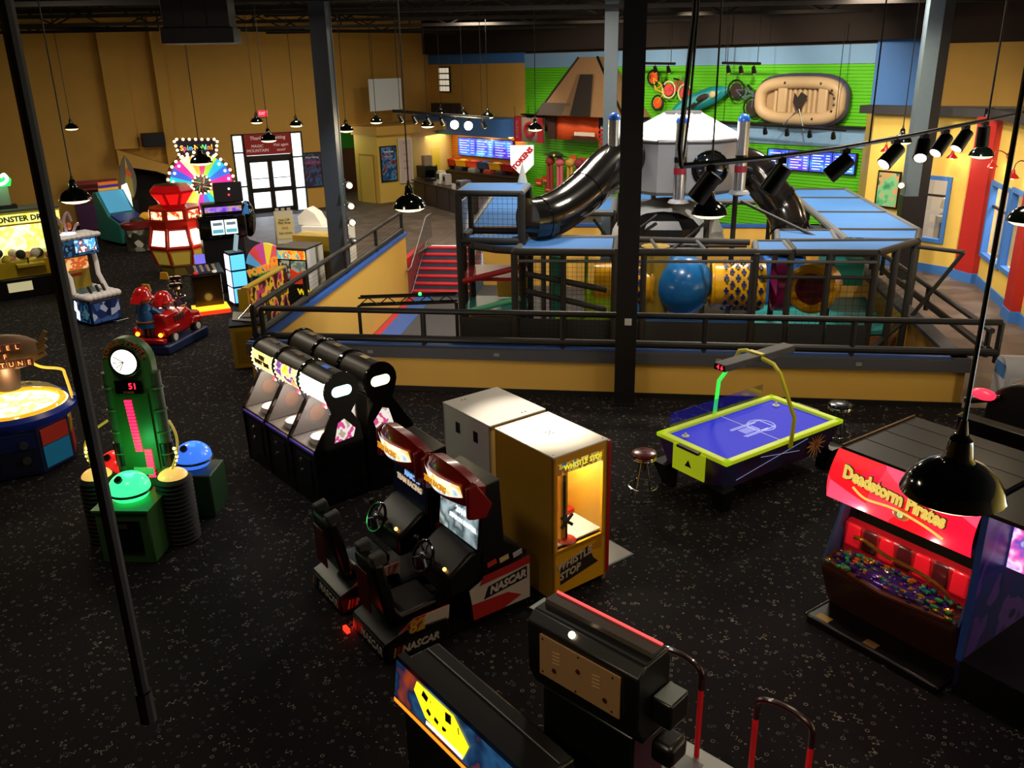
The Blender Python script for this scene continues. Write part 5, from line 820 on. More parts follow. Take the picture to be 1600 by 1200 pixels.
# ------------------------------------------------------------------ two back-to-back rows of capsule tube machines
def bank_machine(label, loc, rotz, art_m, plate_m, end, end_m):
    t = thing('candy_spinner_machine', label, 'arcade machine', loc, rotz, 'capsule tube machines'); hw = 0.385; BT = mat('brown_black_top', '#2b2521', 0.4)
    side = [(0.02, 0), (0.78, 0), (0.78, 0.85), (0.74, 1.12), (0.62, 1.32), (0.72, 1.45)] + arc(0.5, 1.65, 0.27, -25, 205, 12) + [(0.32, 1.36), (0.0, 0.86)]
    for x in ((-hw, -hw + 0.025), (hw - 0.025, hw)): MB().prism(side, x[0], x[1], 'x').build('side_panel', BLACKG, t)
    BOX('lower_cabinet', t, BLACK, -hw + 0.025, hw - 0.025, 0.03, 0.77, 0, 0.84); BOX('coin_door', t, mat('coin_door', '#141416', 0.3), -0.2, 0.2, 0.015, 0.03, 0.2, 0.7); 
    for z in (0.45, 0.62): MB().cyl((-0.08, 0.0, z), (-0.08, 0.03, z), 0.03).build('coin_mech', CHROME, t)
    MB().prism([(0.05, 0.87), (0.7, 0.87), (0.7, 1.4), (0.36, 1.36)], -hw + 0.026, -hw + 0.032, 'x').build('inner_liner', mat('liner_grey', '#5f5a55', 0.5), t); MB().cyl((-hw + 0.032, 0.47, 1.12), (-hw + 0.038, 0.47, 1.12), 0.12, seg=20).build('prize_window', mat('prize_window_brown', '#7a6052', 0.4), t)
    BOX('play_deck', t, mat('deck_grey', '#7a746e', 0.4), -hw + 0.03, hw - 0.03, 0.05, 0.74, 0.84, 0.86); BOX('back_wall', t, mat('back_wall_grey', '#8a827a', 0.6), -hw + 0.03, hw - 0.03, 0.70, 0.72, 0.86, 1.45); BOX('purple_led_strip', t, mat('purple_led', '#3a2a80', 0.4, emit=0.25), -hw + 0.03, hw - 0.03, 0.0, 0.02, 0.82, 0.85)
    MB().quad((-hw + 0.03, 0.02, 0.87), (hw - 0.03, 0.02, 0.87), (hw - 0.03, 0.32, 1.38), (-hw + 0.03, 0.32, 1.38)).build('slanted_window', glass('slanted_glass', (0.9, 0.9, 0.92), 0.08), t)
    MB().cyl((0.1, 0.3, 0.87), (0.1, 0.3, 0.92), 0.17, seg=24).build('prize_dish', mat('cream_dish', '#e4d8c6', 0.5), t); MB().lathe([(0.19, 0), (0.17, 0.06), (0.0, 0.07)], 24, (0.1, 0.3, 0.9)).build('dish_rim', mat('cream_dish', '#e4d8c6', 0.5), t)
    MB().sphere((0.05, 0.62, 1.12), 0.16, 14, 8, (1.1, 0.4, 1.1)).build('candy_wheel', art('candy_swirl', ['#e8447c', '#f4e6d0', '#7a54b8', '#f0b43c', '#e8e0d8'], 7, 0.15, 'noise'), t); BOX('claw_box', t, BLACK, 0.1, 0.24, 0.42, 0.54, 1.02, 1.24); BOX('red_display', t, mat('red_display', '#c8202c', 0.4, emit=1.0), -0.02, 0.1, 0.4, 0.43, 1.33, 1.39)
    MB().cyl((-hw + 0.02, 0.5, 1.65), (hw - 0.02, 0.5, 1.65), 0.25, seg=20).build('head_tube', BT, t)
    seg = MB(); n = 10
    vs = []
    for i in range(n + 1):
        a = R(150 + 110 * i / n); vs += [(-hw + 0.045, 0.5 + 0.256 * math.cos(a), 1.65 + 0.256 * math.sin(a)), (hw - 0.045, 0.5 + 0.256 * math.cos(a), 1.65 + 0.256 * math.sin(a))]
    seg.add(vs, [(2 * i, 2 * i + 1, 2 * i + 3, 2 * i + 2) for i in range(n)]); seg.build('curved_marquee', art_m, t, smooth=60)
    for x in (-hw + 0.05, hw - 0.05):
        for k in range(8): a = R(150 + 14 * k); MB().sphere((x, 0.5 + 0.262 * math.cos(a), 1.65 + 0.262 * math.sin(a)), 0.012, 6, 4).build('bulb', mat('small_bulb', '#fff2c8', 0.4, emit=3), t)
    MB().torus((-hw + 0.02, 0.5, 1.65), 0.258, 0.014, 'x').build('tube_rim', BLACKG, t); MB().torus((hw - 0.02, 0.5, 1.65), 0.258, 0.014, 'x').build('tube_rim', BLACKG, t)
    MB().obox((0.0, 0.5, 1.903), (0.17, 0.07, 0.008)).build('top_label', plate_m, t)
    for a_, s_ in ((168, 'WIN'), (186, 'EVERY TIME')):
        if art_m is MA[0]: txt(t, s_, 0.09, mat('maroon_print', '#5a1a2a', 0.4), (0, 0.5 + 0.26 * math.cos(R(a_)), 1.65 + 0.26 * math.sin(R(a_))), (a_ - 90, 0, 0), bold=0.006)
    if end:
        s = end; e = MB(); pts = arc(0.42, 1.65, 0.075, 90, 270, 8) + arc(0.58, 1.65, 0.075, -90, 90, 8); x0 = s * hw; e.prism(pts, x0 - 0.001 * s, x0 + 0.006 * s, 'x').build('end_light', end_m, t)
        e2 = MB().prism([(0.32, 0.92), (0.62, 0.94), (0.66, 1.06), (0.5, 1.24), (0.4, 1.2)], x0 - 0.002 * s, x0 + 0.004 * s, 'x').build('end_window', art('end_window_art', ['#f0e4d4', '#d84a90', '#efe9e0', '#b8a890'], 6, 0.9, 'noise'), t)
    plight(t, (0.05, 0.4, 1.3), 20, (1, 0.93, 0.85), 0.06); return t
d0 = Vector((math.cos(R(-50)), math.sin(R(-50)), 0)); n0 = Vector((math.cos(R(40)), math.sin(R(40)), 0)); near = Vector((-2.71, 10.81, 0))
MA = [art('marquee_yellow_swirl', ['#f4e04a', '#fff8d8', '#e8c828', '#b8d048'], 4, 2.0, 'wave', hard=False), art('marquee_gold_purple', ['#f0b42c', '#f8e08a', '#6a3a8c', '#e89a28'], 5, 1.9, 'noise'), art('marquee_white_blue', ['#e8f6ff', '#ffffff', '#bfe4ff', '#d8f0e0'], 4, 2.4, 'noise', hard=False)]
PL = [mat('grey_label', '#6e665e', 0.5), mat('brown_label', '#8a7460', 0.5), mat('blue_label', '#3c6cc0', 0.5, emit=0.4)]
for i, lab in enumerate(('capsule tube machine with yellow marquee at the far end of the front row', 'capsule tube machine with gold and purple marquee in the middle of the front row', 'capsule tube machine with white marquee and cyan end light')):
    bank_machine(lab, near - d0 * (0.385 + 0.775 * (2 - i)), -50, MA[i], PL[i], 1 if i == 2 else 0, mat('cyan_end_light', '#b8f4ff', 0.3, emit=2.2))
PL2 = [mat('tan_label', '#a8906e', 0.5), mat('tan_label', '#a8906e', 0.5), mat('cream_label', '#d8c49a', 0.5)]
for i, lab in enumerate(('far capsule tube machine in the rear row with dark tube', 'middle capsule tube machine in the rear row with dark tube', 'rear row capsule tube machine with cream end light')):
    bank_machine(lab, near + n0 * 1.62 - d0 * (0.385 + 0.775 * (2 - i)), 130, MA[(i + 1) % 3], PL2[i], -1 if i == 2 else 0, mat('cream_end_light', '#fff0b8', 0.3, emit=2.2))

# ------------------------------------------------------------------ green strength tower with glowing domes
tw = thing('strength_tower', 'tall green strength tester tower with glowing green dome and black drums', 'arcade machine', (-4.8, 10.12, 0), -3); GT = mat('tower_green', '#3f6b38', 0.45, noise=0.1); GD = mat('tower_dark_green', '#1c3c20', 0.5)
MB().prism([(-0.31, 0.3), (0.31, 0.3), (0.31, 2.4)] + arc(0, 2.4, 0.31, 0, 180, 14)[1:-1] + [(-0.31, 2.4)], 0.15, 0.32, 'y').build('tower_body', GT, tw, bevel=0.02); BOX('tower_base', tw, GD, -0.38, 0.38, 0.0, 0.56, 0, 0.45, 0.02)
MB().prism([(-0.22, 0.95), (0.22, 0.95), (0.22, 2.0), (-0.22, 2.0)], 0.12, 0.15, 'y').build('gauge_panel', mat('gauge_green', '#2c5f2c', 0.4), tw)
MB().cyl((0, 0.1, 2.42), (0, 0.14, 2.42), 0.165, seg=28).build('dial', mat('dial_glow', '#fff6e0', 0.4, emit=2.6), tw); MB().torus((0, 0.12, 2.42), 0.175, 0.025, 'y').build('dial_ring', BLACK, tw)
for a in (150, 185, 215, 240): MB().cyl((0, 0.095, 2.42), (0.14 * math.cos(R(a)), 0.095, 2.42 + 0.14 * math.sin(R(a))), 0.005, seg=5).build('dial_hand', BLACK, tw)
ch = 'TOWER-POWER'
for i, c in enumerate(ch): a = R(166 - i * 15.2); txt(tw, c, 0.085, mat('tower_letters', '#8a4a2a', 0.5, emit=0.08), (0.245 * math.cos(a), 0.14, 2.42 + 0.245 * math.sin(a)), (90, -(math.degrees(a) - 90), 0), bold=0.004)
BOX('score_display', tw, BLACKG, -0.17, 0.17, 0.1, 0.13, 2.0, 2.17); txt(tw, '51', 0.11, mat('red_digits', '#ff1a30', 0.4, emit=5), (0.06, 0.095, 2.1)); txt(tw, 'POWER', 0.04, mat('tower_letters', '#8a4a2a', 0.5, emit=0.08), (0.0, 0.095, 2.02))
LED = mat('red_led_bar', '#ff2050', 0.4, emit=2.6)
for k in range(16): BOX('led_bar', tw, LED, -0.09 + 0.004 * k * 0.6, 0.0 + 0.004 * k * 0.6, 0.105, 0.12, 1.88 - k * 0.045, 1.91 - k * 0.045)
for k in range(9): BOX('led_bar', tw, LED, 0.06, 0.15, 0.105, 0.12, 1.2 - k * 0.045, 1.23 - k * 0.045)
for s in (-1, 1):
    MB().cyl((s * 0.3, 0.22, 0.75), (s * 0.3, 0.22, 2.25), 0.075, seg=14).build('side_column', mat('stone_green', '#3c4a3a', 0.6, noise=0.2), tw)
    for z in (1.15, 1.45, 1.75, 2.05): MB().torus((s * 0.3, 0.22, z), 0.08, 0.014).build('column_band', GT, tw)
    MB().cyl((s * 0.3, 0.22, 0.98), (s * 0.3, 0.22, 1.3), 0.09, seg=14).build('column_sleeve', BLACK, tw)
    prof = []
    for k in range(15): prof += [(0.2, 0.06 * k + 0.01), (0.235, 0.06 * k + 0.035)]
    MB().lathe(prof + [(0.19, 0.92), (0, 0.92)], 24, (0.5 * s - 0.07, 0.0, 0)).build('ribbed_drum', RUBBER, tw); MB().sphere((0.5 * s - 0.07, 0, 0.9), 0.19, 20, 6, (1, 1, 0.6), 0, 90).build('drum_dome', mat('amber_dome', '#e8b860', 0.3, emit=0.9), tw)
    MB().tube(bez([(0.5 * s - 0.07, 0, 1.0), (0.6 * s - 0.07, 0.02, 1.25), (0.56 * s - 0.05, 0.1, 1.45), (s * 0.4, 0.2, 1.6)], 6), 0.018, 8).build('light_tube', mat('amber_tube', '#c9a840', 0.4, emit=0.35), tw)
    for k in range(6): MB().sphere((s * (0.5 + 0.09 * math.sin(k * 0.45)) - 0.07, 0.01, 1.02 + k * 0.055), 0.022, 8, 5).build('tube_bead', mat('amber_bead', '#ffd880', 0.4, emit=2.5), tw)
BOX('pedestal', tw, GT, -0.34, 0.34, -0.62, 0.0, 0, 0.72, 0.02); BOX('pedestal_door', tw, BLACK, -0.22, 0.22, -0.635, -0.62, 0.16, 0.6); BOX('pedestal_top', tw, mat('tower_top_green', '#2f7a38', 0.35), -0.36, 0.36, -0.64, 0.02, 0.72, 0.75); BOX('coin_plate', tw, STEEL, -0.05, 0.06, -0.64, -0.635, 0.5, 0.56)
def dome(c, m, lightc, e):
    MB().sphere(c, 0.25, 24, 12, (1, 1, 0.82), -35, 90).build('strike_dome', m, tw); MB().torus((c[0], c[1], c[2] - 0.03), 0.25, 0.018).build('dome_ring', BLACK, tw); MB().cyl((c[0] - 0.04, c[1] - 0.14, c[2] + 0.16), (c[0] - 0.045, c[1] - 0.16, c[2] + 0.19), 0.05).build('dome_spot', BLACK, tw)
    plight(tw, (c[0], c[1] + 0.05, c[2] + 0.36), e, lightc, 0.1)
dome((0.0, -0.3, 0.9), mat('green_dome_glow', '#38f08a', 0.2, emit=1.6), (0.1, 1, 0.25), 7.0); dome((0.36, 0.8, 0.82), mat('blue_dome_glow', '#3c78f0', 0.2, emit=1.0), (0.15, 0.35, 1), 2.5); dome((-0.58, 0.55, 0.8), mat('red_dome_glow', '#e02020', 0.2, emit=0.9), (1, 0.1, 0.05), 1.5)
BOX('side_pedestal', tw, GD, 0.1, 0.66, 0.56, 1.1, 0, 0.64, 0.02); BOX('side_pedestal', tw, GD, -0.86, -0.4, 0.3, 0.85, 0, 0.62, 0.02); BOX('note_card', tw, mat('pale_card', '#8fc08f', 0.5), -0.12, 0.14, 0.1, 0.12, 0.88, 0.98)

# ------------------------------------------------------------------ air hockey table
ah = thing('air_hockey_table', 'blue air hockey table with neon yellow rails and overhead score bar', 'air hockey table', (3.47, 11.66, 0), 34.5); NEON = mat('neon_yellow', '#c8e020', 0.4, emit=0.28); HB = art('hockey_side_art', ['#1c2458', '#2a3278', '#4a2460', '#182048'], 2.5, 0, 'noise', hard=False)
HX, HY = 1.25, 0.665
MB().add([(-1.12, -0.52, 0.3), (1.12, -0.52, 0.3), (1.12, 0.52, 0.3), (-1.12, 0.52, 0.3), (-1.22, -0.63, 0.72), (1.22, -0.63, 0.72), (1.22, 0.63, 0.72), (-1.22, 0.63, 0.72)], [(3, 2, 1, 0), (4, 5, 6, 7), (0, 1, 5, 4), (1, 2, 6, 5), (2, 3, 7, 6), (3, 0, 4, 7)]).build('cabinet', HB, ah)
BOX('playfield', ah, mat('playfield_blue', '#060c8a', 0.6, emit=0.55, ecol='#1a26e8'), -HX + 0.1, HX - 0.1, -HY + 0.09, HY - 0.09, 0.74, 0.755)  # glow put into the playfield colour to keep the blue saturated
for x0, x1, y0, y1 in ((-HX, HX, -HY, -HY + 0.1), (-HX, HX, HY - 0.1, HY), (-HX, -HX + 0.11, -HY, HY), (HX - 0.11, HX, -HY, HY)): BOX('rail', ah, NEON, x0, x1, y0, y1, 0.74, 0.8, 0.012)
for sx in (-1, 1):
    BOX('goal_slot', ah, BLACK, sx * HX - 0.06, sx * HX + 0.06, -0.2, 0.2, 0.75, 0.785)
    for sy in (-1, 1): MB().add([(sx * 1.16 + a * 0.13, sy * 0.55 + b * 0.13, 0.36) for a, b in ((-1, -1), (1, -1), (1, 1), (-1, 1))] + [(sx * 1.1 + a * 0.075, sy * 0.5 + b * 0.075, 0.0) for a, b in ((-1, -1), (1, -1), (1, 1), (-1, 1))], [(0, 1, 2, 3), (7, 6, 5, 4), (0, 4, 5, 1), (1, 5, 6, 2), (2, 6, 7, 3), (3, 7, 4, 0)]).build('leg', BLACK, ah); 
BOX('end_apron', ah, NEON, -HX - 0.02, -HX, -0.3, 0.3, 0.38, 0.76); MB().prism([(-0.06, 0.5), (0.06, 0.5), (0, 0.6)], -HX - 0.025, -HX - 0.02, 'x').build('spade_print', BLACK, ah)
for (x, y) in ((-0.98, 0.35), (0.98, 0.35)): MB().lathe([(0.055, 0), (0.055, 0.02), (0.02, 0.03), (0.018, 0.06), (0.0, 0.07)], 16, (x, y, 0.756)).build('mallet', WHITE, ah)
LW = mat('playfield_print', '#aab4f0', 0.4, emit=0.5)
lg = MB()
for k in range(7): lg.obox((-0.2 + k * 0.045, -0.02, 0.757), (0.02, 0.16, 0.002))
lg.obox((-0.05, 0.1, 0.757), (0.52, 0.018, 0.002)).obox((-0.05, -0.14, 0.757), (0.52, 0.018, 0.002)).obox((-0.1, 0.135, 0.757), (0.4, 0.014, 0.002)).obox((-0.1, -0.175, 0.757), (0.4, 0.014, 0.002)).obox((0.32, -0.02, 0.757), (0.02, 0.3, 0.002)).obox((0.2, 0.13, 0.757), (0.24, 0.02, 0.002)).obox((0.2, -0.16, 0.757), (0.24, 0.02, 0.002)); stuff(lg.build('logo_print', LW, ah, smooth=0)); MB().torus((0.2, -0.02, 0.757), 0.2, 0.01).build('logo_ring', LW, ah)
BOX('centre_line', ah, LW, -0.006, 0.006, -HY + 0.1, HY - 0.1, 0.755, 0.7565); BOX('centre_line', ah, mat('centre_dark', '#0a1060', 0.3), 0.02, 0.03, -HY + 0.1, HY - 0.1, 0.755, 0.7565)
MB().tube([(0.0, -HY - 0.04, 0.7), (0.0, -HY - 0.06, 1.15), (0.0, -0.42, 1.72), (0.0, -0.3, 1.82), (0.0, 0.2, 1.9), (0.0, 0.32, 1.86), (0, 0.4, 1.7)], 0.03, 10).build('arch_tube', mat('neon_yellow_dim', '#b8b020', 0.4, emit=0.06), ah); MB().tube([(0, 0.4, 1.7), (0.0, HY + 0.0, 1.3), (0, HY + 0.04, 0.76)], 0.03, 10).build('arch_tube', mat('neon_green_lit', '#40f050', 0.4, emit=0.9), ah)
BOX('score_bar', ah, mat('score_bar', '#3c3c3e', 0.6), -0.75, 0.72, -0.09, 0.12, 1.8, 1.9, 0.01); BOX('score_face', ah, BLACKG, -0.755, -0.75, -0.08, 0.1, 1.81, 1.89); txt(ah, '4 6', 0.09, mat('red_digits', '#ff1a30', 0.4, emit=5), (-0.757, 0.0, 1.85), (90, 0, -90)); BOX('arch_clamp', ah, mat('neon_yellow_dim', '#b8b020', 0.4, emit=0.06), -0.04, 0.04, -0.1, 0.14, 1.9, 1.92)
BOX('spill_guard', ah, glass('guard_acrylic', (0.8, 0.8, 1.0), 0.1), -1.0, 1.0, HY - 0.02, HY - 0.01, 0.8, 1.02)
MB().sphere((0.72, -0.6, 0.52), 0.17, 18, 2, (1, 0.05, 1)).build('starburst_print', mat('starburst', '#9c5230', 0.5), ah)
for k in range(14): a = R(k * 25.7); MB().obox((0.72 + 0.13 * math.cos(a), -0.612, 0.52 + 0.13 * math.sin(a)), (0.16, 0.006, 0.012), (0, -math.degrees(a), 0)).build('starburst_ray', mat('starburst_ray', '#d8a070', 0.5), ah)
for a, b in (((-0.9, 0.4), (0.5, 0.68)), ((-0.5, 0.66), (0.4, 0.5))): MB().cyl((a[0], -0.52 - 0.26 * (a[1] - 0.3) - 0.004, a[1]), (b[0], -0.52 - 0.26 * (b[1] - 0.3) - 0.004, b[1]), 0.003, seg=5).build('streak_print', LW, ah)
plight(ah, (0.35, 0, 1.76), 3.0, (0.3, 0.35, 1.0), 0.15); plight(ah, (-0.4, 0, 1.76), 2.0, (0.3, 0.35, 1.0), 0.15)
# chrome stools
def stool(label, loc, seat_m, h=0.75, group='chrome stools'):
    t = thing('bar_stool', label, 'stool', loc, 0, group); MB().lathe([(0, h), (0.12, h), (0.165, h - 0.015), (0.18, h - 0.04), (0.175, h - 0.06)], 28).build('seat', seat_m, t); MB().lathe([(0.172, h - 0.06), (0.176, h - 0.075), (0.17, h - 0.09), (0.176, h - 0.105), (0.17, h - 0.12), (0.0, h - 0.12)], 28).build('seat_band', CHROME, t)
    for k in range(4): a = R(45 + 90 * k); MB().cyl((0.05 * math.cos(a), 0.05 * math.sin(a), h - 0.12), (0.19 * math.cos(a), 0.19 * math.sin(a), 0.0), 0.013, seg=8).build('leg', CHROME, t)
    MB().torus((0, 0, 0.22), 0.2, 0.012).build('foot_ring', CHROME, t); MB().cyl((0, 0, h - 0.3), (0, 0, h - 0.12), 0.03).build('column', CHROME, t); return t
stool('chrome stool with dark red seat left of the air hockey table', (1.81, 10.95, 0), mat('dark_red_vinyl', '#5c1a1c', 0.25, coat=0.4)); stool('chrome stool with dark blue seat behind the air hockey table', (5.12, 12.62, 0), mat('dark_blue_vinyl', '#0f1a2c', 0.25, coat=0.4))

# ------------------------------------------------------------------ pirate shooter cabinet
pr = thing('pirate_shooter', 'big pirate shooting cabinet with red lit marquee and jewel heap', 'arcade machine', (3.68, 7.5, 0), -55); PW = 0.75; MR = art('pirate_marquee', ['#f0102c', '#e8405c', '#c8101c', '#ff2a3c'], 2.4, 1.7, 'voronoi')
BOX('platform', pr, BLACK, -0.74, 0.75, -0.1, 0.45, 0, 0.1, 0.02); BOX('platform_label', pr, mat('label_yellow', '#a8862a', 0.5), -0.66, -0.5, -0.06, 0.04, 0.1, 0.102); BOX('platform_label', pr, mat('label_tan', '#7a5a34', 0.5), -0.08, 0.06, -0.06, 0.04, 0.1, 0.102); MB().cyl((0.76, -0.1, 0.09), (0.76, 0.4, 0.09), 0.014).build('platform_edge', CHROME, pr); MB().cyl((-0.75, -0.1, 0.09), (-0.75, 0.4, 0.09), 0.014).build('platform_edge', CHROME, pr)
MB().prism([(0.3, 0.08), (1.5, 0.08), (1.5, 0.75), (0.1, 0.75), (0.06, 0.62)], -PW, PW, 'x').build('hull', mat('ship_wood', '#3a1a10', 0.35, noise=0.3, nscale=4), pr, bevel=0.03); MB().tube([(-PW, 0.3, 0.74), (-PW * 0.9, 0.1, 0.72), (0, 0.02, 0.7), (PW * 0.9, 0.1, 0.72), (PW, 0.3, 0.74)], 0.035, 8).build('hull_rail', mat('ship_rail', '#4a2212', 0.3), pr)
jw = [mat('jewel_teal', '#2a8a7a', 0.12, 0.6), mat('jewel_gold', '#c89a30', 0.15, 0.8), mat('jewel_blue', '#2a3a8c', 0.12, 0.6), mat('jewel_green', '#4aa05a', 0.12, 0.5), mat('jewel_violet', '#4a2a7a', 0.12, 0.6), mat('jewel_orange', '#c8622a', 0.15, 0.6), mat('jewel_silver', '#a8b0b4', 0.1, 0.9)]
rnd = random.Random(3)
MB().sphere((0, 0.24, 0.68), 0.3, 20, 8, (2.35, 0.7, 0.55), 0, 90).build('treasure_mound', jw[4], pr)
for k in range(230):
    x = rnd.uniform(-0.68, 0.68); y = rnd.uniform(0.04, 0.36); hgt = 0.72 + 0.15 * math.sqrt(max(0, 1 - (x / 0.75) ** 2)) * max(0.0, 1 - abs(y - 0.24) / 0.24); r = rnd.uniform(0.012, 0.03)
    MB().sphere((x, y, hgt + r * 0.5), r, 6, 3, (rnd.uniform(0.7, 2.2), rnd.uniform(0.7, 1.4), rnd.uniform(0.5, 1))).build('jewel', jw[rnd.randrange(7)], pr, smooth=0)
MB().prism([(0.38, 0.72), (0.46, 0.72), (0.5, 1.16), (0.36, 1.1)], -PW + 0.03, PW - 0.03, 'x').build('red_dash', mat('dash_red', '#8c1016', 0.3, emit=0.25), pr, bevel=0.03)
for i in range(7): MB().prism([(0.34, 0.86), (0.38, 0.84), (0.42, 1.12), (0.36, 1.1)], -0.68 + i * 0.195, -0.51 + i * 0.195, 'x').build('dash_cushion', mat('cushion_red', '#c01420', 0.25, emit=0.5) if i % 2 == 0 else mat('cushion_dark', '#4a1418', 0.3), pr, bevel=0.03)
MB().tube(bez([(-0.55, 0.32, 1.0), (-0.4, 0.28, 1.03), (-0.15, 0.27, 0.98), (0.2, 0.26, 0.97), (0.45, 0.25, 0.93), (0.56, 0.26, 0.83)], 5), 0.022, 8).build('gun_rail', mat('brass_rail', '#a86a28', 0.2, 0.8), pr)
MB().prism([(0.44, 1.1), (0.6, 1.1), (0.72, 1.58), (0.56, 1.58)], -PW + 0.03, PW - 0.03, 'x').build('dark_screen', BLACKG, pr)
vs = []; n = 10
for i in range(n + 1):
    u = i / n; z = 1.48 + 0.52 * u; y = 0.06 - 0.04 * math.sin(u * math.pi) + 0.12 * u * u; vs += [(-PW - 0.02, y, z), (PW + 0.02, y, z)]
MB().add(vs, [(2 * i, 2 * i + 1, 2 * i + 3, 2 * i + 2) for i in range(n)]).build('marquee', MR, pr, smooth=60); MB().prism([(0.06, 1.48), (0.18, 2.0), (0.62, 1.98), (0.62, 1.5)], -PW, PW, 'x').build('marquee_box', BLACK, pr)
GO = mat('pirate_gold', '#e8c860', 0.3, emit=0.9); txt(pr, 'Deadstorm Pirates', 0.2, GO, (-0.03, 0.005, 1.8), (92, 6, 0), sx=0.72, bold=0.007, depth=0.01); txt(pr, 'Deadstorm Pirates', 0.2, mat('pirate_outline', '#5a3a10', 0.4, emit=0.2), (-0.026, 0.018, 1.798), (92, 6, 0), sx=0.72, bold=0.018, depth=0.006)
MB().tube(bez([(-0.45, 0.0, 1.73), (-0.3, 0.0, 1.66), (0.0, 0.0, 1.68), (0.3, 0.0, 1.64), (0.52, 0.0, 1.58)], 5), [0.012] * 21, 6).build('scroll_ornament', GO, pr); MB().sphere((0.08, 0.015, 1.64), 0.07, 12, 6, (1.3, 0.3, 0.8)).build('skull_ornament', mat('pirate_brown_glow', '#a8682c', 0.4, emit=0.6), pr); MB().sphere((0.08, -0.005, 1.645), 0.03, 10, 6, (1, 0.5, 1)).build('skull_eye', mat('pirate_eye', '#c8d8a0', 0.3, emit=0.8), pr)
for sx in (-1, 1): MB().prism([(0.1, 0.7), (1.5, 0.7), (1.5, 2.0), (0.3, 2.0), (0.32, 1.2)], sx * PW - 0.015, sx * PW + 0.015, 'x').build('side_wall', art('pirate_side', ['#1a2440', '#2a3a5c', '#4a2440', '#14182c'], 2.5, 0.0, 'noise'), pr)
BOX('roof_panel', pr, mat('canopy_black', '#241f1d', 0.4), -PW, PW, 0.2, 1.52, 1.98, 2.02)
for k in range(3): BOX('roof_seam', pr, mat('seam_grey', '#4a4644', 0.5), -PW, PW, 0.55 + k * 0.36, 0.556 + k * 0.36, 2.02, 2.024)
MB().cyl((-PW, 0.2, 2.03), (-PW, 1.52, 2.03), 0.012).build('roof_edge', mat('worn_edge', '#8a6a4a', 0.3, 0.6), pr)
plight(pr, (-0.4, 0.05, 1.42), 9.0, (1, 0.75, 0.6), 0.06); plight(pr, (0.4, 0.05, 1.42), 9.0, (1, 0.75, 0.6), 0.06)  # small unseen lamps added to make the jewels sparkle
# neighbouring blue cabinet cut by the right edge, big dark canopy and motor bike hood behind
nb = thing('motion_theatre', 'blue and violet arcade cabinet with lit screen at the right edge', 'arcade machine', (4.86, 6.45, 0), -55); BOX('side_wall', nb, art('violet_side', ['#3a2a6a', '#24306a', '#5a3a8c', '#1a2050'], 2, 0.05, 'noise'), -0.72, -0.68, -0.3, 1.2, 0.1, 1.95); BOX('side_wall', nb, BLACK, 0.68, 0.72, -0.3, 1.2, 0.1, 1.95); BOX('base', nb, BLACK, -0.72, 0.72, -0.3, 1.2, 0, 0.4); BOX('screen', nb, art('pink_screen', ['#b86ae0', '#f0d8f8', '#e05ab0', '#5a4ab0', '#ffffff'], 5, 1.3, 'noise', hard=False), -0.66, 0.66, 0.2, 0.22, 1.25, 1.75); BOX('roof_panel', nb, mat('canopy_black', '#1a1716', 0.4), -0.74, 0.74, -0.32, 1.22, 1.95, 1.99); BOX('blue_trim', nb, mat('blue_trim', '#2c4a9c', 0.4), -0.73, -0.67, -0.32, -0.28, 0.4, 1.97)
cn = thing('theatre_beam', 'dark cross beam gantry behind the roof of the pirate cabinet', 'gantry', (5.12, 9.0, 0), -55); BOX('beam', cn, BLACK, -0.12, 1.5, -0.02, 0.16, 1.78, 1.98, 0.01)
for x in (-0.05, 1.4): BOX('leg', cn, BLACK, x - 0.04, x + 0.04, 0.03, 0.11, 0, 1.78)
MB().cyl((-0.13, -0.02, 1.98), (-0.13, 0.16, 1.98), 0.01).build('chrome_edge', CHROME, cn)
mh = thing('bike_simulator', 'black arched motor bike simulator hood with red lamp at the right edge', 'arcade machine', (7.12, 11.05, 0), -55); MB().prism([(-0.5, 0), (0.5, 0), (0.5, 1.12)] + arc(0, 1.12, 0.5, 0, 180, 14)[1:-1] + [(-0.5, 1.12)], -0.25, 0.4, 'y').build('arched_hood', BLACK, mh, bevel=0.03); BOX('base', mh, BLACK, -0.5, 0.5, -0.5, 0.5, 0, 0.3); MB().sphere((-0.52, -0.3, 1.36), 0.1, 12, 8, (1.8, 1, 0.8)).build('red_lamp', mat('red_lamp_glow', '#ff2840', 0.3, emit=2.0), mh); MB().cyl((-0.75, -0.3, 1.2), (-0.3, -0.26, 1.36), 0.05).build('lamp_arm', BLACK, mh)
# litter bin at the pit corner
bi = thing('litter_bin', 'white and blue litter bin with curved top at the pit corner', 'bin', (8.52, 13.78, 0), -8); MB().prism([(-0.26, 0), (0.26, 0), (0.26, 0.8)] + arc(0, 0.8, 0.26, 0, 180, 10)[1:-1] + [(-0.26, 0.8)], -0.28, 0.28, 'x').build('body', mat('bin_white', '#b7b9c4', 0.35), bi, bevel=0.015); BOX('blue_flap', bi, mat('bin_blue', '#2f6fb0', 0.4), -0.285, -0.28, -0.2, 0.2, 0.72, 0.95); BOX('door_panel', bi, mat('bin_panel', '#c9cad6', 0.4), -0.2, 0.2, -0.27, -0.26, 0.1, 0.75); txt(bi, 'PLEASE', 0.07, mat('bin_print', '#27507c', 0.5), (0.0, -0.272, 0.42)); txt(bi, 'RECYCLE', 0.07, mat('bin_print', '#27507c', 0.5), (0.0, -0.272, 0.32)); BOX('blue_base', bi, mat('bin_blue', '#2f6fb0', 0.4), -0.285, 0.285, -0.27, 0.27, 0, 0.06)

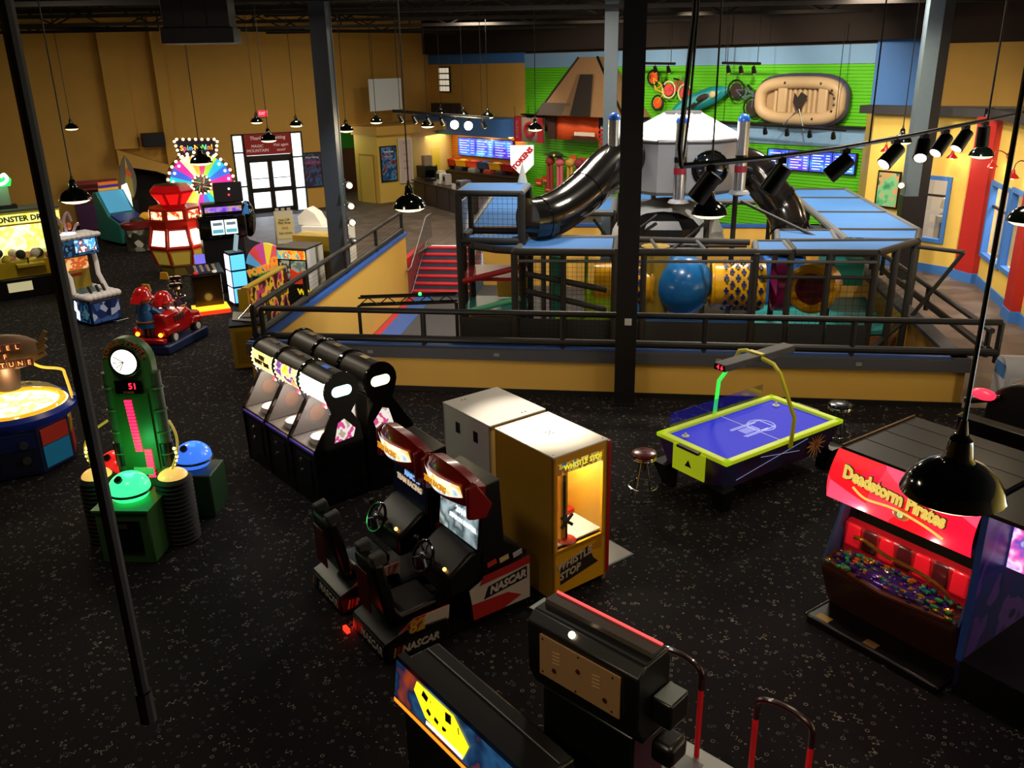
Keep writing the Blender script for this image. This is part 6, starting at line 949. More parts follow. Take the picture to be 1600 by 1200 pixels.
# ------------------------------------------------------------------ dance machine seen from behind
dm = thing('dance_machine', 'dance game with tan monitor back and red hand rails on a metal stage', 'arcade machine', (0.63, 5.23, 0), 136)
MB().prism([(-0.1, 1.4), (0.2, 1.4), (0.27, 1.56), (0.28, 1.98), (0.2, 2.05), (-0.06, 2.05), (-0.1, 1.98)], -0.5, 0.5, 'x').build('monitor_case', BLACK, dm, bevel=0.015); BOX('back_panel', dm, mat('fibreboard', '#8c6a45', 0.8, noise=0.1), -0.36, 0.36, 0.282, 0.296, 1.6, 1.94)
for x, z in ((-0.3, 1.91), (0.33, 1.91), (-0.3, 1.63), (0.33, 1.63), (0.0, 1.92), (0.02, 1.62)): MB().cyl((x, 0.296, z), (x, 0.3, z), 0.008, seg=6).build('screw', BLACK, dm)
for x, z in ((0.22, 1.69), (0.0, 1.8), (-0.24, 1.69)): MB().cyl((x, 0.296, z), (x, 0.302, z), 0.02, seg=8).build('knob', mat('dark_red_knob', '#3a1210', 0.5), dm)
for bx in (-0.16, 0.2):
    for k in range(4): MB().obox((bx, 0.297, 1.76 + k * 0.03), (0.07, 0.004, 0.01), (0, 10, 0)).build('vent_slot', mat('vent_cream', '#b09068', 0.7), dm)
MB().prism([(-0.05, 2.05), (0.1, 2.05), (0.09, 2.08), (-0.04, 2.08)], -0.48, 0.48, 'x').build('top_channel', mat('worn_metal', '#5a5450', 0.3, 0.6), dm); MB().cyl((-0.47, -0.03, 2.085), (0.47, -0.03, 2.085), 0.01).build('red_neon_tube', mat('red_neon', '#ff4a4a', 0.4, emit=1.6), dm); MB().sphere((0.1, 0.245, 2.03), 0.026, 10, 6).build('bright_bulb', mat('bright_bulb', '#ffe8b8', 0.4, emit=9), dm)
BOX('pedestal', dm, BLACK, -0.42, 0.42, -0.2, 0.2, 0.0, 1.4, 0.02); BOX('lower_cabinet', dm, BLACK, -0.5, 0.5, -0.4, 0.3, 0, 0.5, 0.02); BOX('speaker_box', dm, BLACK, -0.66, -0.5, -0.1, 0.12, 1.55, 1.76, 0.02); BOX('speaker_plate', dm, mat('bracket_grey', '#7c8486', 0.4, 0.5), -0.65, -0.51, -0.09, 0.11, 1.76, 1.766); BOX('speaker_box', dm, BLACK, -0.68, -0.5, -0.1, 0.12, 1.22, 1.4, 0.04); BOX('bracket', dm, mat('bracket_pale', '#aab6b8', 0.4, 0.4), 0.48, 0.62, -0.05, 0.12, 1.95, 1.956); MB().prism([(0.0, 1.7), (0.16, 1.7), (0.1, 1.82)], 0.52, 0.526, 'x').build('bracket', mat('bracket_pale', '#aab6b8', 0.4, 0.4), dm)
STG = mat('stage_metal', '#a9adb0', 0.3, 0.6); BOX('stage', dm, BLACK, -1.3, 0.5, -1.2, -0.42, 0, 0.18); BOX('stage_plate', dm, STG, -1.3, 0.5, -1.2, -0.42, 0.18, 0.2, 0.006)
for cx in (0.02, -0.86):
    for i in range(3):
        for j in range(3):
            x, y = cx - 0.3 + i * 0.22, -1.05 + j * 0.2; arrow = (i + j) % 2 == 1
            BOX('dance_tile', dm, mat('tile_pink', '#8c1f5a', 0.25, emit=0.25) if arrow else mat('tile_steel', '#7e8488', 0.3, 0.5), x, x + 0.21, y, y + 0.19, 0.2, 0.206)
            if arrow:
                a = {(1, 0): -90, (1, 2): 90, (0, 1): 180, (2, 1): 0}[(i, j)]; e = Matrix.Rotation(R(a), 3, 'Z'); P = [e @ Vector(p) for p in ((-0.09, -0.035, 0), (0.0, -0.035, 0), (0.0, -0.09, 0), (0.1, 0, 0), (0.0, 0.09, 0), (0.0, 0.035, 0), (-0.09, 0.035, 0))]; MB().prism([(x + 0.105 + p.x * 0.8, y + 0.095 + p.y * 0.8) for p in P], 0.206, 0.209, 'z').build('arrow', mat('arrow_pink', '#d82a6a', 0.3, emit=0.3), dm)
RR = mat('hand_rail_red', '#c81418', 0.3, emit=0.12); RD = mat('hand_rail_grip', '#2c0f10', 0.3, coat=0.5)
for cx in (0.05, -0.91):
    for s in (-1, 1): MB().cyl((cx + s * 0.23, -1.1, 0.2), (cx + s * 0.23, -1.1, 0.92), 0.024, seg=12).build('rail_leg', RR, dm)
    MB().tube([(cx - 0.23, -1.1, 0.9), (cx - 0.23, -1.1, 1.02)] + [(cx + 0.23 * math.cos(R(a)) * 1.0, -1.1, 1.04 + 0.1 * math.sin(R(a))) for a in range(165, 10, -15)] + [(cx + 0.23, -1.1, 1.02), (cx + 0.23, -1.1, 0.9)], 0.027, 10).build('rail_grip', RD, dm)
# dark cabinet with yellow lit side sign in the lower middle
vc = thing('video_cabinet', 'black cabinet with slanted yellow lit sign and orange edge in front', 'arcade machine', (-0.56, 5.08, 0), -51.6); BOX('cabinet', vc, BLACK, -0.64, 0.98, 0.06, 0.42, 0, 1.46, 0.02); MB().prism([(0.0, 1.12), (0.12, 1.12), (0.12, 1.5), (0.05, 1.5)], -0.66, 1.0, 'x').build('marquee_box', BLACK, vc)
def mqp(x0, x1, z0, z1, nm, m, off=0.0): return MB().add([(x0, 0.0 - off + (z0 - 1.22) * 0.13, z0), (x1, 0.0 - off + (z0 - 1.22) * 0.13, z0), (x1, -off + (z1 - 1.22) * 0.13, z1), (x0, -off + (z1 - 1.22) * 0.13, z1)], [(0, 1, 2, 3)]).build(nm, m, vc, smooth=0)
mqp(-0.64, 0.98, 1.17, 1.48, 'marquee', art('marquee_night', ['#0c1a3c', '#2a5a8c', '#14284c', '#b84a20'], 3, 0.5, 'noise', hard=False), 0.004); MB().add([(x, -0.012 + (z - 1.22) * 0.13, z) for x, z in ((-0.34, 1.47), (-0.37, 1.38), (-0.2, 1.24), (0.28, 1.2), (0.34, 1.34), (0.14, 1.47))], [(0, 1, 2, 3, 4, 5)]).build('yellow_sign', mat('yellow_sign_glow', '#f2e018', 0.4, emit=1.5), vc, smooth=0)
[MB().obox((-0.22 + 0.1 * k, 0.012, 1.41 - 0.035 * (k % 3)), (0.07, 0.006, 0.05 + 0.02 * (k % 2)), (-7, 20 - 9 * k, 0)).build('black_mark', mat('sign_black', '#141208', 0.4), vc) for k in range(5)]; [MB().obox((-0.16 + 0.1 * k, 0.0, 1.31 - 0.01 * k), (0.05, 0.006, 0.035), (-7, 30 - 14 * k, 0)).build('black_mark', mat('sign_black', '#141208', 0.4), vc) for k in range(4)]; mqp(-0.18, 0.28, 1.2, 1.23, 'hot_strip', mat('white_hot_strip', '#fff0c0', 0.4, emit=3.0), 0.016); mqp(-0.64, 0.98, 1.12, 1.155, 'orange_edge', mat('orange_edge_glow', '#ff7a1c', 0.4, emit=2.0), 0.006); MB().cyl((-0.62, 0.3, 1.465), (0.95, 0.3, 1.465), 0.006).build('top_edge', GREYM, vc)
# ------------------------------------------------------------------ far arcade machines on the left
ART1 = lambda n, cols, s=4, e=0.0, mode='noise', hard=True: art(n, cols, s, e, mode, 0.35, hard)
# round coin pusher cut by the left edge
wf = thing('coin_pusher', 'round blue coin pusher with glowing dish and letter sign at the left edge', 'arcade machine', (-7.75, 12.62, 0), 25)
MB().prism([(0.78 * math.cos(R(22.5 + 45 * k)), 0.78 * math.sin(R(22.5 + 45 * k))) for k in range(8)], 0.05, 0.8, 'z').build('drum', mat('navy_cabinet', '#131a3c', 0.4), wf); MB().lathe([(0.8, 0.78), (0.88, 0.86), (0.9, 0.94), (0.82, 1.0), (0.78, 0.98)], 32).build('blue_rim', mat('royal_blue', '#2034a0', 0.3), wf)
MB().cyl((0, 0, 0.92), (0, 0, 0.96), 0.78, seg=32).build('glow_dish', ART1('dish_art', ['#fff6d0', '#ffffff', '#ffd84a', '#fff2b8', '#f0a028'], 3, 2.6, 'noise', False), wf); MB().lathe([(0.78, 0.97), (0.7, 1.1), (0.5, 1.2), (0.2, 1.26), (0, 1.27)], 32).build('clear_dome', glass('dome_glass', (0.95, 0.95, 0.95), 0.07), wf)
for k in range(8):
    a = 22.5 + 45 * k + 22.5; m = [mat('facet_cyan', '#1f8ac0', 0.4), mat('facet_red', '#b8301c', 0.4), mat('facet_dark', '#1a1c30', 0.4)][k % 3]; o = MB().box(-0.25, 0.25, -0.74, -0.722, 0.1, 0.45).build('side_facet', m, wf, rot=(0, 0, a + 90)); o = MB().box(-0.25, 0.25, -0.745, -0.722, 0.47, 0.72).build('side_facet', [mat('facet_red', '#b8301c', 0.4), mat('facet_gold', '#c89a28', 0.4), mat('facet_navy', '#1a2258', 0.4)][k % 3], wf, rot=(0, 0, a + 90))
for z in (0.3, 0.55): MB().cyl((0.1, -0.75, z), (0.1, -0.78, z), 0.06).build('coin_return', STEEL, wf)
MB().cyl((0, 0.1, 1.2), (0, 0.1, 1.62), 0.16, 0.2, 20).build('sign_column', mat('dim_column', '#4a342c', 0.5), wf); MB().torus((0, 0, 0.965), 0.7, 0.05).build('gold_ring', mat('gold_lit_ring', '#f0b020', 0.4, emit=1.0), wf); MB().sphere((0.0, 0.05, 1.79), 0.56, 24, 12, (1.0, 0.3, 0.52)).build('sign_cloud', mat('brown_cloud', '#6a4c2c', 0.5), wf)
SB = mat('sign_letter_lit', '#f0a060', 0.4, emit=1.6); SK = mat('sign_letter_bg', '#5a2c18', 0.4, emit=0.3)
for row, (word, z) in enumerate((('WHEEL', 1.92), ('OF', 1.79), ('FORTUNE', 1.66))):
    for k, c in enumerate(word): x = (k - (len(word) - 1) / 2) * 0.12; BOX('letter_tile', wf, SK, x - 0.055, x + 0.055, -0.19, -0.15, z - 0.055, z + 0.055); txt(wf, c, 0.1, SB, (x, -0.195, z))
for s in (-1, 1):
    for k in range(4): MB().obox((s * (0.5 + 0.03 * k), 0.0, 1.68 + 0.1 * k), (0.2, 0.05, 0.06), (0, -s * (20 + 12 * k), 0)).build('feather', mat('bronze_feather', '#7a5c34', 0.4, 0.4), wf)
    MB().tube(bez([(s * 0.35, 0.05, 1.6), (s * 0.5, -0.05, 1.52), (s * 0.76, -0.1, 1.46), (s * 0.8, -0.12, 1.35), (s * 0.84, -0.15, 0.98)], 5), 0.022, 8).build('yellow_neon_tube', mat('yellow_neon', '#e8b838', 0.4, emit=1.0), wf); MB().cyl((s * 0.86, -0.1, 0.85), (s * 0.86, -0.1, 1.02), 0.07).build('tube_socket', mat('royal_blue', '#2034a0', 0.3), wf)
plight(wf, (0, -0.2, 1.5), 12, (1, 0.75, 0.35), 0.1)
# red neon sign just behind it
rs = thing('red_marker_sign', 'red and teal angular sign poking in at the left edge', 'sign', (-9.6, 15.2, 0), 30); BOX('post', rs, BLACK, -0.1, 0.1, -0.1, 0.1, 0, 1.0); MB().prism([(-0.4, 1.0), (0.2, 1.0), (0.28, 1.25), (0.0, 1.75), (-0.4, 1.8)], -0.08, 0.08, 'y').build('sign_board', mat('sign_red_lit', '#c01c28', 0.4, emit=0.5), rs); MB().prism([(0.2, 1.0), (0.4, 0.95), (0.15, 1.4)], -0.09, 0.07, 'y').build('teal_wedge', mat('teal_wedge', '#20a088', 0.4, emit=0.4), rs)
# yellow crane with green neon top
cr = thing('crane_machine', 'big yellow lit crane machine with green neon top at far left', 'arcade machine', (-13.1, 23.6, 0), 38); YC = mat('crane_yellow', '#c0a41c', 0.4)
for x0, x1, z0, z1 in ((-1.0, -0.88, 0.7, 2.2), (0.78, 0.95, 0.7, 2.2), (-1.0, 0.95, 1.95, 2.3), (-1.0, 0.95, 0.55, 1.0)): BOX('cabinet_frame', cr, YC, x0, x1, -0.02, 0.9, z0, z1, 0.02)
BOX('base_cabinet', cr, BLACK, -1.02, 0.97, -0.1, 0.95, 0, 0.55, 0.02); BOX('inner_back', cr, ART1('crane_inside', ['#f4f090', '#fffbd8', '#e0d040', '#f8f4b8', '#a8b848'], 2.6, 1.5, 'noise', False), -0.9, 0.8, 0.85, 0.88, 1.0, 1.95); BOX('window', cr, GLASS, -0.88, 0.78, 0.0, 0.01, 1.0, 1.95); BOX('marquee', cr, ART1('crane_marquee', ['#e8d83c', '#f4ec88', '#d8c020'], 3, 1.3, 'noise', False), -0.95, 0.92, -0.03, -0.02, 2.0, 2.25); txt(cr, 'MONSTER DROP', 0.2, mat('marquee_teal', '#1f4a48', 0.4), (-0.02, -0.04, 2.12), bold=0.008)
for k in range(14): MB().sphere((-0.8 + k * 0.12, 0.3 + 0.25 * math.sin(k * 2.1), 1.08 + 0.1 * math.sin(k * 1.7)), 0.13, 10, 6).build('plush_prize', [mat('plush_white', '#e0dcd0', 0.8), mat('plush_black', '#26241f', 0.8), mat('plush_yellow', '#d8c83c', 0.8), mat('plush_pink', '#c87890', 0.8)][k % 4], cr)
BOX('control_shelf', cr, YC, -0.4, 0.3, -0.3, 0.0, 0.85, 0.95, 0.02); MB().cyl((-0.1, -0.2, 0.95), (-0.1, -0.2, 1.1), 0.02).build('joystick', BLACK, cr); BOX('prize_hatch', cr, mat('hatch_glow', '#d8d0a0', 0.4, emit=0.5), -0.7, -0.1, -0.12, -0.1, 0.2, 0.45); BOX('top_cover', cr, mat('grey_top', '#5c5650', 0.5), -1.0, 0.95, 0.0, 0.9, 2.3, 2.36)
BOX('neon_base', cr, BLACK, -0.9, 0.0, 0.3, 0.6, 2.36, 2.46); BOX('neon_panel', cr, mat('pale_panel', '#9a8f94', 0.5), -0.9, -0.12, 0.4, 0.48, 2.46, 2.95); MB().prism([(-0.95, 2.95), (-0.05, 2.95), (0.0, 3.12), (-0.12, 3.3), (-0.25, 3.22), (-0.4, 3.15), (-0.95, 3.35)], 0.38, 0.5, 'y').build('green_slime', mat('green_neon', '#18c84a', 0.4, emit=1.6), cr); MB().tube(bez([(-0.95, 0.36, 3.25), (-0.5, 0.36, 3.05), (-0.25, 0.36, 3.02), (-0.1, 0.36, 3.12), (-0.15, 0.36, 3.26), (-0.25, 0.36, 3.2)], 5), 0.04, 8).build('neon_tube', mat('green_white_neon', '#d8ffe0', 0.4, emit=3.5), cr)
plight(cr, (-0.3, -0.1, 3.2), 14, (0.15, 1, 0.25), 0.1); plight(cr, (0, 0.3, 1.8), 8, (1, 0.95, 0.6), 0.1)
# slim orange machine
om = thing('ticket_tower', 'slim orange and black ticket machine between the crane and the icy cabinet', 'arcade machine', (-12.2, 23.6, 0), 20); BOX('body', om, mat('orange_black', '#8a3a14', 0.4), -0.2, 0.2, -0.2, 0.2, 0, 1.35, 0.02); BOX('lit_front', om, ART1('orange_lit', ['#e05a18', '#f09030', '#c03a10'], 4, 0.8, 'noise', False), -0.17, 0.17, -0.21, -0.2, 0.1, 0.9); MB().prism([(-0.3, 1.3), (0.1, 1.3), (0.05, 1.9), (-0.22, 2.0)], -0.1, 0.1, 'y').build('dark_fin', BLACK, om); MB().sphere((0.12, -0.15, 1.35), 0.13, 12, 8, (0.8, 0.8, 1.4)).build('orange_figure', mat('orange_figure', '#e06a20', 0.4, emit=0.2), om)
# icy water-shooter cabinet
ic = thing('icy_shooter', 'blue and white icy cabinet with snow capped body and overhead lit box', 'arcade machine', (-10.35, 20.95, 0), 54); SNOW = mat('snow_white', '#e6e2e6', 0.6, noise=0.08); IB = ART1('ice_blue_art', ['#16406c', '#2f7ab8', '#0f2c54', '#6ab0d8'], 4, 0.12)
BOX('body', ic, mat('ice_navy', '#152a58', 0.4), -0.4, 0.4, -0.62, 0.65, 0.03, 0.62, 0.03); BOX('front_art', ic, ART1('ice_front', ['#1a2c60', '#3a5a98', '#0e1c44', '#a8b4d0'], 6, 0.15, 'voronoi'), -0.36, 0.36, -0.635, -0.62, 0.08, 0.55); BOX('side_art', ic, IB, -0.415, -0.4, -0.55, 0.6, 0.08, 0.58); MB().prism([(-0.1, 0.1), (0.02, 0.14), (-0.02, 0.3), (0.06, 0.34), (0.0, 0.58), (-0.08, 0.54), (-0.06, 0.36), (-0.14, 0.32)], -0.425, -0.415, 'x').build('lit_splash', mat('white_lit', '#e8f0ff', 0.4, emit=2.2), ic)
for k in range(7): MB().sphere((-0.36 + k * 0.12, -0.56, 0.7), 0.12, 12, 8, (1, 1.1, 0.75)).build('snow_lump', SNOW, ic)
for k in range(8):
    for s in (-1, 1): MB().sphere((s * 0.4, -0.45 + k * 0.15, 0.7), 0.1, 10, 6, (0.8, 1, 0.8)).build('snow_lump', SNOW, ic)
BOX('water_tank', ic, mat('tank_water', '#3c6a80', 0.15), -0.34, 0.34, -0.2, 0.5, 0.62, 0.72); BOX('control_deck', ic, SNOW, -0.36, 0.36, -0.5, -0.2, 0.62, 0.75, 0.03)
for x in (-0.15, 0.05, 0.2): MB().cyl((x, -0.35, 0.75), (x, -0.25, 0.9), 0.035).build('water_gun', BLACK, ic)
for s in (-1, 1): MB().tube([(s * 0.42, -0.05, 0.72), (s * 0.36, 0.1, 1.1), (s * 0.44, 0.25, 1.35), (s * 0.44, 0.3, 1.6)], 0.06, 8).build('snow_post', SNOW, ic)
BOX('back_board', ic, mat('ice_yellow', '#b89a2c', 0.5), -0.36, 0.36, 0.5, 0.55, 0.7, 1.2); BOX('back_light', ic, ART1('ice_back', ['#e89a50', '#c85a28', '#f0c080'], 5, 0.8), -0.36, 0.36, 0.48, 0.5, 1.2, 1.5); BOX('red_plate', ic, mat('red_plate', '#a02020', 0.5), -0.15, 0.15, 0.48, 0.5, 1.05, 1.12)
BOX('overhead_box', ic, IB, -0.5, 0.5, 0.1, 0.62, 1.6, 2.02, 0.03); BOX('lit_picture', ic, ART1('ice_picture', ['#4aa8e0', '#b8e0f4', '#2a78b8', '#8a4a3c', '#e8f4ff'], 5, 1.1, 'noise'), -0.1, 0.42, 0.085, 0.1, 1.68, 1.97); BOX('side_light', ic, mat('white_lit', '#e8f0ff', 0.4, emit=2.2), -0.51, -0.5, 0.2, 0.5, 1.65, 1.98)
for k in range(9): MB().sphere((-0.5 + k * 0.125, 0.1, 2.06), 0.085, 10, 6, (1, 1.2, 0.8)).build('snow_lump', SNOW, ic)
BOX('snow_top', ic, SNOW, -0.52, 0.52, 0.12, 0.62, 2.02, 2.12, 0.03); MB().lathe([(0.2, 2.1), (0.19, 2.14), (0, 2.16)], 16, (-0.1, 0.35, 0)).build('lit_disc', mat('white_lit', '#e8f0ff', 0.4, emit=2.2), ic)
for p in ([(-0.25, 0.35, 2.14), (-0.36, 0.35, 2.4), (-0.3, 0.35, 2.55), (-0.2, 0.35, 2.4)], [(-0.1, 0.35, 2.15), (-0.12, 0.35, 2.45), (0.0, 0.35, 2.62), (0.06, 0.35, 2.4)], [(0.05, 0.35, 2.14), (0.16, 0.35, 2.3), (0.22, 0.35, 2.32)]): MB().tube(bez(p, 5), 0.035, 8).build('clear_topper', mat('milky_acrylic', '#a58a90', 0.2, coat=0.5), ic)
MB().sphere((-0.02, 0.35, 2.3), 0.08, 10, 6, (0.8, 0.8, 1.2)).build('orange_nut', mat('orange_nut', '#c05828', 0.5), ic); MB().tube([(0.1, -0.64, 0.05), (0.1, -0.8, 0.06), (0.42, -0.8, 0.06), (0.42, -0.6, 0.05)], 0.014, 6).build('guard_bar', CHROME, ic)
# red jewel coin pusher
ru = thing('jewel_pusher', 'red and yellow octagonal coin pusher crowned with a red jewel', 'arcade machine', (-10.0, 26.3, 0), 20)
def ring8(r, z, n=8): return [(r * math.cos(R(22.5 + 45 * k)), r * math.sin(R(22.5 + 45 * k)), z) for k in range(n)]
RR2 = mat('pusher_red', '#a81c14', 0.3); CY = mat('pusher_yellow', '#c8a23c', 0.4)
def band(r0, z0, r1, z1, nm, m, inset=0.0):
    for k in range(8):
        a, b = ring8(r0, z0)[k], ring8(r0, z0)[(k + 1) % 8]; c, d_ = ring8(r1, z1)[(k + 1) % 8], ring8(r1, z1)[k]; P = [Vector(p) for p in (a, b, c, d_)]
        if inset:
            ce = sum(P, Vector()) / 4; P = [ce + (p - ce) * (1 - inset) + Vector((ce.x, ce.y, 0)).normalized() * 0.02 for p in P]
        MB().quad(*P).build(nm, m, ru, smooth=0)
band(0.62, 0.0, 0.66, 0.3, 'base_panel', mat('pusher_base', '#8a7434', 0.5)); band(0.72, 0.3, 0.88, 0.78, 'yellow_panel', CY); band(0.72, 0.3, 0.88, 0.78, 'panel_inset', mat('pusher_yellow_lit', '#d8b848', 0.4, emit=0.15), 0.2); band(0.88, 0.78, 0.9, 0.86, 'red_ledge', RR2); band(0.9, 0.86, 0.74, 1.42, 'window_frame', RR2); band(0.9, 0.86, 0.74, 1.42, 'lit_window', mat('pusher_window', '#fff0d0', 0.3, emit=2.4), 0.22); band(0.76, 1.42, 0.8, 1.62, 'red_band', RR2); band(0.78, 1.62, 0.76, 1.98, 'crown_panel', RR2); band(0.78, 1.64, 0.76, 1.96, 'crown_window', ART1('crown_art', ['#fff0d8', '#f0c090', '#c83c2c'], 6, 1.6, 'noise'), 0.3); band(0.76, 1.98, 0.3, 2.0, 'crown_top', RR2)
band(0.32, 1.98, 0.66, 2.46, 'jewel_facet', mat('jewel_red', '#b00e10', 0.15, emit=0.35, coat=0.6)); band(0.36, 2.02, 0.65, 2.44, 'jewel_pane', mat('jewel_red_lit', '#e81a18', 0.2, emit=0.9), 0.25); band(0.66, 2.46, 0.5, 2.62, 'jewel_facet', mat('jewel_red', '#b00e10', 0.15, emit=0.35, coat=0.6)); band(0.5, 2.62, 0.02, 2.64, 'jewel_top', mat('jewel_top', '#3a1012', 0.3))
for k in range(8): a, b = ring8(0.93, 0.84)[k], ring8(0.78, 1.44)[k]; MB().cyl(a, b, 0.04).build('corner_post', RR2, ru); a, b = ring8(0.9, 0.8)[k], ring8(0.74, 0.3)[k]; MB().cyl(a, b, 0.03).build('corner_trim', RR2, ru)
plight(ru, (0.6, -0.9, 1.2), 14, (1, 0.8, 0.5), 0.1)
# prize wheel with bulbs
sw = thing('spin_wheel_game', 'giant rainbow prize wheel ringed with bulbs under a bulb-lit sign', 'arcade machine', (-10.36, 30.0, 0), 20); BU = mat('warm_bulb', '#ffd890', 0.4, emit=5)
cols = ['#c8309a', '#3a6ad8', '#28b0d8', '#98c83c', '#e03a6c', '#f0a030', '#f0e8b0', '#c8309a', '#3a5ad0', '#20b8c8', '#f4f0e0', '#e04878', '#f0d040', '#f0e070', '#c83aa8', '#4a78e0', '#28b8d0', '#b0d040', '#e0506c', '#f0a848']
NW = 20; WR = 1.0
for k in range(NW):
    a0, a1 = 360 / NW * k, 360 / NW * (k + 1); MB().prism([(0.3 * math.cos(R(a0)), 2.16 + 0.3 * math.sin(R(a0)))] + [(WR * math.cos(R(a)), 2.16 + WR * math.sin(R(a))) for a in (a0, (a0 + a1) / 2, a1)] + [(0.3 * math.cos(R(a1)), 2.16 + 0.3 * math.sin(R(a1)))], -0.05, 0.05, 'y').build('wheel_slice', mat('slice' + cols[k], cols[k], 0.3, emit=0.9), sw, smooth=0)
    am = R((a0 + a1) / 2); MB().sphere((0.9 * WR * math.cos(am), -0.07, 2.16 + 0.9 * WR * math.sin(am)), 0.045, 8, 5).build('peg_bulb', mat('white_bulb', '#fff6e8', 0.4, emit=3), sw)
MB().torus((0, 0, 2.16), 1.06, 0.07, 'y', 40).build('rim', mat('wheel_rim', '#5a3018', 0.4), sw); MB().cyl((0, -0.1, 2.16), (0, 0, 2.16), 0.32, seg=28).build('hub', mat('hub_dark', '#1c1410', 0.4), sw)
for k in range(30): a = R(12 * k); MB().sphere((1.06 * math.cos(a), -0.09, 2.16 + 1.06 * math.sin(a)), 0.05, 8, 5).build('rim_bulb', BU, sw)
for k in range(14): a = R(25.7 * k); MB().sphere((0.3 * math.cos(a), -0.12, 2.16 + 0.3 * math.sin(a)), 0.035, 8, 5).build('hub_bulb', BU, sw)
for k in range(12): a = 30 * k; MB().tube([(0.06 * math.cos(R(a)), -0.12, 2.16 + 0.06 * math.sin(R(a))), (0.15 * math.cos(R(a + 25)), -0.12, 2.16 + 0.15 * math.sin(R(a + 25))), (0.25 * math.cos(R(a + 35)), -0.12, 2.16 + 0.25 * math.sin(R(a + 35)))], 0.018, 6).build('hub_vane', mat(['vane_teal', 'vane_cream', 'vane_red'][k % 3], ['#2a8a8a', '#d8d0b8', '#b03a2a'][k % 3], 0.4), sw)
BOX('stand', sw, BLACK, -0.5, 0.5, 0.08, 0.5, 0, 2.3, 0.03); BOX('play_console', sw, BLACK, -0.6, 0.6, -1.0, 0.05, 0, 0.9, 0.03)
sp_ = [(-0.72, 3.66), (0.72, 3.6), (0.6, 3.05), (-0.6, 3.1)]; MB().prism(sp_, -0.08, 0.08, 'y').build('sign_board', mat('sign_violet', '#2a2038', 0.4, emit=0.1), sw); BOX('sign_post', sw, BLACK, -0.1, 0.1, 0.02, 0.2, 2.3, 3.2)
for k in range(4):
    for i in range(7 if k % 2 == 0 else 4):
        p, q = Vector((*sp_[k], 0)), Vector((*sp_[(k + 1) % 4], 0)); v = p.lerp(q, (i + 0.5) / (7 if k % 2 == 0 else 4)); MB().sphere((v.x * 0.95, -0.1, v.y), 0.045, 8, 5).build('sign_bulb', BU, sw)
for i, c in enumerate('Spin-N-Win!'): txt(sw, c, 0.23, mat('spin' + str(i % 5), ['#f0c040', '#e05090', '#60d060', '#50b0f0', '#f08040'][i % 5], 0.4, emit=1.4), (-0.47 + i * 0.095, -0.09, 3.36), bold=0.006)
plight(sw, (0, -0.7, 2.3), 14, (1, 0.75, 0.5), 0.2)
# quiz cabinet with double screens, lit pedestal and platform
qz = thing('quiz_cabinet', 'black quiz game cabinet with two bright screens and violet light bar', 'arcade machine', (-7.75, 23.6, 0), 25); BOX('rear_cabinet', qz, BLACK, -0.55, 0.55, 0.0, 0.7, 0, 1.5, 0.03); BOX('screen_case', qz, BLACKG, -0.62, 0.62, -0.15, 0.4, 1.5, 2.12, 0.05)
for x in (-0.3, 0.05): BOX('bright_screen', qz, mat('quiz_screen', '#dff4f8', 0.3, emit=1.6), x, x + 0.32, -0.165, -0.15, 1.62, 2.0); 
for x in (-0.28, 0.07): BOX('screen_strip', qz, mat('quiz_strip', '#58a8b8', 0.3, emit=0.9), x, x + 0.28, -0.17, -0.165, 1.66, 1.76); BOX('screen_tile', qz, mat('quiz_tile', '#7a8a98', 0.3, emit=0.5), x + 0.02, x + 0.26, -0.17, -0.165, 1.86, 1.94)
BOX('violet_bar', qz, ART1('violet_bar', ['#5a38c0', '#8a5ae0', '#b89a60', '#3a2a90'], 6, 1.0, 'noise', False), -0.4, 0.55, -0.05, 0.0, 2.2, 2.33); BOX('upper_case', qz, BLACK, -0.45, 0.6, 0.0, 0.45, 2.12, 2.42, 0.02); BOX('rear_screen', qz, mat('dark_screen_back', '#26262c', 0.3), -0.1, 0.65, 0.1, 0.2, 2.42, 2.95, 0.02); MB().sphere((0.3, 0.06, 2.78), 0.03, 8, 5).build('white_lamp', mat('white_lit', '#e8f0ff', 0.4, emit=2.2), qz); MB().sphere((0.28, 0.06, 2.62), 0.03, 8, 5).build('red_lamp', mat('red_lamp_glow', '#ff2840', 0.3, emit=2.0), qz); MB().sphere((0.75, 0.35, 1.9), 0.5, 16, 10, (0.4, 0.6, 1)).build('black_shell', BLACKG, qz); MB().prism([(0.55, 2.1), (0.7, 2.45), (0.74, 2.1)], -0.1, 0.0, 'y').build('blue_fin', mat('blue_fin', '#3a7ac0', 0.4, emit=0.4), qz)
qp = thing('quiz_pedestal', 'black key pad pedestal with white lit side and glowing yellow platform', 'arcade machine', (-7.72, 21.75, 0), 25); BOX('glow_platform', qp, mat('platform_glow', '#f8b020', 0.4, emit=1.5), -0.45, 0.42, -0.55, 0.15, 0.02, 0.12); BOX('platform_edge', qp, mat('platform_edge', '#e83a18', 0.4, emit=0.9), -0.46, 0.43, -0.56, -0.55, 0.0, 0.1); BOX('pedestal', qp, mat('gold_black', '#241a0c', 0.2, 0.3), -0.36, 0.34, -0.1, 0.5, 0.12, 0.92, 0.01); MB().prism([(-0.2, 0.92), (0.55, 1.02), (0.55, 1.08), (-0.2, 0.98)], -0.42, 0.42, 'x').build('key_deck', BLACK, qp, bevel=0.01)
for i in range(4):
    for j in range(4): MB().cyl((-0.22 + i * 0.15, -0.02 + j * 0.13, 1.0 + j * 0.018), (-0.22 + i * 0.15, -0.02 + j * 0.13, 1.03 + j * 0.018), 0.04, seg=10).build('key', mat('key_cream', '#b8a888', 0.4), qp)
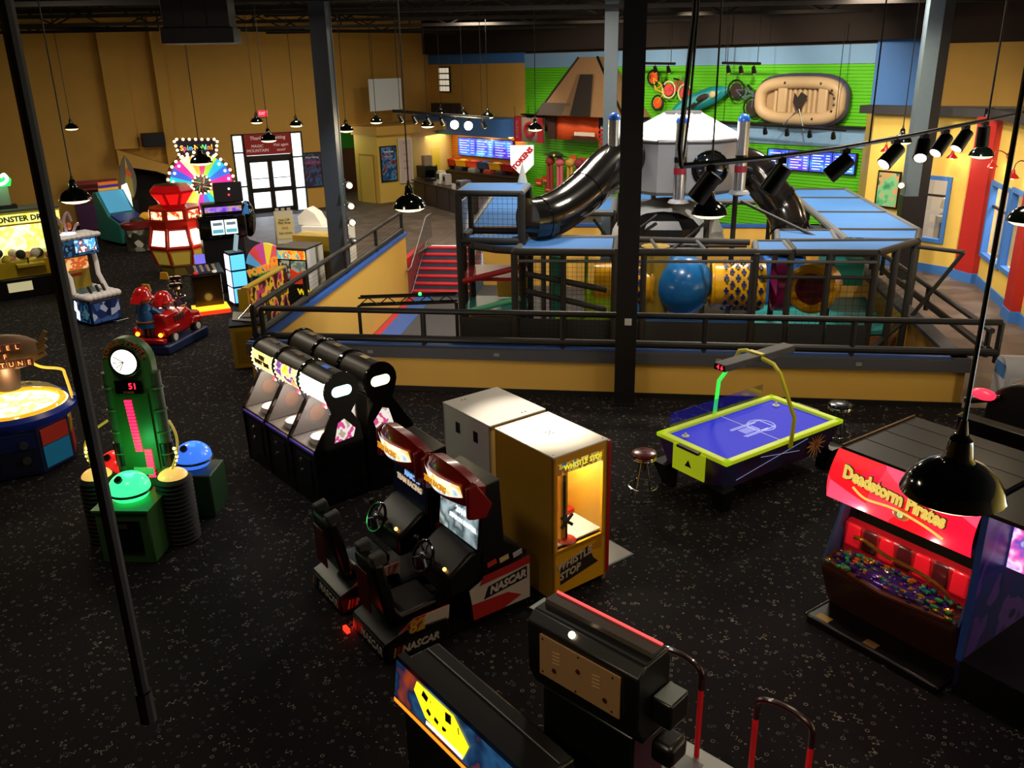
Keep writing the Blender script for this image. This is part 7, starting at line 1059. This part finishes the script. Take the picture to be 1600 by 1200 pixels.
MB().cyl((-0.25, -0.14, 0.96), (-0.25, -0.14, 1.02), 0.06).build('red_button', mat('button_red', '#c82018', 0.3, emit=0.6), qp); MB().cyl((0.2, -0.14, 0.96), (0.2, -0.14, 1.02), 0.06).build('white_button', mat('button_white', '#e8e4d8', 0.3, emit=0.4), qp); MB().obox((-0.05, 0.5, 1.22), (0.26, 0.03, 0.24), (-15, 0, 0)).build('small_screen', mat('small_violet_screen', '#6a64d0', 0.3, emit=1.0), qp)
for k in range(3): BOX('lit_side_panel', qp, mat('lit_side_white', '#cfd0c8', 0.4, emit=0.5), 0.34, 0.35, -0.04, 0.42, 0.14 + k * 0.27, 0.37 + k * 0.27)
plight(qp, (0, -0.3, 0.3), 3, (1, 0.6, 0.1), 0.1)
qt = thing('light_tower', 'blue and white lit corner tower beside the quiz cabinet', 'light tower', (-7.08, 22.2, 0), 35); BOX('core', qt, BLACK, -0.2, 0.2, -0.2, 0.2, 0, 1.4)
for k in range(3): BOX('white_pane', qt, mat('tower_white', '#e0e8ff', 0.3, emit=1.3), -0.215, -0.2, -0.18, 0.18, 0.1 + k * 0.43, 0.48 + k * 0.43); BOX('blue_pane', qt, mat('tower_blue', '#58b8f8', 0.3, emit=1.3), -0.18, 0.18, -0.215, -0.2, 0.1 + k * 0.43, 0.48 + k * 0.43)
MB().obox((0.1, 0.1, 1.55), (0.05, 0.2, 0.5), (0, 12, 0)).build('pale_fin', mat('pale_fin', '#a8d0e0', 0.4, emit=0.4), qt)
stool('chrome stool nearest the ruby pusher before the quiz pedestal', (-8.75, 22.3, 0), BLACKG, 0.75, 'quiz stools'); stool('chrome stool standing on the glowing platform edge', (-8.45, 21.5, 0), BLACKG, 0.75, 'quiz stools')
# colourful fan-shaped coin game
fg = thing('fan_coin_game', 'coin game with rainbow fan back board and gold lettering', 'arcade machine', (-6.42, 22.75, 0), -12); FC = ['#58a0d0', '#d84a4a', '#c84a90', '#f0d040', '#e05a5a', '#d83a30', '#30a888']
for k in range(7):
    a0, a1 = 165 - k * 24, 165 - (k + 1) * 24; MB().prism([(0, 0.75), (0.62 * math.cos(R(a0)), 0.75 + 0.75 * math.sin(R(a0))), (0.62 * math.cos(R((a0 + a1) / 2)), 0.75 + 0.75 * math.sin(R((a0 + a1) / 2))), (0.62 * math.cos(R(a1)), 0.75 + 0.75 * math.sin(R(a1)))], -0.02, 0.04, 'y').build('fan_slice', mat('fan' + FC[k], FC[k], 0.4, emit=0.55), fg, smooth=0)
txt(fg, 'OF', 0.26, mat('gold_letters', '#e89a30', 0.4, emit=0.6), (0.3, -0.04, 1.05), (90, -18, 0), bold=0.02); txt(fg, 'FORTUNE', 0.24, mat('gold_letters', '#e89a30', 0.4, emit=0.6), (-0.05, -0.04, 0.82), (90, -18, 0), bold=0.02); BOX('cabinet', fg, BLACK, -0.5, 0.5, 0.05, 0.6, 0, 0.8, 0.02); BOX('coin_tray', fg, mat('tray_red', '#8a2a24', 0.4), -0.5, 0.5, -0.5, 0.05, 0.3, 0.45, 0.02); BOX('tray_base', fg, mat('navy_cabinet', '#131a3c', 0.4), -0.45, 0.45, -0.45, 0.05, 0, 0.3); MB().prism([(-0.6, 0.75), (0.6, 0.75), (0.5, 0.6), (-0.5, 0.6)], -0.02, 0.03, 'y').build('fan_base', mat('fan_green', '#3a9a50', 0.4, emit=0.3), fg)
# yellow-edged side cabinet in front of the handrail
ye = thing('rainbow_side_cabinet', 'cabinet with yellow edge and rainbow side art beside the netted railing', 'arcade machine', (-6.0, 19.6, 0), -8); YE = mat('mustard_edge', '#a88a1c', 0.4); BOX('front_edge', ye, YE, -0.12, 0.12, -0.4, -0.3, 0.0, 1.12); BOX('top_edge', ye, YE, -0.02, 0.14, -0.4, 1.9, 1.12, 1.16); BOX('side_art', ye, ART1('rainbow_side', ['#1c1410', '#3a2a20', '#c03a6a', '#d8b030', '#241a16', '#2c2018', '#1a1412'], 2.4, 0.08), 0.1, 0.14, -0.3, 1.9, 0.1, 1.1); BOX('body', ye, BLACK, -0.02, 0.1, -0.3, 1.9, 0.0, 1.12)
lc = thing('mustard_cabinet', 'low mustard cabinet with steel gadgets on top at the far end of the tube machines', 'cabinet', (-5.42, 17.35, 0), 15); BOX('body', lc, YE, -0.36, 0.36, -0.3, 0.3, 0, 0.88, 0.01); BOX('door', lc, mat('mustard_door', '#8a7018', 0.4), -0.28, 0.1, -0.31, -0.3, 0.1, 0.78); BOX('lock_plate', lc, BLACK, 0.14, 0.3, -0.315, -0.3, 0.35, 0.6); BOX('top', lc, BLACK, -0.38, 0.38, -0.32, 0.32, 0.88, 0.92)
gd = thing('metal_gadget', 'heap of steel and brown arcade controls on the mustard cabinet', 'controls', (-5.42, 17.35, 0.92), 15); MB().obox((-0.1, 0, 0.08), (0.4, 0.3, 0.04), (20, 10, 0)).build('plate', STEEL, gd); MB().sphere((0.15, 0.05, 0.15), 0.12, 12, 8).build('brown_ball', mat('brown_ball', '#4a2416', 0.4), gd); MB().cyl((-0.2, -0.1, 0.05), (0.1, 0.1, 0.3), 0.02).build('rod', CHROME, gd)
# cabinet with orange marquee, its yellow neighbour, white cabinets
oc = thing('claw_cabinet', 'dark cabinet with orange lit marquee and white side beside the netted railing', 'arcade machine', (-5.5, 21.95, 0), -18); BOX('body', oc, BLACK, -0.42, 0.42, -0.1, 0.75, 0, 1.5, 0.01); BOX('marquee', oc, ART1('orange_marquee', ['#e05a18', '#f0a030', '#30a0a8', '#c83a20', '#f0c060'], 6, 1.2), -0.4, 0.4, -0.115, -0.1, 1.24, 1.46); BOX('window', oc, ART1('claw_inside', ['#5a4a3c', '#8a9a8c', '#4a3a30', '#a8a890'], 5, 0.4), -0.36, -0.08, -0.112, -0.1, 0.7, 1.2); BOX('window', oc, ART1('claw_inside_b', ['#6a7a70', '#9aa898', '#5a6a64'], 4, 0.4), -0.04, 0.38, -0.112, -0.1, 0.7, 1.2); BOX('white_side', oc, WHITE, 0.42, 0.43, -0.08, 0.74, 0.05, 1.48); BOX('top_board', oc, mat('brown_top', '#4a4038', 0.5), -0.43, 0.44, -0.1, 0.76, 1.5, 1.53); MB().prism([(-0.1, 0.6), (0.38, 0.62), (0.36, 0.98), (0.15, 0.9), (-0.05, 1.0)], -0.13, -0.112, 'y').build('red_slide', mat('red_slide', '#d8381c', 0.4, emit=0.4), oc); txt(oc, 'WIN', 0.2, mat('yellow_print', '#e8c820', 0.4, emit=0.8), (0.3, -0.115, 0.4), bold=0.01)
yn = thing('yellow_cabinet', 'yellow topped cabinet with black side behind the orange marquee cabinet', 'arcade machine', (-5.02, 23.05, 0), -18); BOX('body', yn, mat('cabinet_yellow', '#d8b43c', 0.4), -0.75, 0.4, -0.15, 0.5, 0, 1.62, 0.01); BOX('black_side', yn, BLACK, 0.4, 0.41, -0.1, 0.45, 0.05, 1.58); BOX('top_hatch', yn, mat('hatch_brown', '#7a5c28', 0.5), 0.1, 0.2, 0.1, 0.14, 1.62, 1.625)
wcx = thing('white_cabinet', 'bright white cabinet back standing behind the netted railing', 'cabinet', (-5.35, 25.4, 0), -12); BOX('body', wcx, mat('bright_white', '#f2efe8', 0.5), -0.6, 0.75, -0.35, 0.4, 0, 1.5, 0.015); MB().prism([(-0.75, 1.5), (0.0, 1.5), (-0.2, 1.85), (-0.45, 2.0), (-0.75, 1.75)], -0.2, 0.3, 'y').build('slanted_head', mat('bright_white', '#f2efe8', 0.5), wcx, bevel=0.02); BOX('door', wcx, mat('off_white', '#d8d4cc', 0.5), -0.35, 0.3, -0.36, -0.35, 0.1, 1.2); BOX('handle', wcx, GREYM, 0.2, 0.24, -0.38, -0.36, 0.6, 0.75)
lamp('white_cabinet_spot', 'SPOT', (-5.6, 23.2, 4.6), 260, SOFT, 0.1, aim=(-5.3, 25.3, 1.4), spot=60)  # unseen spot added to brighten the white cabinet
wch = thing('white_chair', 'white plastic chair seen through the railing net', 'chair', (-4.35, 24.7, 0), 70); BOX('seat', wch, WHITE, -0.22, 0.22, -0.22, 0.22, 0.43, 0.46, 0.01); MB().prism([(-0.22, 0.46), (0.22, 0.46), (0.22, 0.75)] + arc(0, 0.75, 0.22, 0, 180, 8)[1:-1] + [(-0.22, 0.75)], 0.2, 0.23, 'y').build('backrest', WHITE, wch)
for x in (-0.19, 0.19):
    for y in (-0.19, 0.19): MB().cyl((x, y, 0), (x, y, 0.44), 0.02).build('leg', WHITE, wch)
# A-frame sign on the lobby floor
af = thing('a_frame_sign', 'white folding floor sign with yellow notice in the lobby', 'sign', (-7.9, 30.7, 0), 18); AW = mat('sign_white', '#c9c5b8', 0.6)
for s, nm in ((-1, 'front_board'), (1, 'rear_board')): MB().obox((0, s * 0.16, 0.56), (0.64, 0.03, 1.14), (s * 15, 0, 0)).build(nm, AW, af, bevel=0.01)
MB().obox((0, -0.187, 0.55), (0.54, 0.01, 0.75), (-15, 0, 0)).build('notice', mat('notice_yellow', '#d8cc8c', 0.6), af)
for s, z, c in (('Stay Off', 0.82, '#4a4a3c'), ('Play Area', 0.72, '#4a4a3c'), ('SALE', 0.55, '#d8602a'), ('Ask inside', 0.38, '#6a6a58')): txt(af, s, 0.11, mat('notice' + c, c, 0.6), (0, -0.19 - (0.56 - z) * 0.26 - 0.01, z), (75, 0, 0))
for x in (-0.2, 0.0, 0.2): BOX('top_tab', af, AW, x - 0.06, x + 0.06, -0.03, 0.03, 1.1, 1.2)
rb = thing('red_box', 'small red box on the floor by the folding sign', 'box', (-6.9, 29.4, 0), 10); BOX('carton', rb, mat('red_carton', '#8e1c1c', 0.5), -0.2, 0.2, -0.18, 0.18, 0, 0.5, 0.01); BOX('lid', rb, mat('red_carton', '#8e1c1c', 0.5), -0.21, 0.21, -0.19, 0.19, 0.5, 0.54)
# teal duck-pond game, drum game, pink shelf
te = thing('duck_pond_game', 'teal game cabinet with sloping blue ramp and white lit wing', 'arcade machine', (-13.9, 31.4, 0), 50); TEA = mat('game_teal', '#2c8a8c', 0.4); MB().prism([(-0.9, 0.1), (0.7, 0.1), (0.7, 1.75), (0.45, 1.8), (-0.2, 1.0), (-0.95, 0.78)], -0.55, 0.5, 'x').build('body', TEA, te, bevel=0.03); MB().add([(-0.45, -0.16, 1.1), (0.4, -0.16, 1.1), (0.4, 0.4, 1.8), (-0.45, 0.4, 1.8)], [(0, 1, 2, 3)]).build('blue_ramp', mat('ramp_blue', '#58b0e0', 0.3, emit=0.35), te); MB().prism([(-0.93, 0.8), (-0.3, 1.0), (-0.3, 1.06), (-0.93, 0.9)], -0.5, 0.45, 'x').build('navy_deck', mat('deck_navy', '#28307a', 0.4, emit=0.1), te)
for k, c in enumerate(('#e0782a', '#4a2a90', '#f0b030', '#5a30a0')): MB().obox((-0.05, 0.42 + 0.02 * k, 2.06 - k * 0.1), (0.7, 0.08, 0.1), (0, 0, 0)).build('stripe_band', mat('band' + c, c, 0.4, emit=0.35), te)
MB().prism([(0.1, 0.8), (0.55, 0.7), (0.75, 1.3), (0.6, 1.9), (0.25, 2.0), (0.1, 1.6)], 0.52, 0.56, 'x').build('lit_wing', mat('white_lit_wing', '#f4f8f4', 0.4, emit=1.8), te); MB().sphere((0.45, -0.9, 0.85), 0.24, 14, 8, (1, 0.6, 1)).build('yellow_duck', mat('duck_yellow', '#e8a820', 0.4, emit=0.2), te); MB().cyl((0.45, -1.0, 0.8), (0.2, -1.15, 0.76), 0.09, 0.02).build('duck_bill', mat('duck_bill', '#d85020', 0.4), te); MB().sphere((0.5, -0.85, 0.35), 0.3, 12, 8, (0.9, 0.5, 1)).build('duck_body', mat('duck_body', '#b8b030', 0.5), te)
for s in (-0.3, 0.1): BOX('leg_opening', te, mat('dark_teal', '#123c3e', 0.5), s - 0.14, s + 0.14, -0.92, -0.89, 0.12, 0.7)
dr = thing('drum_game', 'round drum game with red rim and picture wrapped sides', 'arcade machine', (-12.75, 29.9, 0), 0); MB().cyl((0, 0, 0), (0, 0, 0.75), 0.4, seg=24).build('drum', ART1('drum_wrap', ['#2c2a24', '#8a8a80', '#4a4438', '#c8c4b8', '#38382c'], 5, 0.05, 'voronoi'), dr); MB().lathe([(0.4, 0.72), (0.5, 0.78), (0.5, 0.92), (0.4, 0.98), (0, 0.98)], 24).build('red_rim', mat('rim_red', '#7c1a1c', 0.35), dr); MB().sphere((0.05, 0, 0.98), 0.25, 14, 6, (1, 1, 0.5), 0, 90).build('top_heap', mat('heap_dark', '#3a2a28', 0.6), dr)
dbx = thing('grey_topped_box', 'dark box with yellow label standing behind the red jewel pusher', 'cabinet', (-11.55, 30.2, 0), 20); BOX('body', dbx, mat('olive_box', '#3c3428', 0.5), -0.4, 0.4, -0.3, 0.3, 0, 1.45); BOX('lid', dbx, mat('grey_lid', '#6a6456', 0.5), -0.44, 0.44, -0.34, 0.34, 1.45, 1.55); BOX('yellow_label', dbx, mat('label_bright', '#d8c020', 0.4, emit=0.3), 0.0, 0.3, -0.35, -0.34, 1.46, 1.54)
rk = thing('surfboard_topper', 'yellow and grey pointed surfboard standing behind the teal game', 'surfboard', (-14.05, 32.9, 0), 30); pts = [(0.28 * math.sin(math.pi * u) ** 0.7 * (1.0 if u < 0.5 else 1.0 - 0.2 * (u - 0.5)), 1.25 + 1.65 * u) for u in [i / 10 for i in range(11)]]; MB().prism(pts + [(-x, z) for x, z in pts[::-1][1:-1]], -0.04, 0.04, 'y').build('board', mat('board_grey', '#6a6458', 0.4), rk); MB().prism([(-0.05, 2.4), (0.05, 2.4), (0.0, 2.88)], -0.06, -0.04, 'y').build('tip', mat('board_yellow', '#c8b048', 0.4), rk); MB().prism([(-0.12, 1.4), (0.1, 1.4), (0.14, 2.0), (0, 2.45), (-0.12, 2.0)], -0.055, -0.04, 'y').build('yellow_panel', mat('board_olive', '#a8943c', 0.4), rk); MB().prism([(0.02, 2.1), (0.16, 2.2), (0.0, 2.5), (-0.06, 2.3)], -0.065, -0.055, 'y').build('orange_flash', mat('flash_orange', '#d8602a', 0.4), rk); BOX('stand', rk, BLACK, -0.2, 0.2, -0.15, 0.15, 0, 1.3)
pk = thing('pink_shelf_unit', 'pink open shelf unit against the far left yellow wall', 'shelf', P1w(8.95, 0.45), 28.1); PKM = mat('pink_frame', '#b0405a', 0.5); 
for x in (-0.75, 0.75): MB().cyl((x, 0, 0), (x, 0, 1.75), 0.035).build('upright', PKM, pk)
for z, h in ((1.75, 0.12), (1.55, 0.05), (0.75, 0.3)): BOX('shelf_board', pk, PKM if z > 1 else mat('purple_board', '#5c3468', 0.5), -0.8, 0.8, -0.2, 0.2, z, z + h)
BOX('purple_panel', pk, mat('purple_board', '#5c3468', 0.5), -0.78, 0.78, -0.2, -0.16, 0.05, 0.75); BOX('pink_panel', pk, mat('dim_pink_panel', '#7a3040', 0.6), -0.72, 0.72, 0.1, 0.14, 1.05, 1.55)
# fire engine kiddie ride with two toy firefighters
fe = thing('fire_engine_ride', 'small red fire engine ride on a blue base', 'kiddie ride', (-7.68, 18.85, 0), 167); FRm = mat('engine_red', '#b01418', 0.2, coat=0.6); BOX('blue_base', fe, mat('ride_blue', '#1c2c5c', 0.4), -0.5, 0.5, -0.75, 0.85, 0, 0.22, 0.04); MB().prism([(-0.75, 0.3), (0.62, 0.3), (0.62, 0.84), (0.16, 0.86), (0.02, 0.7), (-0.3, 0.8), (-0.42, 0.66), (-0.75, 0.6)], -0.36, 0.36, 'x').build('body', FRm, fe, bevel=0.06)
for s in (-1, 1):
    for y in (-0.48, 0.42): MB().cyl((s * 0.3, y, 0.3), (s * 0.42, y, 0.3), 0.15, seg=18).build('wheel', RUBBER, fe); MB().cyl((s * 0.4, y, 0.3), (s * 0.435, y, 0.3), 0.08, seg=14).build('wheel_cap', WHITE, fe)
    MB().prism([(-0.72, 0.38), (-0.25, 0.38), (-0.35, 0.55), (-0.7, 0.5)], s * 0.37 - 0.06, s * 0.37 + 0.06, 'x').build('mudguard', FRm, fe, bevel=0.04); MB().prism([(0.1, 0.38), (0.72, 0.38), (0.7, 0.55), (0.2, 0.55)], s * 0.37 - 0.06, s * 0.37 + 0.06, 'x').build('mudguard', FRm, fe, bevel=0.04); MB().sphere((s * 0.28, 0.74, 0.42), 0.05, 10, 6).build('tail_lamp', mat('amber_lamp', '#ff8a20', 0.4, emit=4), fe)
    BOX('ladder_rail', fe, STEEL, s * 0.38 - 0.01, s * 0.38 + 0.01, -0.1, 0.3, 0.72, 0.74)
for k in range(4): BOX('ladder_rung', fe, STEEL, -0.39, -0.36, -0.05 + k * 0.1, -0.02 + k * 0.1, 0.6, 0.74)
BOX('rear_step', fe, FRm, -0.4, 0.4, 0.7, 0.85, 0.24, 0.34, 0.02); BOX('windscreen', fe, GLASS, -0.3, 0.3, -0.36, -0.34, 0.78, 0.98); MB().torus((0.0, -0.22, 0.86), 0.12, 0.018, 'y').build('steering_wheel', BLACK, fe)
def toy_fireman(label, loc, rotz, standing, lean):
    t = thing('toy_firefighter', label, 'figure', loc, rotz, 'toy firefighters'); BL = mat('coat_blue', '#1f62a8', 0.35); z0 = 0.0 if standing else -0.32
    me = MB(); 
    if standing:
        for s in (-1, 1): MB().tube([(s * 0.08, 0, 0), (s * 0.085, 0.01, 0.2), (s * 0.07, 0, 0.42)], [0.06, 0.065, 0.08], 10).build('trouser_leg', mat('trouser_navy', '#17264a', 0.5), t); MB().sphere((s * 0.08, -0.03, 0.04), 0.07, 10, 6, (1, 1.5, 0.7)).build('boot', BLACK, t)
    MB().lathe([(0.16, 0.38), (0.19, 0.4), (0.17, 0.55), (0.16, 0.68), (0.12, 0.8), (0.06, 0.84), (0, 0.85)], 18, (0, 0, z0)).build('coat', BL, t, smooth=60); MB().torus((0, 0, 0.52 + z0), 0.175, 0.022).build('belt', mat('belt_tan', '#9a5a2c', 0.5), t)
    for s in (-1, 1): MB().tube([(s * 0.13, 0, 0.76 + z0), (s * 0.22, -0.08, 0.66 + z0), (s * 0.2, -0.24, 0.64 + z0)], [0.065, 0.058, 0.045], 10).build('sleeve', BL, t); MB().sphere((s * 0.195, -0.28, 0.64 + z0), 0.045, 10, 6).build('hand', mat('toy_skin', '#d8a080', 0.5), t)
    MB().sphere((0, -0.01, 0.98 + z0), 0.14, 16, 10).build('head', mat('toy_skin', '#d8a080', 0.5), t); MB().lathe([(0.22, 0.98), (0.21, 1.0), (0.17, 1.03), (0.16, 1.1), (0.1, 1.18), (0.0, 1.21)], 20, (0, 0.01, z0)).build('helmet', FRm, t, smooth=60); MB().prism([(-0.1, 1.08), (0.1, 1.08), (0.07, 1.22), (-0.07, 1.22)], -0.16, -0.13, 'y').build('helmet_badge', mat('badge_gold', '#c89a30', 0.4), t); MB().prism([(0.1, 0.99), (0.28, 0.93), (0.24, 0.98), (0.14, 1.1)], -0.1, 0.1, 'x').build('helmet_brim', FRm, t).location = (0, 0, z0)
    for s in (-1, 1): MB().sphere((s * 0.05, -0.135, 1.0 + z0 - 0.02), 0.018, 8, 5).build('eye', BLACK, t)
    t.scale = (1.12, 1.12, 1.1); return t
toy_fireman('toy firefighter in blue coat and red helmet standing on the rear step', (-7.92, 18.3, 0.12), 167, True, 0); toy_fireman('toy firefighter in red helmet seated at the engine wheel', (-7.66, 18.72, 0.28), 167, False, 0)

# ------------------------------------------------------------------ small pieces belong to the part they sit on
SUBS = {'bolt': ['top_panel'], 'coin_mech': ['coin_door'], 'bulb': ['curved_marquee'], 'black_mark': ['yellow_sign'], 'hot_strip': ['yellow_sign'], 'arrow': ['dance_tile'], 'screw': ['back_panel'], 'knob': ['back_panel'], 'vent_slot': ['back_panel'],
        'key': ['key_deck'], 'red_button': ['key_deck'], 'white_button': ['key_deck'], 'dial_hand': ['dial'], 'dial_ring': ['dial'], 'spot_lens': ['spot_can'], 'pylon_cap': ['pylon'], 'pylon_stripe': ['pylon'], 'pylon_nozzle': ['pylon'], 'slide_joint': ['slide_tube'],
        'cross_cutout': ['tunnel_section'], 'tunnel_collar': ['tunnel_section'], 'wheel_spoke': ['steering_wheel'], 'wheel_boss': ['steering_wheel'], 'gear_knob': ['gear_stick'], 'roof_seam': ['roof_panel'], 'roof_edge': ['roof_panel'], 'wheel_cap': ['wheel'], 'ladder_rung': ['ladder_rail'],
        'helmet_badge': ['helmet'], 'helmet_brim': ['helmet'], 'eye': ['head'], 'sign_bulb': ['sign_board'], 'rim_bulb': ['rim'], 'hub_bulb': ['hub'], 'hub_vane': ['hub'], 'peg_bulb': ['wheel_slice'], 'dome_ring': ['strike_dome'], 'dome_spot': ['strike_dome'], 'column_band': ['side_column'],
        'column_sleeve': ['side_column'], 'drum_dome': ['ribbed_drum'], 'tube_bead': ['light_tube'], 'pedestal_top': ['pedestal'], 'pedestal_door': ['pedestal'], 'coin_plate': ['pedestal'], 'starburst_ray': ['starburst_print'], 'valve': ['outer_tube'], 'platform_label': ['platform'],
        'platform_edge': ['platform'], 'skull_eye': ['marquee'], 'skull_ornament': ['marquee'], 'scroll_ornament': ['marquee'], 'skirt_stripe': ['side_skirt'], 'colour_bar': ['rear_strip', 'side_strip'], 'screen_strip': ['bright_screen'], 'screen_tile': ['bright_screen'], 'lid': ['box'], 'socket_cap': ['shade'],
        'seam': ['duct_body'], 'roof_rib': ['hub_roof_panel'], 'eave_pipe': ['hub_wall'], 'panel_inset': ['yellow_panel'], 'lit_window': ['window_frame'], 'crown_window': ['crown_panel'], 'jewel_pane': ['jewel_facet'], 'lens': ['can'], 'baluster': ['top_rail'],
        'lettering': ['marquee', 'panel', 'sign_board', 'notice', 'print', 'score_display', 'score_face', 'rear_strip', 'side_strip', 'side_skirt', 'side_panel', 'screen', 'letter_tile', 'door_panel', 'face', 'curved_marquee', 'lower_front', 'tower_body', 'cloth', 'body', 'fan_slice']}
def stem(o): return o.name.split('.')[0]
def centre(o):
    bb = o.bound_box; c = Vector((sum(p[0] for p in bb) / 8, sum(p[1] for p in bb) / 8, sum(p[2] for p in bb) / 8)); return o.matrix_basis @ c
kids = {}
for o in SC.objects:
    if o.parent is not None: kids.setdefault(o.parent.name, []).append(o)
for root in [o for o in SC.objects if o.parent is None and o.name in kids]:
    ch = [o for o in kids[root.name] if o.type == 'MESH']
    for o in ch:
        cand = [p for p in ch if p is not o and stem(p) in SUBS.get(stem(o), ()) and p.matrix_basis.is_identity and p.parent is root and p.name not in kids] if stem(o) in SUBS else []
        if cand:
            c = centre(o); o.parent = min(cand, key=lambda p: (centre(p) - c).length)
